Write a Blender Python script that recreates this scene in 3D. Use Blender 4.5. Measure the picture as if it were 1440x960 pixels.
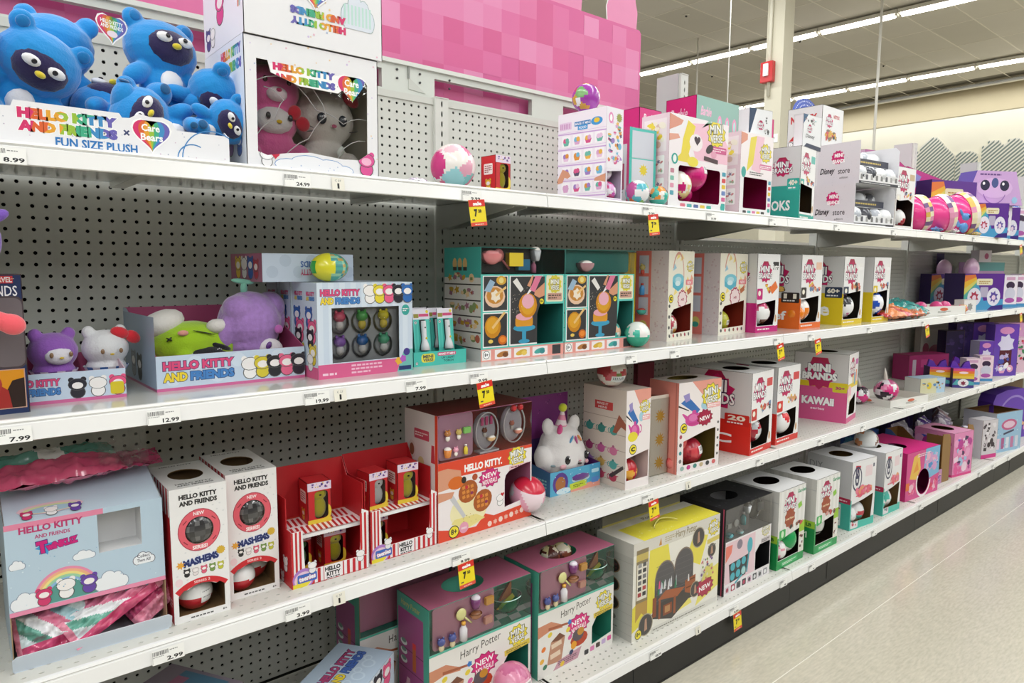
import bpy, bmesh, math, random
from mathutils import Vector, Matrix, noise
from mathutils.geometry import tessellate_polygon
D = bpy.data
for o in list(D.objects): D.objects.remove(o)
SC = bpy.context.scene
COL = SC.collection
PI = math.pi
# ---------------------------------------------------------------- camera
CAMH = 1.2959
F, YAW, PITCH, ROLL = 976.2, 0.8733, 0.1066, 0.0056
cd = D.cameras.new('camera'); cam = D.objects.new('camera', cd); COL.objects.link(cam)
cd.sensor_width = 36; cd.lens = F / 1440 * 36; cd.clip_start = 0.02; cd.clip_end = 200
fw = Vector((math.cos(YAW)*math.cos(PITCH), math.sin(YAW)*math.cos(PITCH), -math.sin(PITCH)))
rt = fw.cross(Vector((0, 0, 1))).normalized(); up = rt.cross(fw)
r2 = rt*math.cos(ROLL) + up*math.sin(ROLL); u2 = -rt*math.sin(ROLL) + up*math.cos(ROLL)
M = Matrix((r2, u2, -fw)).transposed().to_4x4(); M.translation = Vector((0, 0, CAMH))
cam.matrix_world = M
SC.camera = cam
# ---------------------------------------------------------------- world, exposure
SC.view_settings.view_transform = 'Standard'; SC.view_settings.look = 'None'
SC.view_settings.gamma = 1; SC.view_settings.use_curve_mapping = False
SC.view_settings.exposure = 0.0
wd = D.worlds.new('store_air'); SC.world = wd; wd.use_nodes = True
bg = wd.node_tree.nodes['Background']; bg.inputs[0].default_value = (.93, .97, 1, 1); bg.inputs[1].default_value = 0.55
CEIL = 4.92
def area_row(x, y0, y1, power, z=CEIL-.16):
    l = D.lights.new('ceiling_lamp_row', 'AREA'); l.shape = 'RECTANGLE'; l.size = .12; l.size_y = y1-y0
    l.energy = power; l.color = (1, .985, .96)
    o = D.objects.new('ceiling_lamp_row', l); COL.objects.link(o); o.location = (x, (y0+y1)/2, z)
ROWP = 400
for x in (-7.9, -4.2, -.75, 3.0, 6.6): area_row(x, -10, 9, ROWP)
for x in (10.42, 14.18): area_row(x, -10, 2.0, ROWP*.6)
area_row(15.75, -10, 12, 150, 4.8)
for l in D.lights: l.color = (.965, .985, 1)
# ---------------------------------------------------------------- colour helpers
def lin(c):
    c = c/255
    return c/12.92 if c <= .04045 else ((c+.055)/1.055)**2.4
_cc = {}
def col(s):
    if not isinstance(s, str): return s
    if s in _cc: return _cc[s]
    h = s if len(s) == 6 else ''.join(ch*2 for ch in s)
    v = tuple(lin(int(h[i:i+2], 16)) for i in (0, 2, 4)) + (1,)
    _cc[s] = v; return v
def mat(name, base=None, rough=.5, spec=.5, bump=0, bscale=200, metal=0, sheen=0, coat=0, emit=None, es=0, mottle=0, mscale=8, trans=0):
    m = D.materials.new(name); m.use_nodes = True; n = m.node_tree.nodes; L = m.node_tree.links
    p = n['Principled BSDF']; p.inputs['Roughness'].default_value = rough
    p.inputs['Specular IOR Level'].default_value = spec; p.inputs['Metallic'].default_value = metal
    p.inputs['Coat Weight'].default_value = coat; p.inputs['Sheen Weight'].default_value = sheen
    p.inputs['Coat Roughness'].default_value = .12
    if base is None:
        a = n.new('ShaderNodeAttribute'); a.attribute_name = 'Col'; src = a.outputs['Color']
    else:
        a = n.new('ShaderNodeRGB'); a.outputs[0].default_value = col(base); src = a.outputs[0]
    if mottle:
        t = n.new('ShaderNodeTexNoise'); t.inputs['Scale'].default_value = mscale; t.inputs['Detail'].default_value = 5
        tc = n.new('ShaderNodeTexCoord'); L.new(tc.outputs['Object'], t.inputs['Vector'])
        mr = n.new('ShaderNodeMapRange'); mr.inputs[3].default_value = 1-mottle; mr.inputs[4].default_value = 1+mottle*.4
        L.new(t.outputs['Fac'], mr.inputs[0])
        mx = n.new('ShaderNodeVectorMath'); mx.operation = 'SCALE'; L.new(src, mx.inputs[0]); L.new(mr.outputs[0], mx.inputs['Scale'])
        src = mx.outputs[0]
    L.new(src, p.inputs['Base Color'])
    if bump:
        t = n.new('ShaderNodeTexNoise'); t.inputs['Scale'].default_value = bscale; t.inputs['Detail'].default_value = 3
        tc = n.new('ShaderNodeTexCoord'); L.new(tc.outputs['Object'], t.inputs['Vector'])
        b = n.new('ShaderNodeBump'); b.inputs['Strength'].default_value = bump; b.inputs['Distance'].default_value = .002
        L.new(t.outputs['Fac'], b.inputs['Height']); L.new(b.outputs[0], p.inputs['Normal'])
    if emit: p.inputs['Emission Color'].default_value = col(emit); p.inputs['Emission Strength'].default_value = es
    return m
def clear_mat(name, tint='ffffff', rough=.04, gl=1.0):
    m = D.materials.new(name); m.use_nodes = True; n = m.node_tree.nodes; L = m.node_tree.links
    n.remove(n['Principled BSDF'])
    t = n.new('ShaderNodeBsdfTransparent'); t.inputs[0].default_value = col(tint)
    g = n.new('ShaderNodeBsdfGlossy'); g.inputs['Roughness'].default_value = rough
    fr = n.new('ShaderNodeFresnel'); fr.inputs[0].default_value = 1.45
    mu = n.new('ShaderNodeMath'); mu.operation = 'MULTIPLY'; mu.inputs[1].default_value = gl; mu.use_clamp = True
    tx = n.new('ShaderNodeTexNoise'); tx.inputs['Scale'].default_value = 25
    tc = n.new('ShaderNodeTexCoord'); L.new(tc.outputs['Object'], tx.inputs['Vector'])
    b = n.new('ShaderNodeBump'); b.inputs['Strength'].default_value = .25; b.inputs['Distance'].default_value = .004
    L.new(tx.outputs['Fac'], b.inputs['Height']); L.new(b.outputs[0], g.inputs['Normal']); L.new(b.outputs[0], fr.inputs['Normal'])
    mi = n.new('ShaderNodeMixShader'); L.new(fr.outputs[0], mu.inputs[0]); L.new(mu.outputs[0], mi.inputs[0])
    L.new(t.outputs[0], mi.inputs[1]); L.new(g.outputs[0], mi.inputs[2]); L.new(mi.outputs[0], n['Material Output'].inputs[0])
    return m
CARD = mat('printed_card', rough=.42, mottle=.03, mscale=30)
INK = mat('printed_ink', rough=.38)
PLAST = mat('moulded_plastic', rough=.25, coat=.3)
PLUSH = mat('plush_pile', rough=.95, spec=.2, bump=.5, bscale=260, sheen=.6, mottle=.12, mscale=25)
FUZZ = mat('curly_fleece', rough=1, spec=.1, bump=1, bscale=120, sheen=.8, mottle=.35, mscale=110)
FILM = mat('crinkled_film', rough=.2, coat=.7, bump=.5, bscale=30)
METAL = mat('painted_steel', rough=.42, mottle=.05, mscale=3)
DECKG = mat('glossy_shelf_liner', rough=.16, coat=.3, mottle=.04, mscale=4)
CLEAR = clear_mat('clear_plastic')
CLEARB = clear_mat('crinkled_clear_film', rough=.12, gl=1.5)
MATTE = mat('matt_surface', rough=.8, mottle=.04, mscale=2)
# ---------------------------------------------------------------- mesh builder
class MB:
    def __init__(s): s.v = []; s.f = []; s.c = []; s.m = []; s.sm = []
    def face(s, pts, c='fff', mi=0, sm=False):
        b = len(s.v); s.v += [tuple(p) for p in pts]; s.f.append(tuple(range(b, b+len(pts)))); s.c.append(c); s.m.append(mi); s.sm.append(sm)
    def add(s, vs, fs, c='fff', mi=0, sm=False):
        b = len(s.v); s.v += [tuple(p) for p in vs]
        for i, f in enumerate(fs):
            s.f.append(tuple(b+k for k in f)); s.c.append(c[i] if isinstance(c, list) else c); s.m.append(mi); s.sm.append(sm)
    def box(s, a, b, c='fff', T=None, mi=0):
        vs = [Vector((x, y, z)) for x in (a[0], b[0]) for y in (a[1], b[1]) for z in (a[2], b[2])]
        if T: vs = [T @ v for v in vs]
        s.add(vs, [(0, 1, 3, 2), (4, 6, 7, 5), (0, 4, 5, 1), (2, 3, 7, 6), (0, 2, 6, 4), (1, 5, 7, 3)], c, mi)
    def ell(s, ctr, r, c='fff', n=16, T=None, mi=0, fn=None, z0=-1.0, z1=1.0):
        if not hasattr(r, '__len__'): r = (r, r, r)
        m = n//2; vs = []; fs = []; cs = []
        t0 = math.acos(z1); t1 = math.acos(z0)
        for i in range(m+1):
            th = t0+(t1-t0)*i/m
            for j in range(n):
                ph = 2*PI*j/n
                p = Vector((math.sin(th)*math.cos(ph), math.sin(th)*math.sin(ph), math.cos(th)))
                q = Vector((p.x*r[0], p.y*r[1], p.z*r[2]))
                if T: q = T @ q
                vs.append(Vector(ctr)+q)
        for i in range(m):
            for j in range(n):
                fs.append((i*n+j, (i+1)*n+j, (i+1)*n+(j+1) % n, i*n+(j+1) % n))
                if fn:
                    th = t0+(t1-t0)*(i+.5)/m; ph = 2*PI*(j+.5)/n
                    cs.append(fn(Vector((math.sin(th)*math.cos(ph), math.sin(th)*math.sin(ph), math.cos(th)))))
        s.add(vs, fs, cs if fn else c, mi, True)
    def tube(s, pts, r, c='fff', n=8, mi=0, cap=True):
        pts = [Vector(p) for p in pts]; rs = r if hasattr(r, '__len__') else [r]*len(pts)
        vs = []; fs = []
        for i, p in enumerate(pts):
            d = (pts[min(i+1, len(pts)-1)]-pts[max(i-1, 0)]).normalized()
            a = d.orthogonal().normalized() if i == 0 else (a-d*a.dot(d)).normalized()
            b = d.cross(a)
            for j in range(n): t = 2*PI*j/n; vs.append(p+(a*math.cos(t)+b*math.sin(t))*rs[i])
        for i in range(len(pts)-1):
            for j in range(n): fs.append((i*n+j, i*n+(j+1) % n, (i+1)*n+(j+1) % n, (i+1)*n+j))
        if cap: fs.append(tuple(range(n-1, -1, -1))); fs.append(tuple((len(pts)-1)*n+j for j in range(n)))
        s.add(vs, fs, c, mi, True)
    def prism(s, poly, N, t, c='fff', cs=None):
        """flat outline poly (3-D points) thickened by t against N"""
        N = Vector(N); A = [Vector(p) for p in poly]; B = [p-N*t for p in A]; n = len(A)
        tr = tessellate_polygon([A])
        s.add(A, tr, c); s.add(B, [tuple(reversed(q)) for q in tr], cs or c)
        s.add(A+B, [(i, (i+1) % n, n+(i+1) % n, n+i) for i in range(n)], cs or c)
    def plate(s, O, U, V, N, outline, holes, t, c, ci):
        O, U, V, N = map(Vector, (O, U, V, N)); P = lambda q: O+U*q[0]+V*q[1]
        loops = [[P(q) for q in outline]]+[[P(q) for q in h] for h in holes]
        al = [p for l in loops for p in l]; tr = tessellate_polygon(loops)
        s.add(al, tr, c); s.add([p-N*t for p in al], tr, ci)
        for l in loops:
            n = len(l); s.add(l+[p-N*t for p in l], [(i, (i+1) % n, n+(i+1) % n, n+i) for i in range(n)], ci)
    def build(s, name, m=None, parent=None, smooth=None):
        me = D.meshes.new(name); me.from_pydata(s.v, [], s.f)
        at = me.color_attributes.new('Col', 'FLOAT_COLOR', 'CORNER')
        buf = []
        for f, c in zip(s.f, s.c): buf += list(col(c))*len(f)
        if len(me.polygons) == len(s.f): at.data.foreach_set('color', buf)
        me.polygons.foreach_set('use_smooth', s.sm); me.polygons.foreach_set('material_index', s.m)
        for k in (m if isinstance(m, (list, tuple)) else [m or CARD]): me.materials.append(k)
        me.update()
        o = D.objects.new(name, me); COL.objects.link(o)
        if parent: o.parent = parent
        return o
def tag(o, label=None, cat=None, group=None, kind=None):
    if label: o['label'] = label
    if cat: o['category'] = cat
    if group: o['group'] = group
    if kind: o['kind'] = kind
    return o
def empty(name, loc, rz=0, label=None, cat=None, group=None):
    o = D.objects.new(name, None); COL.objects.link(o); o.location = loc; o.rotation_euler = (0, 0, rz)
    o.empty_display_size = .05
    return tag(o, label, cat, group)
def copy_tree(o, parent=None):
    c = o.copy(); COL.objects.link(c)
    if parent: c.parent = parent
    for ch in list(o.children): copy_tree(ch, c)
    return c
def bevel(o, w=.002, seg=2):
    b = o.modifiers.new('soft_edges', 'BEVEL'); b.width = w; b.segments = seg; b.limit_method = 'ANGLE'; return o
ORD = ['first', 'second', 'third', 'fourth', 'fifth', 'sixth', 'seventh', 'eighth', 'ninth', 'tenth', 'eleventh', 'twelfth', 'thirteenth', 'fourteenth']
# ---------------------------------------------------------------- flat print drawing
_tx = {}
def glyphs(t, off=0, shear=0):
    k = (t, off, shear)
    if k not in _tx:
        cu = D.curves.new('t', 'FONT'); cu.body = t; cu.size = 1; cu.offset = off; cu.resolution_u = 2; cu.fill_mode = 'FRONT'; cu.shear = shear
        cu.space_line = .85; cu.align_x = 'LEFT'
        ob = D.objects.new('t', cu); me = D.meshes.new_from_object(ob)
        vs = [(v.co.x, v.co.y) for v in me.vertices]; fs = [tuple(p.vertices) for p in me.polygons]
        D.objects.remove(ob); D.curves.remove(cu); D.meshes.remove(me)
        _tx[k] = (vs, fs, (min((v[0] for v in vs), default=0), min((v[1] for v in vs), default=0), max((v[0] for v in vs), default=1), max((v[1] for v in vs), default=1)))
    return _tx[k]
def half(P, a, b, keep):
    """clip polygon P by the line a-b, keeping the left (keep=1) or right side"""
    d = lambda p: ((b[0]-a[0])*(p[1]-a[1])-(b[1]-a[1])*(p[0]-a[0]))*keep
    out = []
    for i in range(len(P)):
        p, q = P[i-1], P[i]; dp, dq = d(p), d(q)
        if (dp >= 0) != (dq >= 0): t = dp/(dp-dq); out.append((p[0]+(q[0]-p[0])*t, p[1]+(q[1]-p[1])*t))
        if dq >= 0: out.append(q)
    return out
def bound(P, W, H):
    for a, b in (((0, 0), (W, 0)), ((W, 0), (W, H)), ((W, H), (0, H)), ((0, H), (0, 0))):
        P = half(P, a, b, 1)
        if len(P) < 3: return []
    return P
def subtract(P, tris):
    polys = [P]
    for T in tris:
        x0 = min(t[0] for t in T); x1 = max(t[0] for t in T); y0 = min(t[1] for t in T); y1 = max(t[1] for t in T); nxt = []
        for Q in polys:
            if not Q or max(q[0] for q in Q) <= x0 or min(q[0] for q in Q) >= x1 or max(q[1] for q in Q) <= y0 or min(q[1] for q in Q) >= y1: nxt.append(Q); continue
            rem = Q
            for i in range(3):
                o = half(rem, T[i], T[(i+1) % 3], -1)
                if len(o) > 2: nxt.append(o)
                rem = half(rem, T[i], T[(i+1) % 3], 1)
                if len(rem) < 3: break
        polys = nxt
    return polys
def hole_tris(holes):
    out = []
    for h in holes:
        V3 = [Vector((p[0], p[1], 0)) for p in h]
        for t in tessellate_polygon([V3]):
            a, b, c = (h[i] for i in t)
            if (b[0]-a[0])*(c[1]-a[1])-(b[1]-a[1])*(c[0]-a[0]) < 0: b, c = c, b
            out.append((a, b, c))
    return out
class Art:
    """ink shapes on a face W x H (centimetres); every call lies a hair above the one before"""
    EPS = .00012
    def __init__(s, W, H): s.W = W; s.H = H; s.mb = []; s.k = 0
    def _a(s, vs, fs, c): s.mb.append((vs, fs, c, s.k)); s.k += 1
    def poly(s, pts, c):
        tr = tessellate_polygon([[Vector((p[0], p[1], 0)) for p in pts]]); s._a(pts, tr, c)
    def rect(s, x, y, w, h, c, a=0):
        pts = [(x, y), (x+w, y), (x+w, y+h), (x, y+h)]
        if a: pts = rotp(pts, x+w/2, y+h/2, a)
        s._a(pts, [(0, 1, 2, 3)], c)
    def rrect(s, x, y, w, h, r, c): s._a(rr(x, y, w, h, r), [tuple(range(16))], c)
    def el(s, x, y, rx, ry=None, c='fff', n=14, a=0):
        ry = ry or rx
        pts = [(x+rx*math.cos(2*PI*i/n), y+ry*math.sin(2*PI*i/n)) for i in range(n)]
        if a: pts = rotp(pts, x, y, a)
        s._a(pts, [tuple(range(n))], c)
    def ring(s, x, y, r0, r1, c, a0=0, a1=360, n=16, sy=1):
        vs = []; fs = []
        for i in range(n+1):
            t = math.radians(a0+(a1-a0)*i/n); vs += [(x+r0*math.cos(t), y+sy*r0*math.sin(t)), (x+r1*math.cos(t), y+sy*r1*math.sin(t))]
        for i in range(n): fs.append((2*i, 2*i+1, 2*i+3, 2*i+2))
        s._a(vs, fs, c)
    def star(s, x, y, r, c, n=12, q=.72, sy=1):
        vs = [(x, y)]; m = 2*n
        for i in range(m): t = PI*i/n; rr_ = r if i % 2 else r*q; vs.append((x+rr_*math.cos(t), y+sy*rr_*math.sin(t)))
        s._a(vs, [(0, 1+i, 1+(i+1) % m) for i in range(m)], c)
    def heart(s, x, y, r, c):
        pts = []
        for i in range(20):
            t = 2*PI*i/20; pts.append((x+r*math.sin(t)**3, y+r*(.81*math.cos(t)-.31*math.cos(2*t)-.125*math.cos(3*t)-.06*math.cos(4*t))))
        s._a([(x, y)]+pts, [(0, 1+i, 1+(i+1) % 20) for i in range(20)], c)
    def text(s, t, x, y, w, h, c, off=.012, al='c', oc=None, ow=.05, a=0, shear=0):
        """fit text in the box x,y,w,h ; c may be a list of colours per letter"""
        t0 = glyphs(t, off, shear)[2]; sx = w/max(t0[2]-t0[0], 1e-3); sy = h/max(t0[3]-t0[1], 1e-3)
        def put(of, cc):
            vs, fs, _ = glyphs(t, of, shear)
            P = [(x+(v[0]-t0[0])*sx, y+(v[1]-t0[1])*sy) for v in vs]
            if a: P = rotp(P, x+w/2, y+h/2, a)
            if isinstance(cc, list):
                for f in fs:
                    mx = sum(P[i][0] for i in f)/len(f); k = min(len(cc)-1, max(0, int((mx-x)/w*len(cc))))
                    s.mb.append(([P[i] for i in f], [tuple(range(len(f)))], cc[k], s.k))
                s.k += 1
            else: s._a(P, fs, cc)
        if oc: put(off+ow, oc)
        put(off, c)
    def lines(s, x, y, w, h, c, n=3, seed=0):
        """a paragraph too small to read"""
        R = random.Random(seed); lh = h/n; vs = []; fs = []
        for i in range(n):
            px = x; e = x+w*(1 if i < n-1 else R.uniform(.5, .9))
            while px < e:
                ww = min(R.uniform(.5, 1.6)*lh, e-px); b = len(vs); yy = y+h-(i+1)*lh+lh*.25
                vs += [(px, yy), (px+ww, yy), (px+ww, yy+lh*.5), (px, yy+lh*.5)]; fs.append((b, b+1, b+2, b+3)); px += ww+lh*.3
        s._a(vs, fs, c)
    def stripes(s, x, y, w, h, n, c, vert=True, skew=0):
        vs = []; fs = []
        for i in range(n):
            b = len(vs)
            if vert: x0 = x+w*i/n; x1 = x0+w/n/2; vs += [(x0, y), (x1, y), (x1+skew, y+h), (x0+skew, y+h)]
            else: y0 = y+h*i/n; y1 = y0+h/n/2; vs += [(x, y0), (x+w, y0+skew), (x+w, y1+skew), (x, y1)]
            fs.append((b, b+1, b+2, b+3))
        s._a(vs, fs, c)
    def build(s, name, parent, O, U, V, N, m=None, clip=None):
        O, U, V, N = map(Vector, (O, U, V, N)); mb = MB()
        box = {}; lay = {}
        for vs, fs, c, k in s.mb:
            b = (min(v[0] for v in vs), min(v[1] for v in vs), max(v[0] for v in vs), max(v[1] for v in vs)) if vs else (0, 0, 0, 0); q = box.get(k)
            box[k] = b if not q else (min(b[0], q[0]), min(b[1], q[1]), max(b[2], q[2]), max(b[3], q[3]))
        for k, b in box.items():
            lay[k] = 1+max([l for j, l in lay.items() if box[j][0] < b[2] and box[j][2] > b[0] and box[j][1] < b[3] and box[j][3] > b[1]], default=0)
        for vs, fs, c, k in s.mb:
            off = N*(.0003+lay[k]*.00007)
            for f in fs:
                P = [vs[i] for i in f]
                if clip or s.W and (min(p[0] for p in P) < 0 or max(p[0] for p in P) > s.W or min(p[1] for p in P) < 0 or max(p[1] for p in P) > s.H): P = bound(P, s.W, s.H)
                for Q in (subtract(P, clip) if clip else [P]):
                    if len(Q) > 2: mb.face([O+U*(q[0]*.01)+V*(q[1]*.01)+off for q in Q], c)
        return mb.build(name, m or INK, parent)
def rotp(pts, cx, cy, a):
    a = math.radians(a); c_, s_ = math.cos(a), math.sin(a)
    return [(cx+(x-cx)*c_-(y-cy)*s_, cy+(x-cx)*s_+(y-cy)*c_) for x, y in pts]
def rr(x, y, w, h, r):
    pts = []
    for cx, cy, a0 in ((x+w-r, y+r, -90), (x+w-r, y+h-r, 0), (x+r, y+h-r, 90), (x+r, y+r, 180)):
        for k in range(4): t = math.radians(a0+30*k); pts.append((cx+r*math.cos(t), cy+r*math.sin(t)))
    return pts
def oval(x, y, rx, ry=None, n=20): ry = ry or rx; return [(x+rx*math.cos(2*PI*i/n), y+ry*math.sin(2*PI*i/n)) for i in range(n)]
# ================================================================ setting
W = 1.22; S0 = 1.2505; NB = 9            # bay width, first visible rail joint, number of bays
BAYX = [S0-2*W+W*i for i in range(NB+1)]  # -1.19 .. 
BK = 1.8476
ZD = {1: 1.487, 2: 1.048, 3: .603, 4: .140}
YF = {1: 1.355, 2: 1.349, 3: 1.346, 4: 1.268}
def struct(name, mb, m, parent=None):
    o = mb.build(name, m, parent)
    if not parent: o['kind'] = 'structure'
    return o
FLOORM = mat('polished_vinyl_floor', rough=.22, spec=.5, coat=.35, mottle=.10, mscale=14)
def floor_mat():
    n = FLOORM.node_tree.nodes; L = FLOORM.node_tree.links; p = n['Principled BSDF']
    tc = n.new('ShaderNodeTexCoord'); mp = n.new('ShaderNodeMapping'); mp.inputs['Scale'].default_value = (30, 130, 1)
    L.new(tc.outputs['Object'], mp.inputs[0]); t = n.new('ShaderNodeTexNoise'); t.inputs['Scale'].default_value = 1; t.inputs['Detail'].default_value = 4
    L.new(mp.outputs[0], t.inputs['Vector']); mr = n.new('ShaderNodeMapRange'); mr.inputs[1].default_value = .3; mr.inputs[2].default_value = .7; mr.inputs[3].default_value = .88; mr.inputs[4].default_value = 1.08
    L.new(t.outputs['Fac'], mr.inputs[0]); src = p.inputs['Base Color'].links[0].from_socket
    mx = n.new('ShaderNodeVectorMath'); mx.operation = 'SCALE'; L.new(src, mx.inputs[0]); L.new(mr.outputs[0], mx.inputs['Scale']); L.new(mx.outputs[0], p.inputs['Base Color'])
floor_mat()
# floor: vinyl sheets with welded seams running along the aisle
mb = MB(); mb.box((-14, -12, -.05), (24, 14, -.004), 'b5af9e'); fl = struct('floor', mb, MATTE)
for ya, yb in [(-11.9, -6.26), (-6.257, -4.43), (-4.427, -2.6), (-2.597, -.78), (-.777, 1.0455), (1.0485, 2.87), (2.873, 13.9)]:
    m2 = MB(); m2.box((-13.9, ya, -.004), (23.9, yb, 0), 'c9c3b1')
    m2.build('vinyl_sheet', FLOORM, fl)
SEAM = mat('seam_weld', base='e9e5d8', rough=.3)
m2 = MB(); m2.box((-13.9, 1.0455, -.004), (23.9, 1.0485, .0003), 'e9e5d8'); m2.build('seam_weld', SEAM, fl)
# ceiling: lay-in tiles on a T-bar grid, 2 ft by 4 ft
TILE = mat('mineral_fibre_tile', rough=.95, bump=.6, bscale=60, mottle=.12, mscale=1.1)
TBAR = mat('ceiling_grid_bar', base='e2dccd', rough=.6)
mb = MB(); mb.box((-14, -12, CEIL+.03), (24, 14, CEIL+.08), '8a8578'); ce = struct('ceiling', mb, MATTE)
PX, PY = 1.20, .60; X0, Y0 = 4.72, 3.18
def tile(x, y, c):
    m2 = MB(); m2.box((x+.009, y+.009, CEIL), (x+PX-.009, y+PY-.009, CEIL+.02), c); return m2
tbase = {}
R = random.Random(4)
stuff = MB()
for i in range(-16, 16):
    for j in range(-25, 18):
        x = X0+i*PX; y = Y0+j*PY
        if x+PX > 16.2 or x < -13.5: continue
        near = 0 <= i <= 9 and 0 <= j <= 14
        k = R.choice(['cdc8ba', 'd0cbbd', 'cac5b7', 'd2cdc0'])
        if near:
            if k not in tbase:
                tbase[k] = tile(0, 0, k).build('ceiling_tile', TILE, ce); tbase[k].location = (x, y, 0)
            else:
                o = tbase[k].copy(); COL.objects.link(o); o.location = (x, y, 0)
        else: stuff.box((x+.009, y+.009, CEIL), (x+PX-.009, y+PY-.009, CEIL+.02), k)
o = stuff.build('ceiling_tile_field', TILE, ce); o['kind'] = 'stuff'
mb = MB()
for j in range(-25, 19): y = Y0+j*PY; mb.box((-13.5, y-.009, CEIL-.004), (16.2, y+.009, CEIL+.001), 'cfc8b8')
for i in range(-15, 17):
    x = X0+i*PX
    if x < 16.2: mb.box((x-.007, -11.9, CEIL-.002), (x+.007, 13.9, CEIL+.002), 'cfc8b8')
mb.build('ceiling_grid', TBAR, ce)
for x, y in [(10.9, 5.9), (8.6, 6.4), (13.3, 5.6), (12.9, 7.4), (11.6, 8.0)]:
    mb = MB(); mb.ell((x, y, CEIL-.004), (.045, .045, .012), 'd8d2c4', n=12); mb.ell((x, y, CEIL-.02), (.018, .018, .02), '3a3632', n=8); mb.build('sprinkler_head', PLAST, ce)
# far wall and side walls
WX = 16.25
mb = MB(); mb.box((WX, -12, 0), (WX+.15, 14, 4.39), 'f6f3e2'); mb.box((WX-.02, -12, 4.39), (WX+.15, 14, CEIL+.02), 'd2c6a6'); struct('wall_right', mb, MATTE)
mb = MB(); mb.box((-14, -12.1, 0), (24, -12, CEIL), 'e2dcc8'); struct('wall_front', mb, MATTE)
mb = MB(); mb.box((-14, 14, 0), (24, 14.1, CEIL), 'e2dcc8'); struct('wall_back', mb, MATTE)
mb = MB(); mb.box((-14.1, -12, 0), (-14, 14, CEIL), 'e2dcc8'); struct('wall_left', mb, MATTE)
mb = MB(); mb.box((15.90, -12, 4.84), (16.0, 14, 4.90), 'f2f0e8'); mb.tube([(15.86, -12, 4.86), (15.86, 14, 4.86)], .025, 'cfd2d6', n=8)
struct('trim_1', mb, METAL)
# striped skyline cut-outs on the far wall
def skyline(pts, label):
    mb = MB(); P = [(WX-.02, y, z) for y, z in pts]
    mb.prism(P, (-1, 0, 0), .015, 'eceadf')
    ys = [p[0] for p in pts]; zs = [p[1] for p in pts]
    x = WX-.0215; st = MB()
    # diagonal stripes clipped to the outline by scanning
    t = min(zs)-(max(ys)-min(ys)); step = .078
    def inside(y, z):
        c = False
        for i in range(len(pts)):
            (y0, z0), (y1, z1) = pts[i], pts[i-1]
            if (z0 > z) != (z1 > z) and y < (y1-y0)*(z-z0)/(z1-z0)+y0: c = not c
        return c
    q = min(zs)-6
    while q < max(zs)+6:
        run = None; s = 0
        while s <= 60:
            y = min(ys)+(max(ys)-min(ys))*s/60; z = q-(y-min(ys))*.9
            ins = inside(y, z+.03)
            if ins and run is None: run = (y, z)
            if (not ins or s == 60) and run:
                y0, z0 = run; st.face([(x, y0, z0), (x, y, z), (x, y, z+.040), (x, y0, z0+.040)], '7e8c8a'); run = None
            s += 1
        q += step
    r = empty('skyline_cutout', (0, 0, 0)); tag(r, label, 'wall graphic')
    mb.build('panel', MATTE, r); st.build('stripe_print', INK, r)
skyline([(6.11, 2.5), (6.11, 3.78), (5.98, 3.78), (5.98, 3.87), (5.77, 4.03), (5.67, 4.02), (5.31, 3.6), (5.31, 2.5)], 'grey diagonally striped gable-shaped graphic on the far cream wall, left one')
skyline([(5.30, 2.5), (5.30, 3.63), (5.19, 3.68), (5.01, 3.66), (4.91, 3.59), (4.91, 2.5)], 'low grey striped graphic between two taller ones on the far wall')
skyline([(4.85, 2.5), (4.85, 3.74), (4.76, 3.74), (4.75, 3.83), (4.55, 3.82), (4.51, 3.72), (4.44, 3.75), (4.4, 3.82), (4.24, 3.82), (4.16, 3.74), (4.05, 3.8), (3.9, 3.8), (3.9, 2.5)], 'grey striped skyline graphic at the right edge of the far wall')
# column with strobe and number plate
cl = empty('support_column', (8.0, 4.58, 0), 0, 'cream square support column rising behind the shelves to the ceiling', 'column')
mb = MB(); mb.box((-.11, -.11, 0), (.11, .11, CEIL), 'cdc8b4'); mb.build('shaft', MATTE, cl)
mb = MB(); mb.tube([(-.13, .05, 3.35), (-.13, .05, CEIL)], .02, 'd8d4c2'); mb.build('conduit', MATTE, cl)
mb = MB(); mb.box((-.114, -.09, 2.80), (-.11, .09, 2.90), 'eeeeea'); pl = mb.build('number_plate', CARD, cl)
a = Art(16, 8); a.text('H 09', 3, 2.5, 10, 3.2, '666'); a.build('plate_print', pl, (-.114, .08, 2.81), (0, -1, 0), (0, 0, 1), (-1, 0, 0))
st = empty('fire_alarm_strobe', (7.87, 4.63, 3.63), 0, 'red fire alarm strobe with white lens mounted on the cream column', 'alarm')
mb = MB(); mb.box((-.05, -.07, -.12), (.02, .09, .12), 'c0282c'); bevel(mb.build('housing', PLAST, st), .008)
mb = MB(); mb.box((-.07, -.02, -.05), (-.05, .04, .09), 'f6f6f6'); mb.build('lens', PLAST, st)
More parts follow.
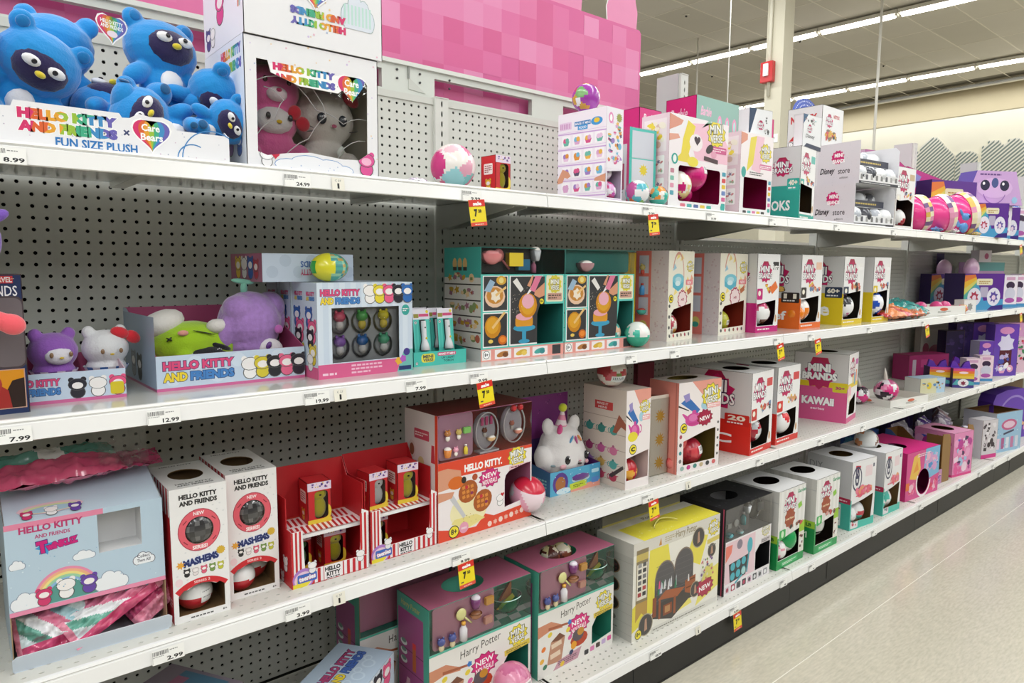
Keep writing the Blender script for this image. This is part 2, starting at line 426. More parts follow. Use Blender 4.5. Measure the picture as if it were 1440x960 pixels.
# ceiling lamps
LAMP = mat('lamp_tube', base='ffffff', emit='fff9ee', es=9)
def lamp_mesh():
    r = empty('ceiling_lamp', (0, 0, 0)); mb = MB()
    mb.box((-.075, 0, .05), (.075, 1.075, .10), 'dedbd0'); mb.box((-.01, .3, .1), (.01, .33, .16), 'bbb'); mb.box((-.01, .8, .1), (.01, .83, .16), 'bbb')
    mb.build('housing', METAL, r)
    m2 = MB(); m2.ell((0, .5375, .045), (.062, .50, .042), 'fff', n=16); m2.v = [(v[0], .5375+max(-.50, min(.50, (v[1]-.5375)*3)), v[2]) for v in m2.v]; m2.build('tube', LAMP, r)
    m3 = MB(); m3.box((-.05, .0, .03), (.05, .03, .05), 'b8b4a8'); m3.build('end_cap', METAL, r)
    return r
lp = lamp_mesh(); first = True; cnt = 0
for row, (x0, y0, sl, n) in enumerate([(10.62, 2.15, -.082, 9), (14.37, 2.3, -.072, 9)]):
    for i in range(n):
        y = y0+1.085*i; x = x0+sl*(y-4.4)
        o = lp if cnt == 0 else copy_tree(lp); cnt += 1
        o.location = (x, y, CEIL-.13); o.rotation_euler = (0, 0, -math.atan(sl))
        tag(o, 'slim white fluorescent ceiling lamp, %s from the right in the %s bright row' % (ORD[i], ['nearer', 'farther'][row]), 'ceiling lamp', ['lamps of the nearer ceiling row', 'lamps of the farther ceiling row'][row])
# rods hanging from the ceiling
for x, y, z0, r, lab in [(6.6, 4.35, 2.2, .006, 'thin white rod hanging from the ceiling left of the column'), (9.6, 6.9, 2.3, .012, 'short white rod hanging between the shelf post and the column'), (9.4, 4.02, 2.0, .018, 'thick white rod hanging from the ceiling right of the column')]:
    mb = MB(); mb.tube([(0, 0, z0), (0, 0, CEIL)], r, 'e6e4dc'); o = mb.build('hanging_rod', METAL); o.location = (x, y, 0); tag(o, lab, 'rod')
# ================================================================ shelving
def perf(mb, nx, ny, px, py, rx, rz, c, x0=0, z0=0, y=0, stag=False, th=.0012):
    """sheet in the XZ plane with a real hole in every cell"""
    ang = [math.radians(22.5+45*k) for k in range(8)]
    for j in range(ny):
        sh = px/2 if stag and j % 2 else 0
        for i in range(nx - (1 if sh else 0)):
            cx = x0+px*(i+.5)+sh; cz = z0+py*(j+.5)
            hole = [(cx+rx*math.cos(t)*1.05, cz+rz*math.sin(t)*1.05) for t in ang]
            e = [(px/2, py/4), (px/4, py/2), (-px/4, py/2), (-px/2, py/4), (-px/2, -py/4), (-px/4, -py/2), (px/4, -py/2), (px/2, -py/4)]
            out = [(cx+a, cz+b) for a, b in e]
            vs = [(p[0], y, p[1]) for p in out]+[(p[0], y, p[1]) for p in hole]+[(p[0], y+.004, p[1]) for p in hole]
            fs = [(k, 8+k, 8+(k+1) % 8, (k+1) % 8) for k in range(8)]+[(8+k, 16+k, 16+(k+1) % 8, 8+(k+1) % 8) for k in range(8)]
            mb.add(vs, fs, c)
            for sx, sz in ((1, 1), (-1, 1), (-1, -1), (1, -1)):
                mb.add([(cx+sx*px/2, y, cz+sz*py/4), (cx+sx*px/2, y, cz+sz*py/2), (cx+sx*px/4, y, cz+sz*py/2)], [(0, 1, 2)], c)
        if sh:
            for xa in (x0, x0+px*(nx-.5)): mb.add([(xa, y, z0+py*j), (xa+px/2, y, z0+py*j), (xa+px/2, y, z0+py*(j+1)), (xa, y, z0+py*(j+1))], [(0, 1, 2, 3)], c)
SHC = 'cfd1c9'
def peg_panel(h):
    ny = int(h/.0254); nx = 45; mb = MB(); x0 = (W-nx*.0254)/2
    perf(mb, nx, ny, .0254, .0254, .0040, .0040, SHC, x0, 0, 0)
    H = ny*.0254
    mb.box((.02, 0, 0), (x0, .003, H), SHC); mb.box((W-x0, 0, 0), (W-.02, .003, H), SHC)
    mb.box((.02, -.004, H), (W-.02, .012, h), SHC)
    return mb
GON = empty('gondola_frame', (BAYX[0], BK, 0), 0, 'long grey steel shelving frame with pegboard back and black kick plates', 'shelving')
g = lambda x: x-BAYX[0]
pt = peg_panel(1.67); ps = peg_panel(1.28); tall = low = None
for i in range(NB):
    if i < 3:
        if not tall: tall = o = pt.build('pegboard_panel', METAL, GON)
        else: o = tall.copy(); COL.objects.link(o)
    else:
        if not low: low = o = ps.build('pegboard_panel', METAL, GON)
        else: o = low.copy(); COL.objects.link(o)
    o.location = (g(BAYX[i]), 0, .14)
mb = MB(); mb.box((0, .05, .1), (g(BAYX[3]), .06, 1.8), '161615'); mb.box((g(BAYX[3]), .05, .1), (g(BAYX[-1]), .06, 1.42), '161615'); mb.build('hole_shade_sheet', MATTE, GON)  # near-black sheet standing in for the shade behind the pegboard holes
def upright(h):
    mb = MB(); n = int((h-.1)/.03)
    perf(mb, 1, n, .030, .030, .0035, .0095, 'd6d7d0', -.015, .1, -.012)
    mb.box((-.024, -.012, 0), (-.015, .03, h), 'd6d7d0'); mb.box((.015, -.012, 0), (.024, .03, h), 'd6d7d0')
    mb.box((-.015, .004, .08), (.015, .008, h), '1c1c1c'); mb.box((-.024, -.014, h-.003), (.024, .03, h), 'd6d7d0')  # near-black strip stands in for the shade inside the post slots
    mb.box((-.015, -.012, .1+n*.03), (.015, -.008, h), 'd6d7d0')
    return mb
us = upright(1.815); ut = upright(2.10); a1 = a2 = None
for i in range(NB+1):
    if i in (0, 1, 2):
        if not a1: a1 = o = us.build('upright_post', METAL, GON)
        else: o = a1.copy(); COL.objects.link(o)
    else:
        if not a2: a2 = o = ut.build('upright_post', METAL, GON)
        else: o = a2.copy(); COL.objects.link(o)
    o.location = (g(BAYX[i]), 0, 0)
# a wider grey face plate on the tall posts facing along the aisle
for i in range(3, NB+1):
    mb = MB(); mb.box((-.03, .0, 1.5), (-.024, .11, 2.10), 'c4bfc2'); mb.box((-.031, .01, 1.9), (-.03, .10, 1.903), '555'); o = mb.build('post_side_plate', METAL, GON); o.location = (g(BAYX[i]), 0, 0)
for i in range(NB):
    mb = MB(); mb.box((.001, 0, 0), (W-.001, .015, .104), '171615'); mb.box((.001, -.001, .0), (W-.001, 0, .006), '111010')
    mb.box((.30, -.0015, .02), (.301, 0, .10), '333'); o = mb.build('kick_plate', mat('black_kick', rough=.5, mottle=.1) if i == 0 else KP, GON); KP = o.data.materials[0]
    o.location = (g(BAYX[i]), YF[4]+.004-BK, 0)
# header rail with slots
mb = MB(); hz0, hz1 = 1.815, 1.908; xa, xb = 0, g(2.36)
slots = [(-.62, -.14), (.10, .62), (.70, 1.06), (1.245, 1.65), (1.80, 2.20)]
mb.plate((0, .02, 0), (1, 0, 0), (0, 0, 1), (0, -1, 0), [(xa, hz0), (xb, hz0), (xb, hz1), (xa, hz1)], [[(g(s), 1.822), (g(e), 1.822), (g(e), 1.876), (g(s), 1.876)] for s, e in slots], .02, 'd3d8d0', 'b9beb6')
mb.box((xa, .012, hz1-.012), (xb, .045, hz1), 'dde0d9')
mb.build('header_rail', METAL, GON)
mb = MB(); mb.prism([(g(S0)-.10, .018, 1.83), (g(S0)-.10, .018, 1.865), (g(S0)-.04, .018, 1.825)], (0, -1, 0), .004, 'c9ccc4'); mb.box((g(S0)-.103, .015, 1.86), (g(S0)-.098, .02, 1.91), '8a8d88'); mb.build('gusset_bracket', METAL, GON)
for dx in (-.14, -.06, .05):
    for z in (1.88, 1.855): mb = MB(); mb.tube([(g(S0)+dx, .016, z), (g(S0)+dx, .021, z)], .0035, '444', n=8); mb.build('bolt', METAL, GON)
# pink header board with printed squares of many pinks
R = random.Random(12)
pk = empty('pink_header_board', (.5, 1.91, 1.75), 0, 'long pink checkered header board standing above the pegboard', 'sign')
mb = MB(); mb.prism([(x-.5, 0, z-1.75) for x, z in [(-1.3, 1.80), (2.272, 1.80), (2.272, 2.235), (2.262, 2.247), (-1.3, 2.247)]], (0, -1, 0), .006, 'd8609a')
mb.build('board', CARD, pk)
pinks = ['dd6ca2', 'e078aa', 'da6299', 'e382b1', 'd65c93', 'df73a5', 'dc6ea1', 'e58cb8']
mb = MB(); xs = [2.262-.0795*i for i in range(45)]
zs = [1.80, 1.865, 1.94, 2.014, 2.089, 2.164, 2.235]
for i in range(len(xs)-1):
    for j in range(len(zs)-1):
        if R.random() < .94: c = R.choice(pinks); mb.face([(xs[i+1]-.5, -.0006, zs[j]-1.75), (xs[i]-.5, -.0006, zs[j]-1.75), (xs[i]-.5, -.0006, zs[j+1]-1.75), (xs[i+1]-.5, -.0006, zs[j+1]-1.75)], c)
mb.build('square_print', INK, pk)
for pts, lab in [([(1.93, 2.247), (1.935, 2.30), (1.90, 2.34), (1.84, 2.42), (1.70, 2.46), (1.60, 2.36), (1.58, 2.247)], None), ([(2.075, 2.247), (2.07, 2.30), (2.085, 2.34), (2.07, 2.40), (2.10, 2.46), (2.2, 2.48), (2.24, 2.42), (2.235, 2.36), (2.25, 2.31), (2.245, 2.247)], None)]:
    mb = MB(); mb.prism([(x-.5, .002, z-1.75) for x, z in pts], (0, -1, 0), .006, 'e58bb4', 'f3eef0'); mb.build('silhouette', CARD, pk)
# shelves
BAYN = ['leftmost', 'second', 'third', 'fourth', 'fifth', 'sixth', 'seventh', 'eighth', 'ninth']
LEV = {1: 'top', 2: 'second', 3: 'third', 4: 'bottom'}
def make_shelf(k):
    yf = YF[k]; d = BK-.014-yf; perfd = k >= 3
    r = empty('shelf', (0, 0, 0)); mb = MB(); c = 'd3d2ca'
    if perfd:
        sub = MB(); n = int((d-.012)/.025); perf(sub, 47, n, .0255, .025, .0042 if k == 3 else .004, .0022 if k == 3 else .0028, c, (W-.006-47*.0255)/2, 0, 0, True)
        L = lambda v: (v[0]+.003, yf+.012+v[2], -v[1])
        mb.v = [L(v) for v in sub.v]; mb.f = sub.f; mb.c = sub.c; mb.m = sub.m; mb.sm = sub.sm
        mb.box((.002, yf+.004, -.003), (W-.002, yf+.012, 0), c); mb.box((.002, yf+.012+n*.025, -.003), (W-.002, BK-.014, 0), c)
    else: mb.box((.002, yf+.004, -.003), (W-.002, BK-.014, 0), 'c9cac4')
    mb.box((.002, yf+.004, -.034), (W-.002, yf+.03, -.003), 'c8c8c0')
    mb.box((.002, yf+.03, -.026), (.006, BK-.014, -.003), c); mb.box((W-.006, yf+.03, -.026), (W-.002, BK-.014, -.003), c)
    for x in (.3, .9): mb.box((x, yf+.03, -.016), (x+.03, BK-.02, -.003), 'c0c0b8')
    mb.build('deck', DECKG if not perfd else METAL, r)
    m2 = MB(); pr = [(.008, .0012), (.0, .0012), (-.002, -.003), (.001, -.006), (-.002, -.008), (-.006, -.0345), (-.002, -.036), (.004, -.033)]
    P = [(.0015, yf+a, b) for a, b in pr]; Q = [(W-.0015, yf+a, b) for a, b in pr]; n = len(pr)
    m2.add(P+Q, [(i, (i+1) % n, n+(i+1) % n, n+i) for i in range(n)]+[tuple(range(n)), tuple(range(2*n-1, n-1, -1))], 'f1f1ef'); m2.build('price_rail', mat('white_rail', rough=.25, coat=.3) if k == 1 else RL, r)
    if k < 4:
        for x in (.02, W-.026):
            m3 = MB(); m3.prism([(x, BK-.02, -.004), (x, BK-.02, -.075), (x, BK-.10, -.072), (x, yf+.10, -.03), (x, yf+.10, -.004)], (1, 0, 0), .004, 'bdbdb6'); m3.build('bracket', METAL, r)
    return r
RL = None
for k in (1, 2, 3, 4):
    sh = make_shelf(k)
    if k == 1: RL = [c for c in sh.children if c.name.startswith('price_rail')][0].data.materials[0]
    for i in range(NB):
        o = sh if i == 0 else copy_tree(sh); o.location = (BAYX[i], 0, ZD[k])
        tag(o, 'white-edged grey steel shelf, %s level in the %s bay of the aisle' % (LEV[k], BAYN[i]), 'shelf', LEV[k]+' level shelves')

# unseen plain blocks for neighbouring shelving, added to cut low light and floor bounce
mb = MB(); mb.box((-12, -11.8, 0), (13, -1.7, 2.0), '77736c'); struct('light_block_front', mb, MATTE)
mb = MB(); mb.box((-12, 3.4, 0), (14, 12, 1.55), 'a8a49c'); struct('light_block_back', mb, MATTE)  # unseen block behind the gondola, added to stop light bouncing off the floor
# ================================================================ builders for the goods
def hx(c, f):
    c = c if len(c) == 6 else ''.join(a*2 for a in c)
    return ''.join('%02x' % max(0, min(255, int(int(c[i:i+2], 16)*f))) for i in (0, 2, 4))
def root_at(name, x, y, z, w, d, rot, label, cat, group=None):
    a = math.radians(rot); c_, s_ = math.cos(a), math.sin(a)
    return empty(name, (x+c_*w/2-s_*d/2, y+s_*w/2+c_*d/2, z), a, label, cat, group)
def art(fn, name, parent, W_, H_, O, U, V, N, m=None, holes=()):
    if not fn: return
    a = Art(W_*100, H_*100); fn(a)
    if a.mb: return a.build(name, parent, O, U, V, N, m, hole_tris(holes) if holes else None)
def carton(name, label, k, x, y, w, d, h, rot=0, z=None, body='eeeeee', fc=None, sc=None, tc=None, inner='8a6c48', fh=(), sh=(), th=(), fa=None, sa=None, ta=None, group=None, cat='box', film=False, t=.0015, out=None):
    z = ZD[k] if z is None else z
    r = root_at(name, x, y, z, w, d, rot, label, cat, group)
    mb = MB(); w2, d2 = w/2, d/2; W_, D_, H_ = w*100, d*100, h*100
    R4 = lambda a, b: [(0, 0), (a, 0), (a, b), (0, b)]
    S = .01
    def pl(O, U, V, N, o, hs, c): mb.plate(O, Vector(U)*S, Vector(V)*S, N, o, hs, t, c, inner)
    pl((-w2, -d2, 0), (1, 0, 0), (0, 0, 1), (0, -1, 0), out or R4(W_, H_), fh, fc or body)
    pl((-w2, d2, 0), (0, -1, 0), (0, 0, 1), (-1, 0, 0), R4(D_, H_), sh, sc or body)
    pl((w2, -d2, 0), (0, 1, 0), (0, 0, 1), (1, 0, 0), R4(D_, H_), (), sc or body)
    pl((w2, d2, 0), (-1, 0, 0), (0, 0, 1), (0, 1, 0), R4(W_, H_), (), body)
    pl((-w2, -d2, h), (1, 0, 0), (0, 1, 0), (0, 0, 1), R4(W_, D_), th, tc or body)
    mb.box((-w2+t, -d2+t, 0), (w2-t, d2-t, t), inner)
    bd = mb.build('carton_body', CARD, r)
    art(fa, 'front_print', bd, w, h, (-w2, -d2, 0), (1, 0, 0), (0, 0, 1), (0, -1, 0), holes=fh)
    art(sa, 'side_print', bd, d, h, (-w2, d2, 0), (0, -1, 0), (0, 0, 1), (-1, 0, 0), holes=sh)
    art(ta, 'top_print', bd, w, d, (-w2, -d2, h), (1, 0, 0), (0, 1, 0), (0, 0, 1), holes=th)
    if film and fh:
        f = MB()
        for q in fh: f.face([(-w2+p[0]*S, -d2+.001, p[1]*S) for p in q], 'fff')
        f.build('window_film', CLEAR, r)
    return r
def patch_fn(pal, seed, n=30, lim=None):
    R = random.Random(seed); pts = [(Vector((R.gauss(0, 1), R.gauss(0, 1), R.gauss(0, 1))).normalized(), R.choice(pal)) for _ in range(n)]
    def f(p):
        if lim:
            q = lim(p)
            if q: return q
        return max(pts, key=lambda a: a[0].dot(p))[1]
    return f
def ball(name, label, x, y, z, r, fn, group=None, cat='ball', n=28, m=None, rot=(0, 0, 0), sq=(1, 1, 1), sticker=None, seam=None):
    n = int(n*1.5) if callable(fn) and r < .07 else n
    """z is what it rests on"""
    o = empty(name, (x, y, z), 0, label, cat, group); T = Matrix.Rotation(rot[2], 3, 'Z') @ Matrix.Rotation(rot[1], 3, 'Y') @ Matrix.Rotation(rot[0], 3, 'X')
    mb = MB(); mb.ell((0, 0, r*sq[2]), (r*sq[0], r*sq[1], r*sq[2]), 'fff', n=n, T=T, fn=fn if callable(fn) else (lambda p: fn)); mb.build('shell', m or PLAST, o)
    if seam:
        mb = MB(); mb.tube([Vector((0, 0, r))+T @ Vector((math.cos(t)*r*1.005, math.sin(t)*r*1.005, 0)) for t in [2*PI*i/24 for i in range(25)]], .0012, seam, n=5, cap=False); mb.build('seam_ring', PLAST, o)
    if sticker:
        px, pz, sw, sh_, c, txt = sticker   # direction az, el (deg) seen from the aisle
        az, e = math.radians(px), math.radians(pz)
        N = Vector((math.sin(az)*math.cos(e), -math.cos(az)*math.cos(e), math.sin(e))); U = Vector((math.cos(az), math.sin(az), 0)); V = N.cross(U)*-1
        V = U.cross(N)*-1 if U.cross(N).z < 0 else U.cross(N)
        mb = MB(); nn = 5; C0 = Vector((0, 0, r)); vs = []; fs = []
        for i in range(nn+1):
            for j in range(nn+1):
                q = (N*r+U*(sw*(i/nn-.5))+V*(sh_*(j/nn-.5))).normalized()*(r*1.012); vs.append(C0+q)
        for i in range(nn):
            for j in range(nn): fs.append((i*(nn+1)+j, (i+1)*(nn+1)+j, (i+1)*(nn+1)+j+1, i*(nn+1)+j+1))
        mb.add(vs, fs, c)
        b = len(mb.v)
        for q in range(7):   # barcode bars
            x0 = -.38+.11*q; P = [(x0, -.1), (x0+.05, -.1), (x0+.05, .35), (x0, .35)]
            mb.face([C0+(N*r+U*(sw*a)+V*(sh_*b2)).normalized()*(r*1.018) for a, b2 in P], txt)
        mb.build('sticker', INK, o)
    return o
def remeshed(parts, vox, cname):
    """parts: (centre, radii, (rx,ry,rz) degrees); joined into one continuous skin"""
    mb = MB()
    for p in parts:
        c, r = p[0], p[1]; e = [math.radians(a) for a in (p[2] if len(p) > 2 else (0, 0, 0))]
        T = Matrix.Rotation(e[2], 3, 'Z') @ Matrix.Rotation(e[1], 3, 'Y') @ Matrix.Rotation(e[0], 3, 'X')
        mb.ell(c, r, 'fff', n=18, T=T)
    o = mb.build(cname, PLUSH); m = o.modifiers.new('r', 'REMESH'); m.mode = 'VOXEL'; m.voxel_size = vox; m.use_smooth_shade = True
    s = o.modifiers.new('s', 'SMOOTH'); s.factor = .5; s.iterations = 4
    bpy.context.view_layer.update()
    ev = o.evaluated_get(bpy.context.evaluated_depsgraph_get()); me = D.meshes.new_from_object(ev)
    old = o.data; D.objects.remove(o); D.meshes.remove(old)
    return me
def plush(name, label, x, y, z, parts, c, rot=(0, 0, 0), vox=.0035, m=None, extra=(), group=None, cat='plush toy', bname='body'):
    o = empty(name, (x, y, z), 0, label, cat, group); o.rotation_euler = [math.radians(a) for a in rot]
    me = remeshed(parts, vox, bname)
    at = me.color_attributes.get('Col') or me.color_attributes.new('Col', 'FLOAT_COLOR', 'CORNER')
    for nme in [a.name for a in me.color_attributes if a.name != 'Col']: me.color_attributes.remove(me.color_attributes[nme])
    at = me.color_attributes['Col']; at.data.foreach_set('color', list(col(c))*len(at.data))
    me.materials.clear(); me.materials.append(m or PLUSH)
    for p in me.polygons: p.use_smooth = True
    b = D.objects.new(bname, me); COL.objects.link(b); b.parent = o
    for e in extra:
        nm, ct, r, cc = e[:4]; rr_ = e[4] if len(e) > 4 else (0, 0, 0); mm = e[5] if len(e) > 5 else PLUSH
        q = [math.radians(a) for a in rr_]; T = Matrix.Rotation(q[2], 3, 'Z') @ Matrix.Rotation(q[1], 3, 'Y') @ Matrix.Rotation(q[0], 3, 'X')
        mb = MB(); mb.ell(ct, r, cc, n=14, T=T); mb.build(nm, mm, o)
    return o
def bag(name, label, x, y, z, w, h, t, fn, rot=(0, 0, 0), seed=1, m=None, group=None, cat='bag', nx=44, ny=30, rough=.006):
    """pillow bag lying in XY, crimped ends along X; z is its base"""
    o = empty(name, (x, y, z), 0, label, cat, group); mb = MB(); R = random.Random(seed)
    for side in (1, -1):
        vs = []; fs = []; cs = []
        for i in range(nx+1):
            for j in range(ny+1):
                u = i/nx*2-1; v = j/ny*2-1
                pr = max(0, 1-abs(u)**3)**.7*max(0, 1-abs(v)**2.4)**.6
                nz = noise.noise(Vector((u*3+seed, v*3, side*2)))*rough*2*(.3+pr)+noise.noise(Vector((u*9, v*9+seed, side)))*rough
                sh = 1-.10*pr*(1 if abs(u) < .9 else 0)
                vs.append((u*w/2, v*h/2*sh, side*(t/2*pr)+nz+t/2))
        for i in range(nx):
            for j in range(ny):
                fs.append((i*(ny+1)+j, (i+1)*(ny+1)+j, (i+1)*(ny+1)+j+1, i*(ny+1)+j+1)); cs.append(fn((i+.5)/nx, (j+.5)/ny, side))
        mb.add(vs, fs, cs, sm=True)
    b = mb.build('film', m or FILM, o); b.rotation_euler = [math.radians(a) for a in rot]
    zs = [(b.rotation_euler.to_matrix() @ v.co).z for v in b.data.vertices]; b.location.z = -min(zs)
    return o
def tray(name, label, k, x, y, w, d, h, hb, rot=0, z=None, fc='dfe8f2', sc='cfd8e4', bc='b5527c', inner='b5527c', fa=None, sa=None, ba=None, group=None, cat='display tray', flat=None, front_out=None, t=.002, hs=None):
    """open tray: low front h, tall back hb, sloped sides"""
    z = ZD[k] if z is None else z; r = root_at(name, x, y, z, w, d, rot, label, cat, group); w2, d2 = w/2, d/2; S = .01
    hs = hb if hs is None else hs
    mb = MB(); W_, D_, H_, B_ = w*100, d*100, h*100, hb*100
    mb.plate((-w2, -d2, 0), (S, 0, 0), (0, 0, S), (0, -1, 0), front_out or [(0, 0), (W_, 0), (W_, H_), (0, H_)], [], t, fc, inner)
    so = [(0, 0), (D_, 0), (D_, H_), (D_*.12, hs*100), (0, hs*100)]
    mb.plate((-w2, d2, 0), (0, -S, 0), (0, 0, S), (-1, 0, 0), so, [], t, sc, inner)
    mb.plate((w2, d2, 0), (0, -S, 0), (0, 0, S), (1, 0, 0), so, [], t, sc, inner)
    mb.plate((-w2, d2-t, 0), (S, 0, 0), (0, 0, S), (0, -1, 0), [(0, 0), (W_, 0), (W_, B_), (0, B_)], [], t, bc, sc)
    mb.box((-w2+t, -d2+t, .0005), (w2-t, d2-t, t), inner); bd = mb.build('tray_body', CARD, r)
    art(fa, 'front_print', bd, w, max([h]+[q[1]/100 for q in (front_out or [])]), (-w2, -d2, 0), (1, 0, 0), (0, 0, 1), (0, -1, 0))
    art(sa, 'side_print', bd, d, hb, (-w2, d2, 0), (0, -1, 0), (0, 0, 1), (-1, 0, 0))
    art(ba, 'back_print', bd, w, hb, (-w2, d2-t, 0), (1, 0, 0), (0, 0, 1), (0, -1, 0))
    return r
# ---- small print motifs
RAINBOW = ['d8306c', 'e0632f', 'e8a52f', '9cc23c', '3fae86', '3f8fc8', '6a62b4']
def busy(A, x, y, w, h, pal, n, seed, s=None):
    R = random.Random(seed); s = s or min(w, h)*.16
    for i in range(int(n*1.6)):
        px = R.uniform(x+s, x+w-s); py = R.uniform(y+s, y+h-s); c = R.choice(pal); k = R.random(); q = s*R.uniform(.5, 1.1)
        if k < .4: A.el(px, py, q, q*R.uniform(.5, 1), c, n=10, a=R.uniform(0, 180))
        elif k < .65: A.rect(px-q*.7, py-q*.5, q*1.4, q, c, a=R.uniform(-30, 30))
        elif k < .8: A.poly([(px-q, py+q*.3), (px+q, py+q*.3), (px+q*.6, py-q*.6), (px-q*.6, py-q*.6)], c); A.el(px, py+q*.3, q, q*.35, R.choice(pal), n=10)
        else: A.star(px, py, q, c, n=5, q=.5)
def dots(A, n, pal, seed, r=.12, box=None):
    R = random.Random(seed); x, y, w, h = box or (0, 0, A.W, A.H)
    for i in range(n): A.el(R.uniform(x+.3, x+w-.3), R.uniform(y+.3, y+h-.3), r*R.uniform(.6, 1.2), c=R.choice(pal), n=6)
def cloud(A, x, y, w, h, c, oc=None):
    L = [(x+w*.18, y+h*.35, w*.18, h*.35), (x+w*.42, y+h*.6, w*.22, h*.4), (x+w*.68, y+h*.5, w*.18, h*.38), (x+w*.86, y+h*.3, w*.14, h*.3)]
    if oc:
        for a, b, c1, d in L: A.el(a, b, c1+.12, d+.12, oc)
    for a, b, c1, d in L: A.el(a, b, c1, d, c)
    A.rect(x+w*.1, y, w*.8, h*.4, c)
def critter(A, x, y, s, c, c2='f4f0ee', oc='555'):
    """plain unnamed little animal: head, body, two round ears"""
    A.el(x, y+s*.3, s*.36, s*.34, oc); A.el(x, y+s*.3, s*.32, s*.30, c); A.el(x-s*.28, y+s*.98, s*.14, c=c); A.el(x+s*.28, y+s*.98, s*.14, c=c)
    A.el(x, y+s*.72, s*.44, s*.33, oc); A.el(x, y+s*.72, s*.41, s*.30, c); A.el(x, y+s*.66, s*.26, s*.18, c2)
def row_critters(A, x, y, s, cols, gap=.85):
    for i, c in enumerate(cols): critter(A, x+i*s*gap, y, s, c)
def mv_badge(A, x, y, s, c='f0dc3c'):
    A.star(x, y, s*1.0, '8a8a3a', n=11, q=.82, sy=.86); A.star(x, y, s*.93, c, n=11, q=.82, sy=.86)
    A.text('MINI', x-s*.68, y+s*.03, s*1.3, s*.5, 'f6f6ee', off=.03, oc='5c5c58', ow=.05, a=8); A.text('VERSE', x-s*.62, y-s*.5, s*1.25, s*.45, 'f6f6ee', off=.03, oc='5c5c58', ow=.05, a=6)
def mb_badge(A, x, y, s, c='c2185f'):
    A.poly([(x-s*.55, y+s*.6), (x-s*.3, y+s*.95), (x+s*.3, y+s*.95), (x+s*.55, y+s*.6)], 'a8194a'); A.star(x, y, s, c, n=11, q=.8, sy=.85)
    A.text('MINI', x-s*.72, y+s*.05, s*1.3, s*.52, 'ffffff', off=.03, oc='2c1a48', ow=.05); A.text('BRANDS', x-s*.95, y-s*.48, s*1.9, s*.48, 'ffffff', off=.03, oc='2c1a48', ow=.05)
def eight(A, x, y, r, t='8+', c='f2e03a'): A.el(x, y, r, c='222'); A.el(x, y, r*.86, c=c); A.text(t, x-r*.55, y-r*.4, r*1.1, r*.85, '222', off=.03)
def burst(A, x, y, r, t, c='d2286e', a=0):
    A.star(x, y, r, hx(c, .7), n=12, q=.8, sy=.7); A.star(x, y, r*.92, c, n=12, q=.8, sy=.7)
    ls = t.split('\n'); n = len(ls)
    for i, l in enumerate(ls): A.text(l, x-r*.62, y+r*(.42*(n/2-1-i))+.0, r*1.24, r*.34, 'ffffff', off=.02, a=a)
def hkf(A, x, y, w, h, c1='e0507f', c2='f0d53c', c3='4a86c8', oc='2c3f70', off=.06):
    A.text('HELLO KITTY', x, y+h*.54, w, h*.44, c1, off=off, oc=oc, ow=.05)
    A.text('AND', x, y, w*.33, h*.44, c2, off=off, oc=oc, ow=.05); A.text('FRIENDS', x+w*.37, y, w*.63, h*.44, c3, off=off, oc=oc, ow=.05)
def hkr(A, x, y, w, h, pal=RAINBOW, flip=0, off=.09):
    if not flip:
        A.text('HELLO KITTY', x, y+h*.55, w, h*.42, pal, off=off); A.text('AND FRIENDS', x, y, w, h*.42, pal, off=off)
    else:
        A.text('HELLO KITTY', x, y, w, h*.42, pal[::-1], off=off, a=180); A.text('AND FRIENDS', x, y+h*.55, w, h*.42, pal[::-1], off=off, a=180)
def carebears(A, x, y, r):
    for i, c in enumerate(RAINBOW): pass
    A.heart(x, y, r*1.12, 'ffffff')
    n = len(RAINBOW)
    pts = []
    for i in range(40):
        t = 2*PI*i/40; pts.append((x+r*math.sin(t)**3, y+r*(.81*math.cos(t)-.31*math.cos(2*t)-.125*math.cos(3*t)-.06*math.cos(4*t))))
    for i in range(20):   # vertical colour bands of the heart
        a, b = pts[i], pts[(40-i) % 40]; a2, b2 = pts[i+1], pts[(39-i) % 40]
        for k in range(n):
            f0, f1 = k/n, (k+1)/n; L = lambda p, q, f: (p[0]+(q[0]-p[0])*f, p[1]+(q[1]-p[1])*f)
            A.mb.append(([L(b, a, f0), L(b, a, f1), L(b2, a2, f1), L(b2, a2, f0)], [(0, 1, 2, 3)], RAINBOW[k], A.k))
    A.k += 1
    A.text('Care', x-r*.55, y+r*.12, r*1.0, r*.42, 'ffffff', off=.03); A.text('Bears', x-r*.6, y-r*.42, r*1.2, r*.42, 'ffffff', off=.03)
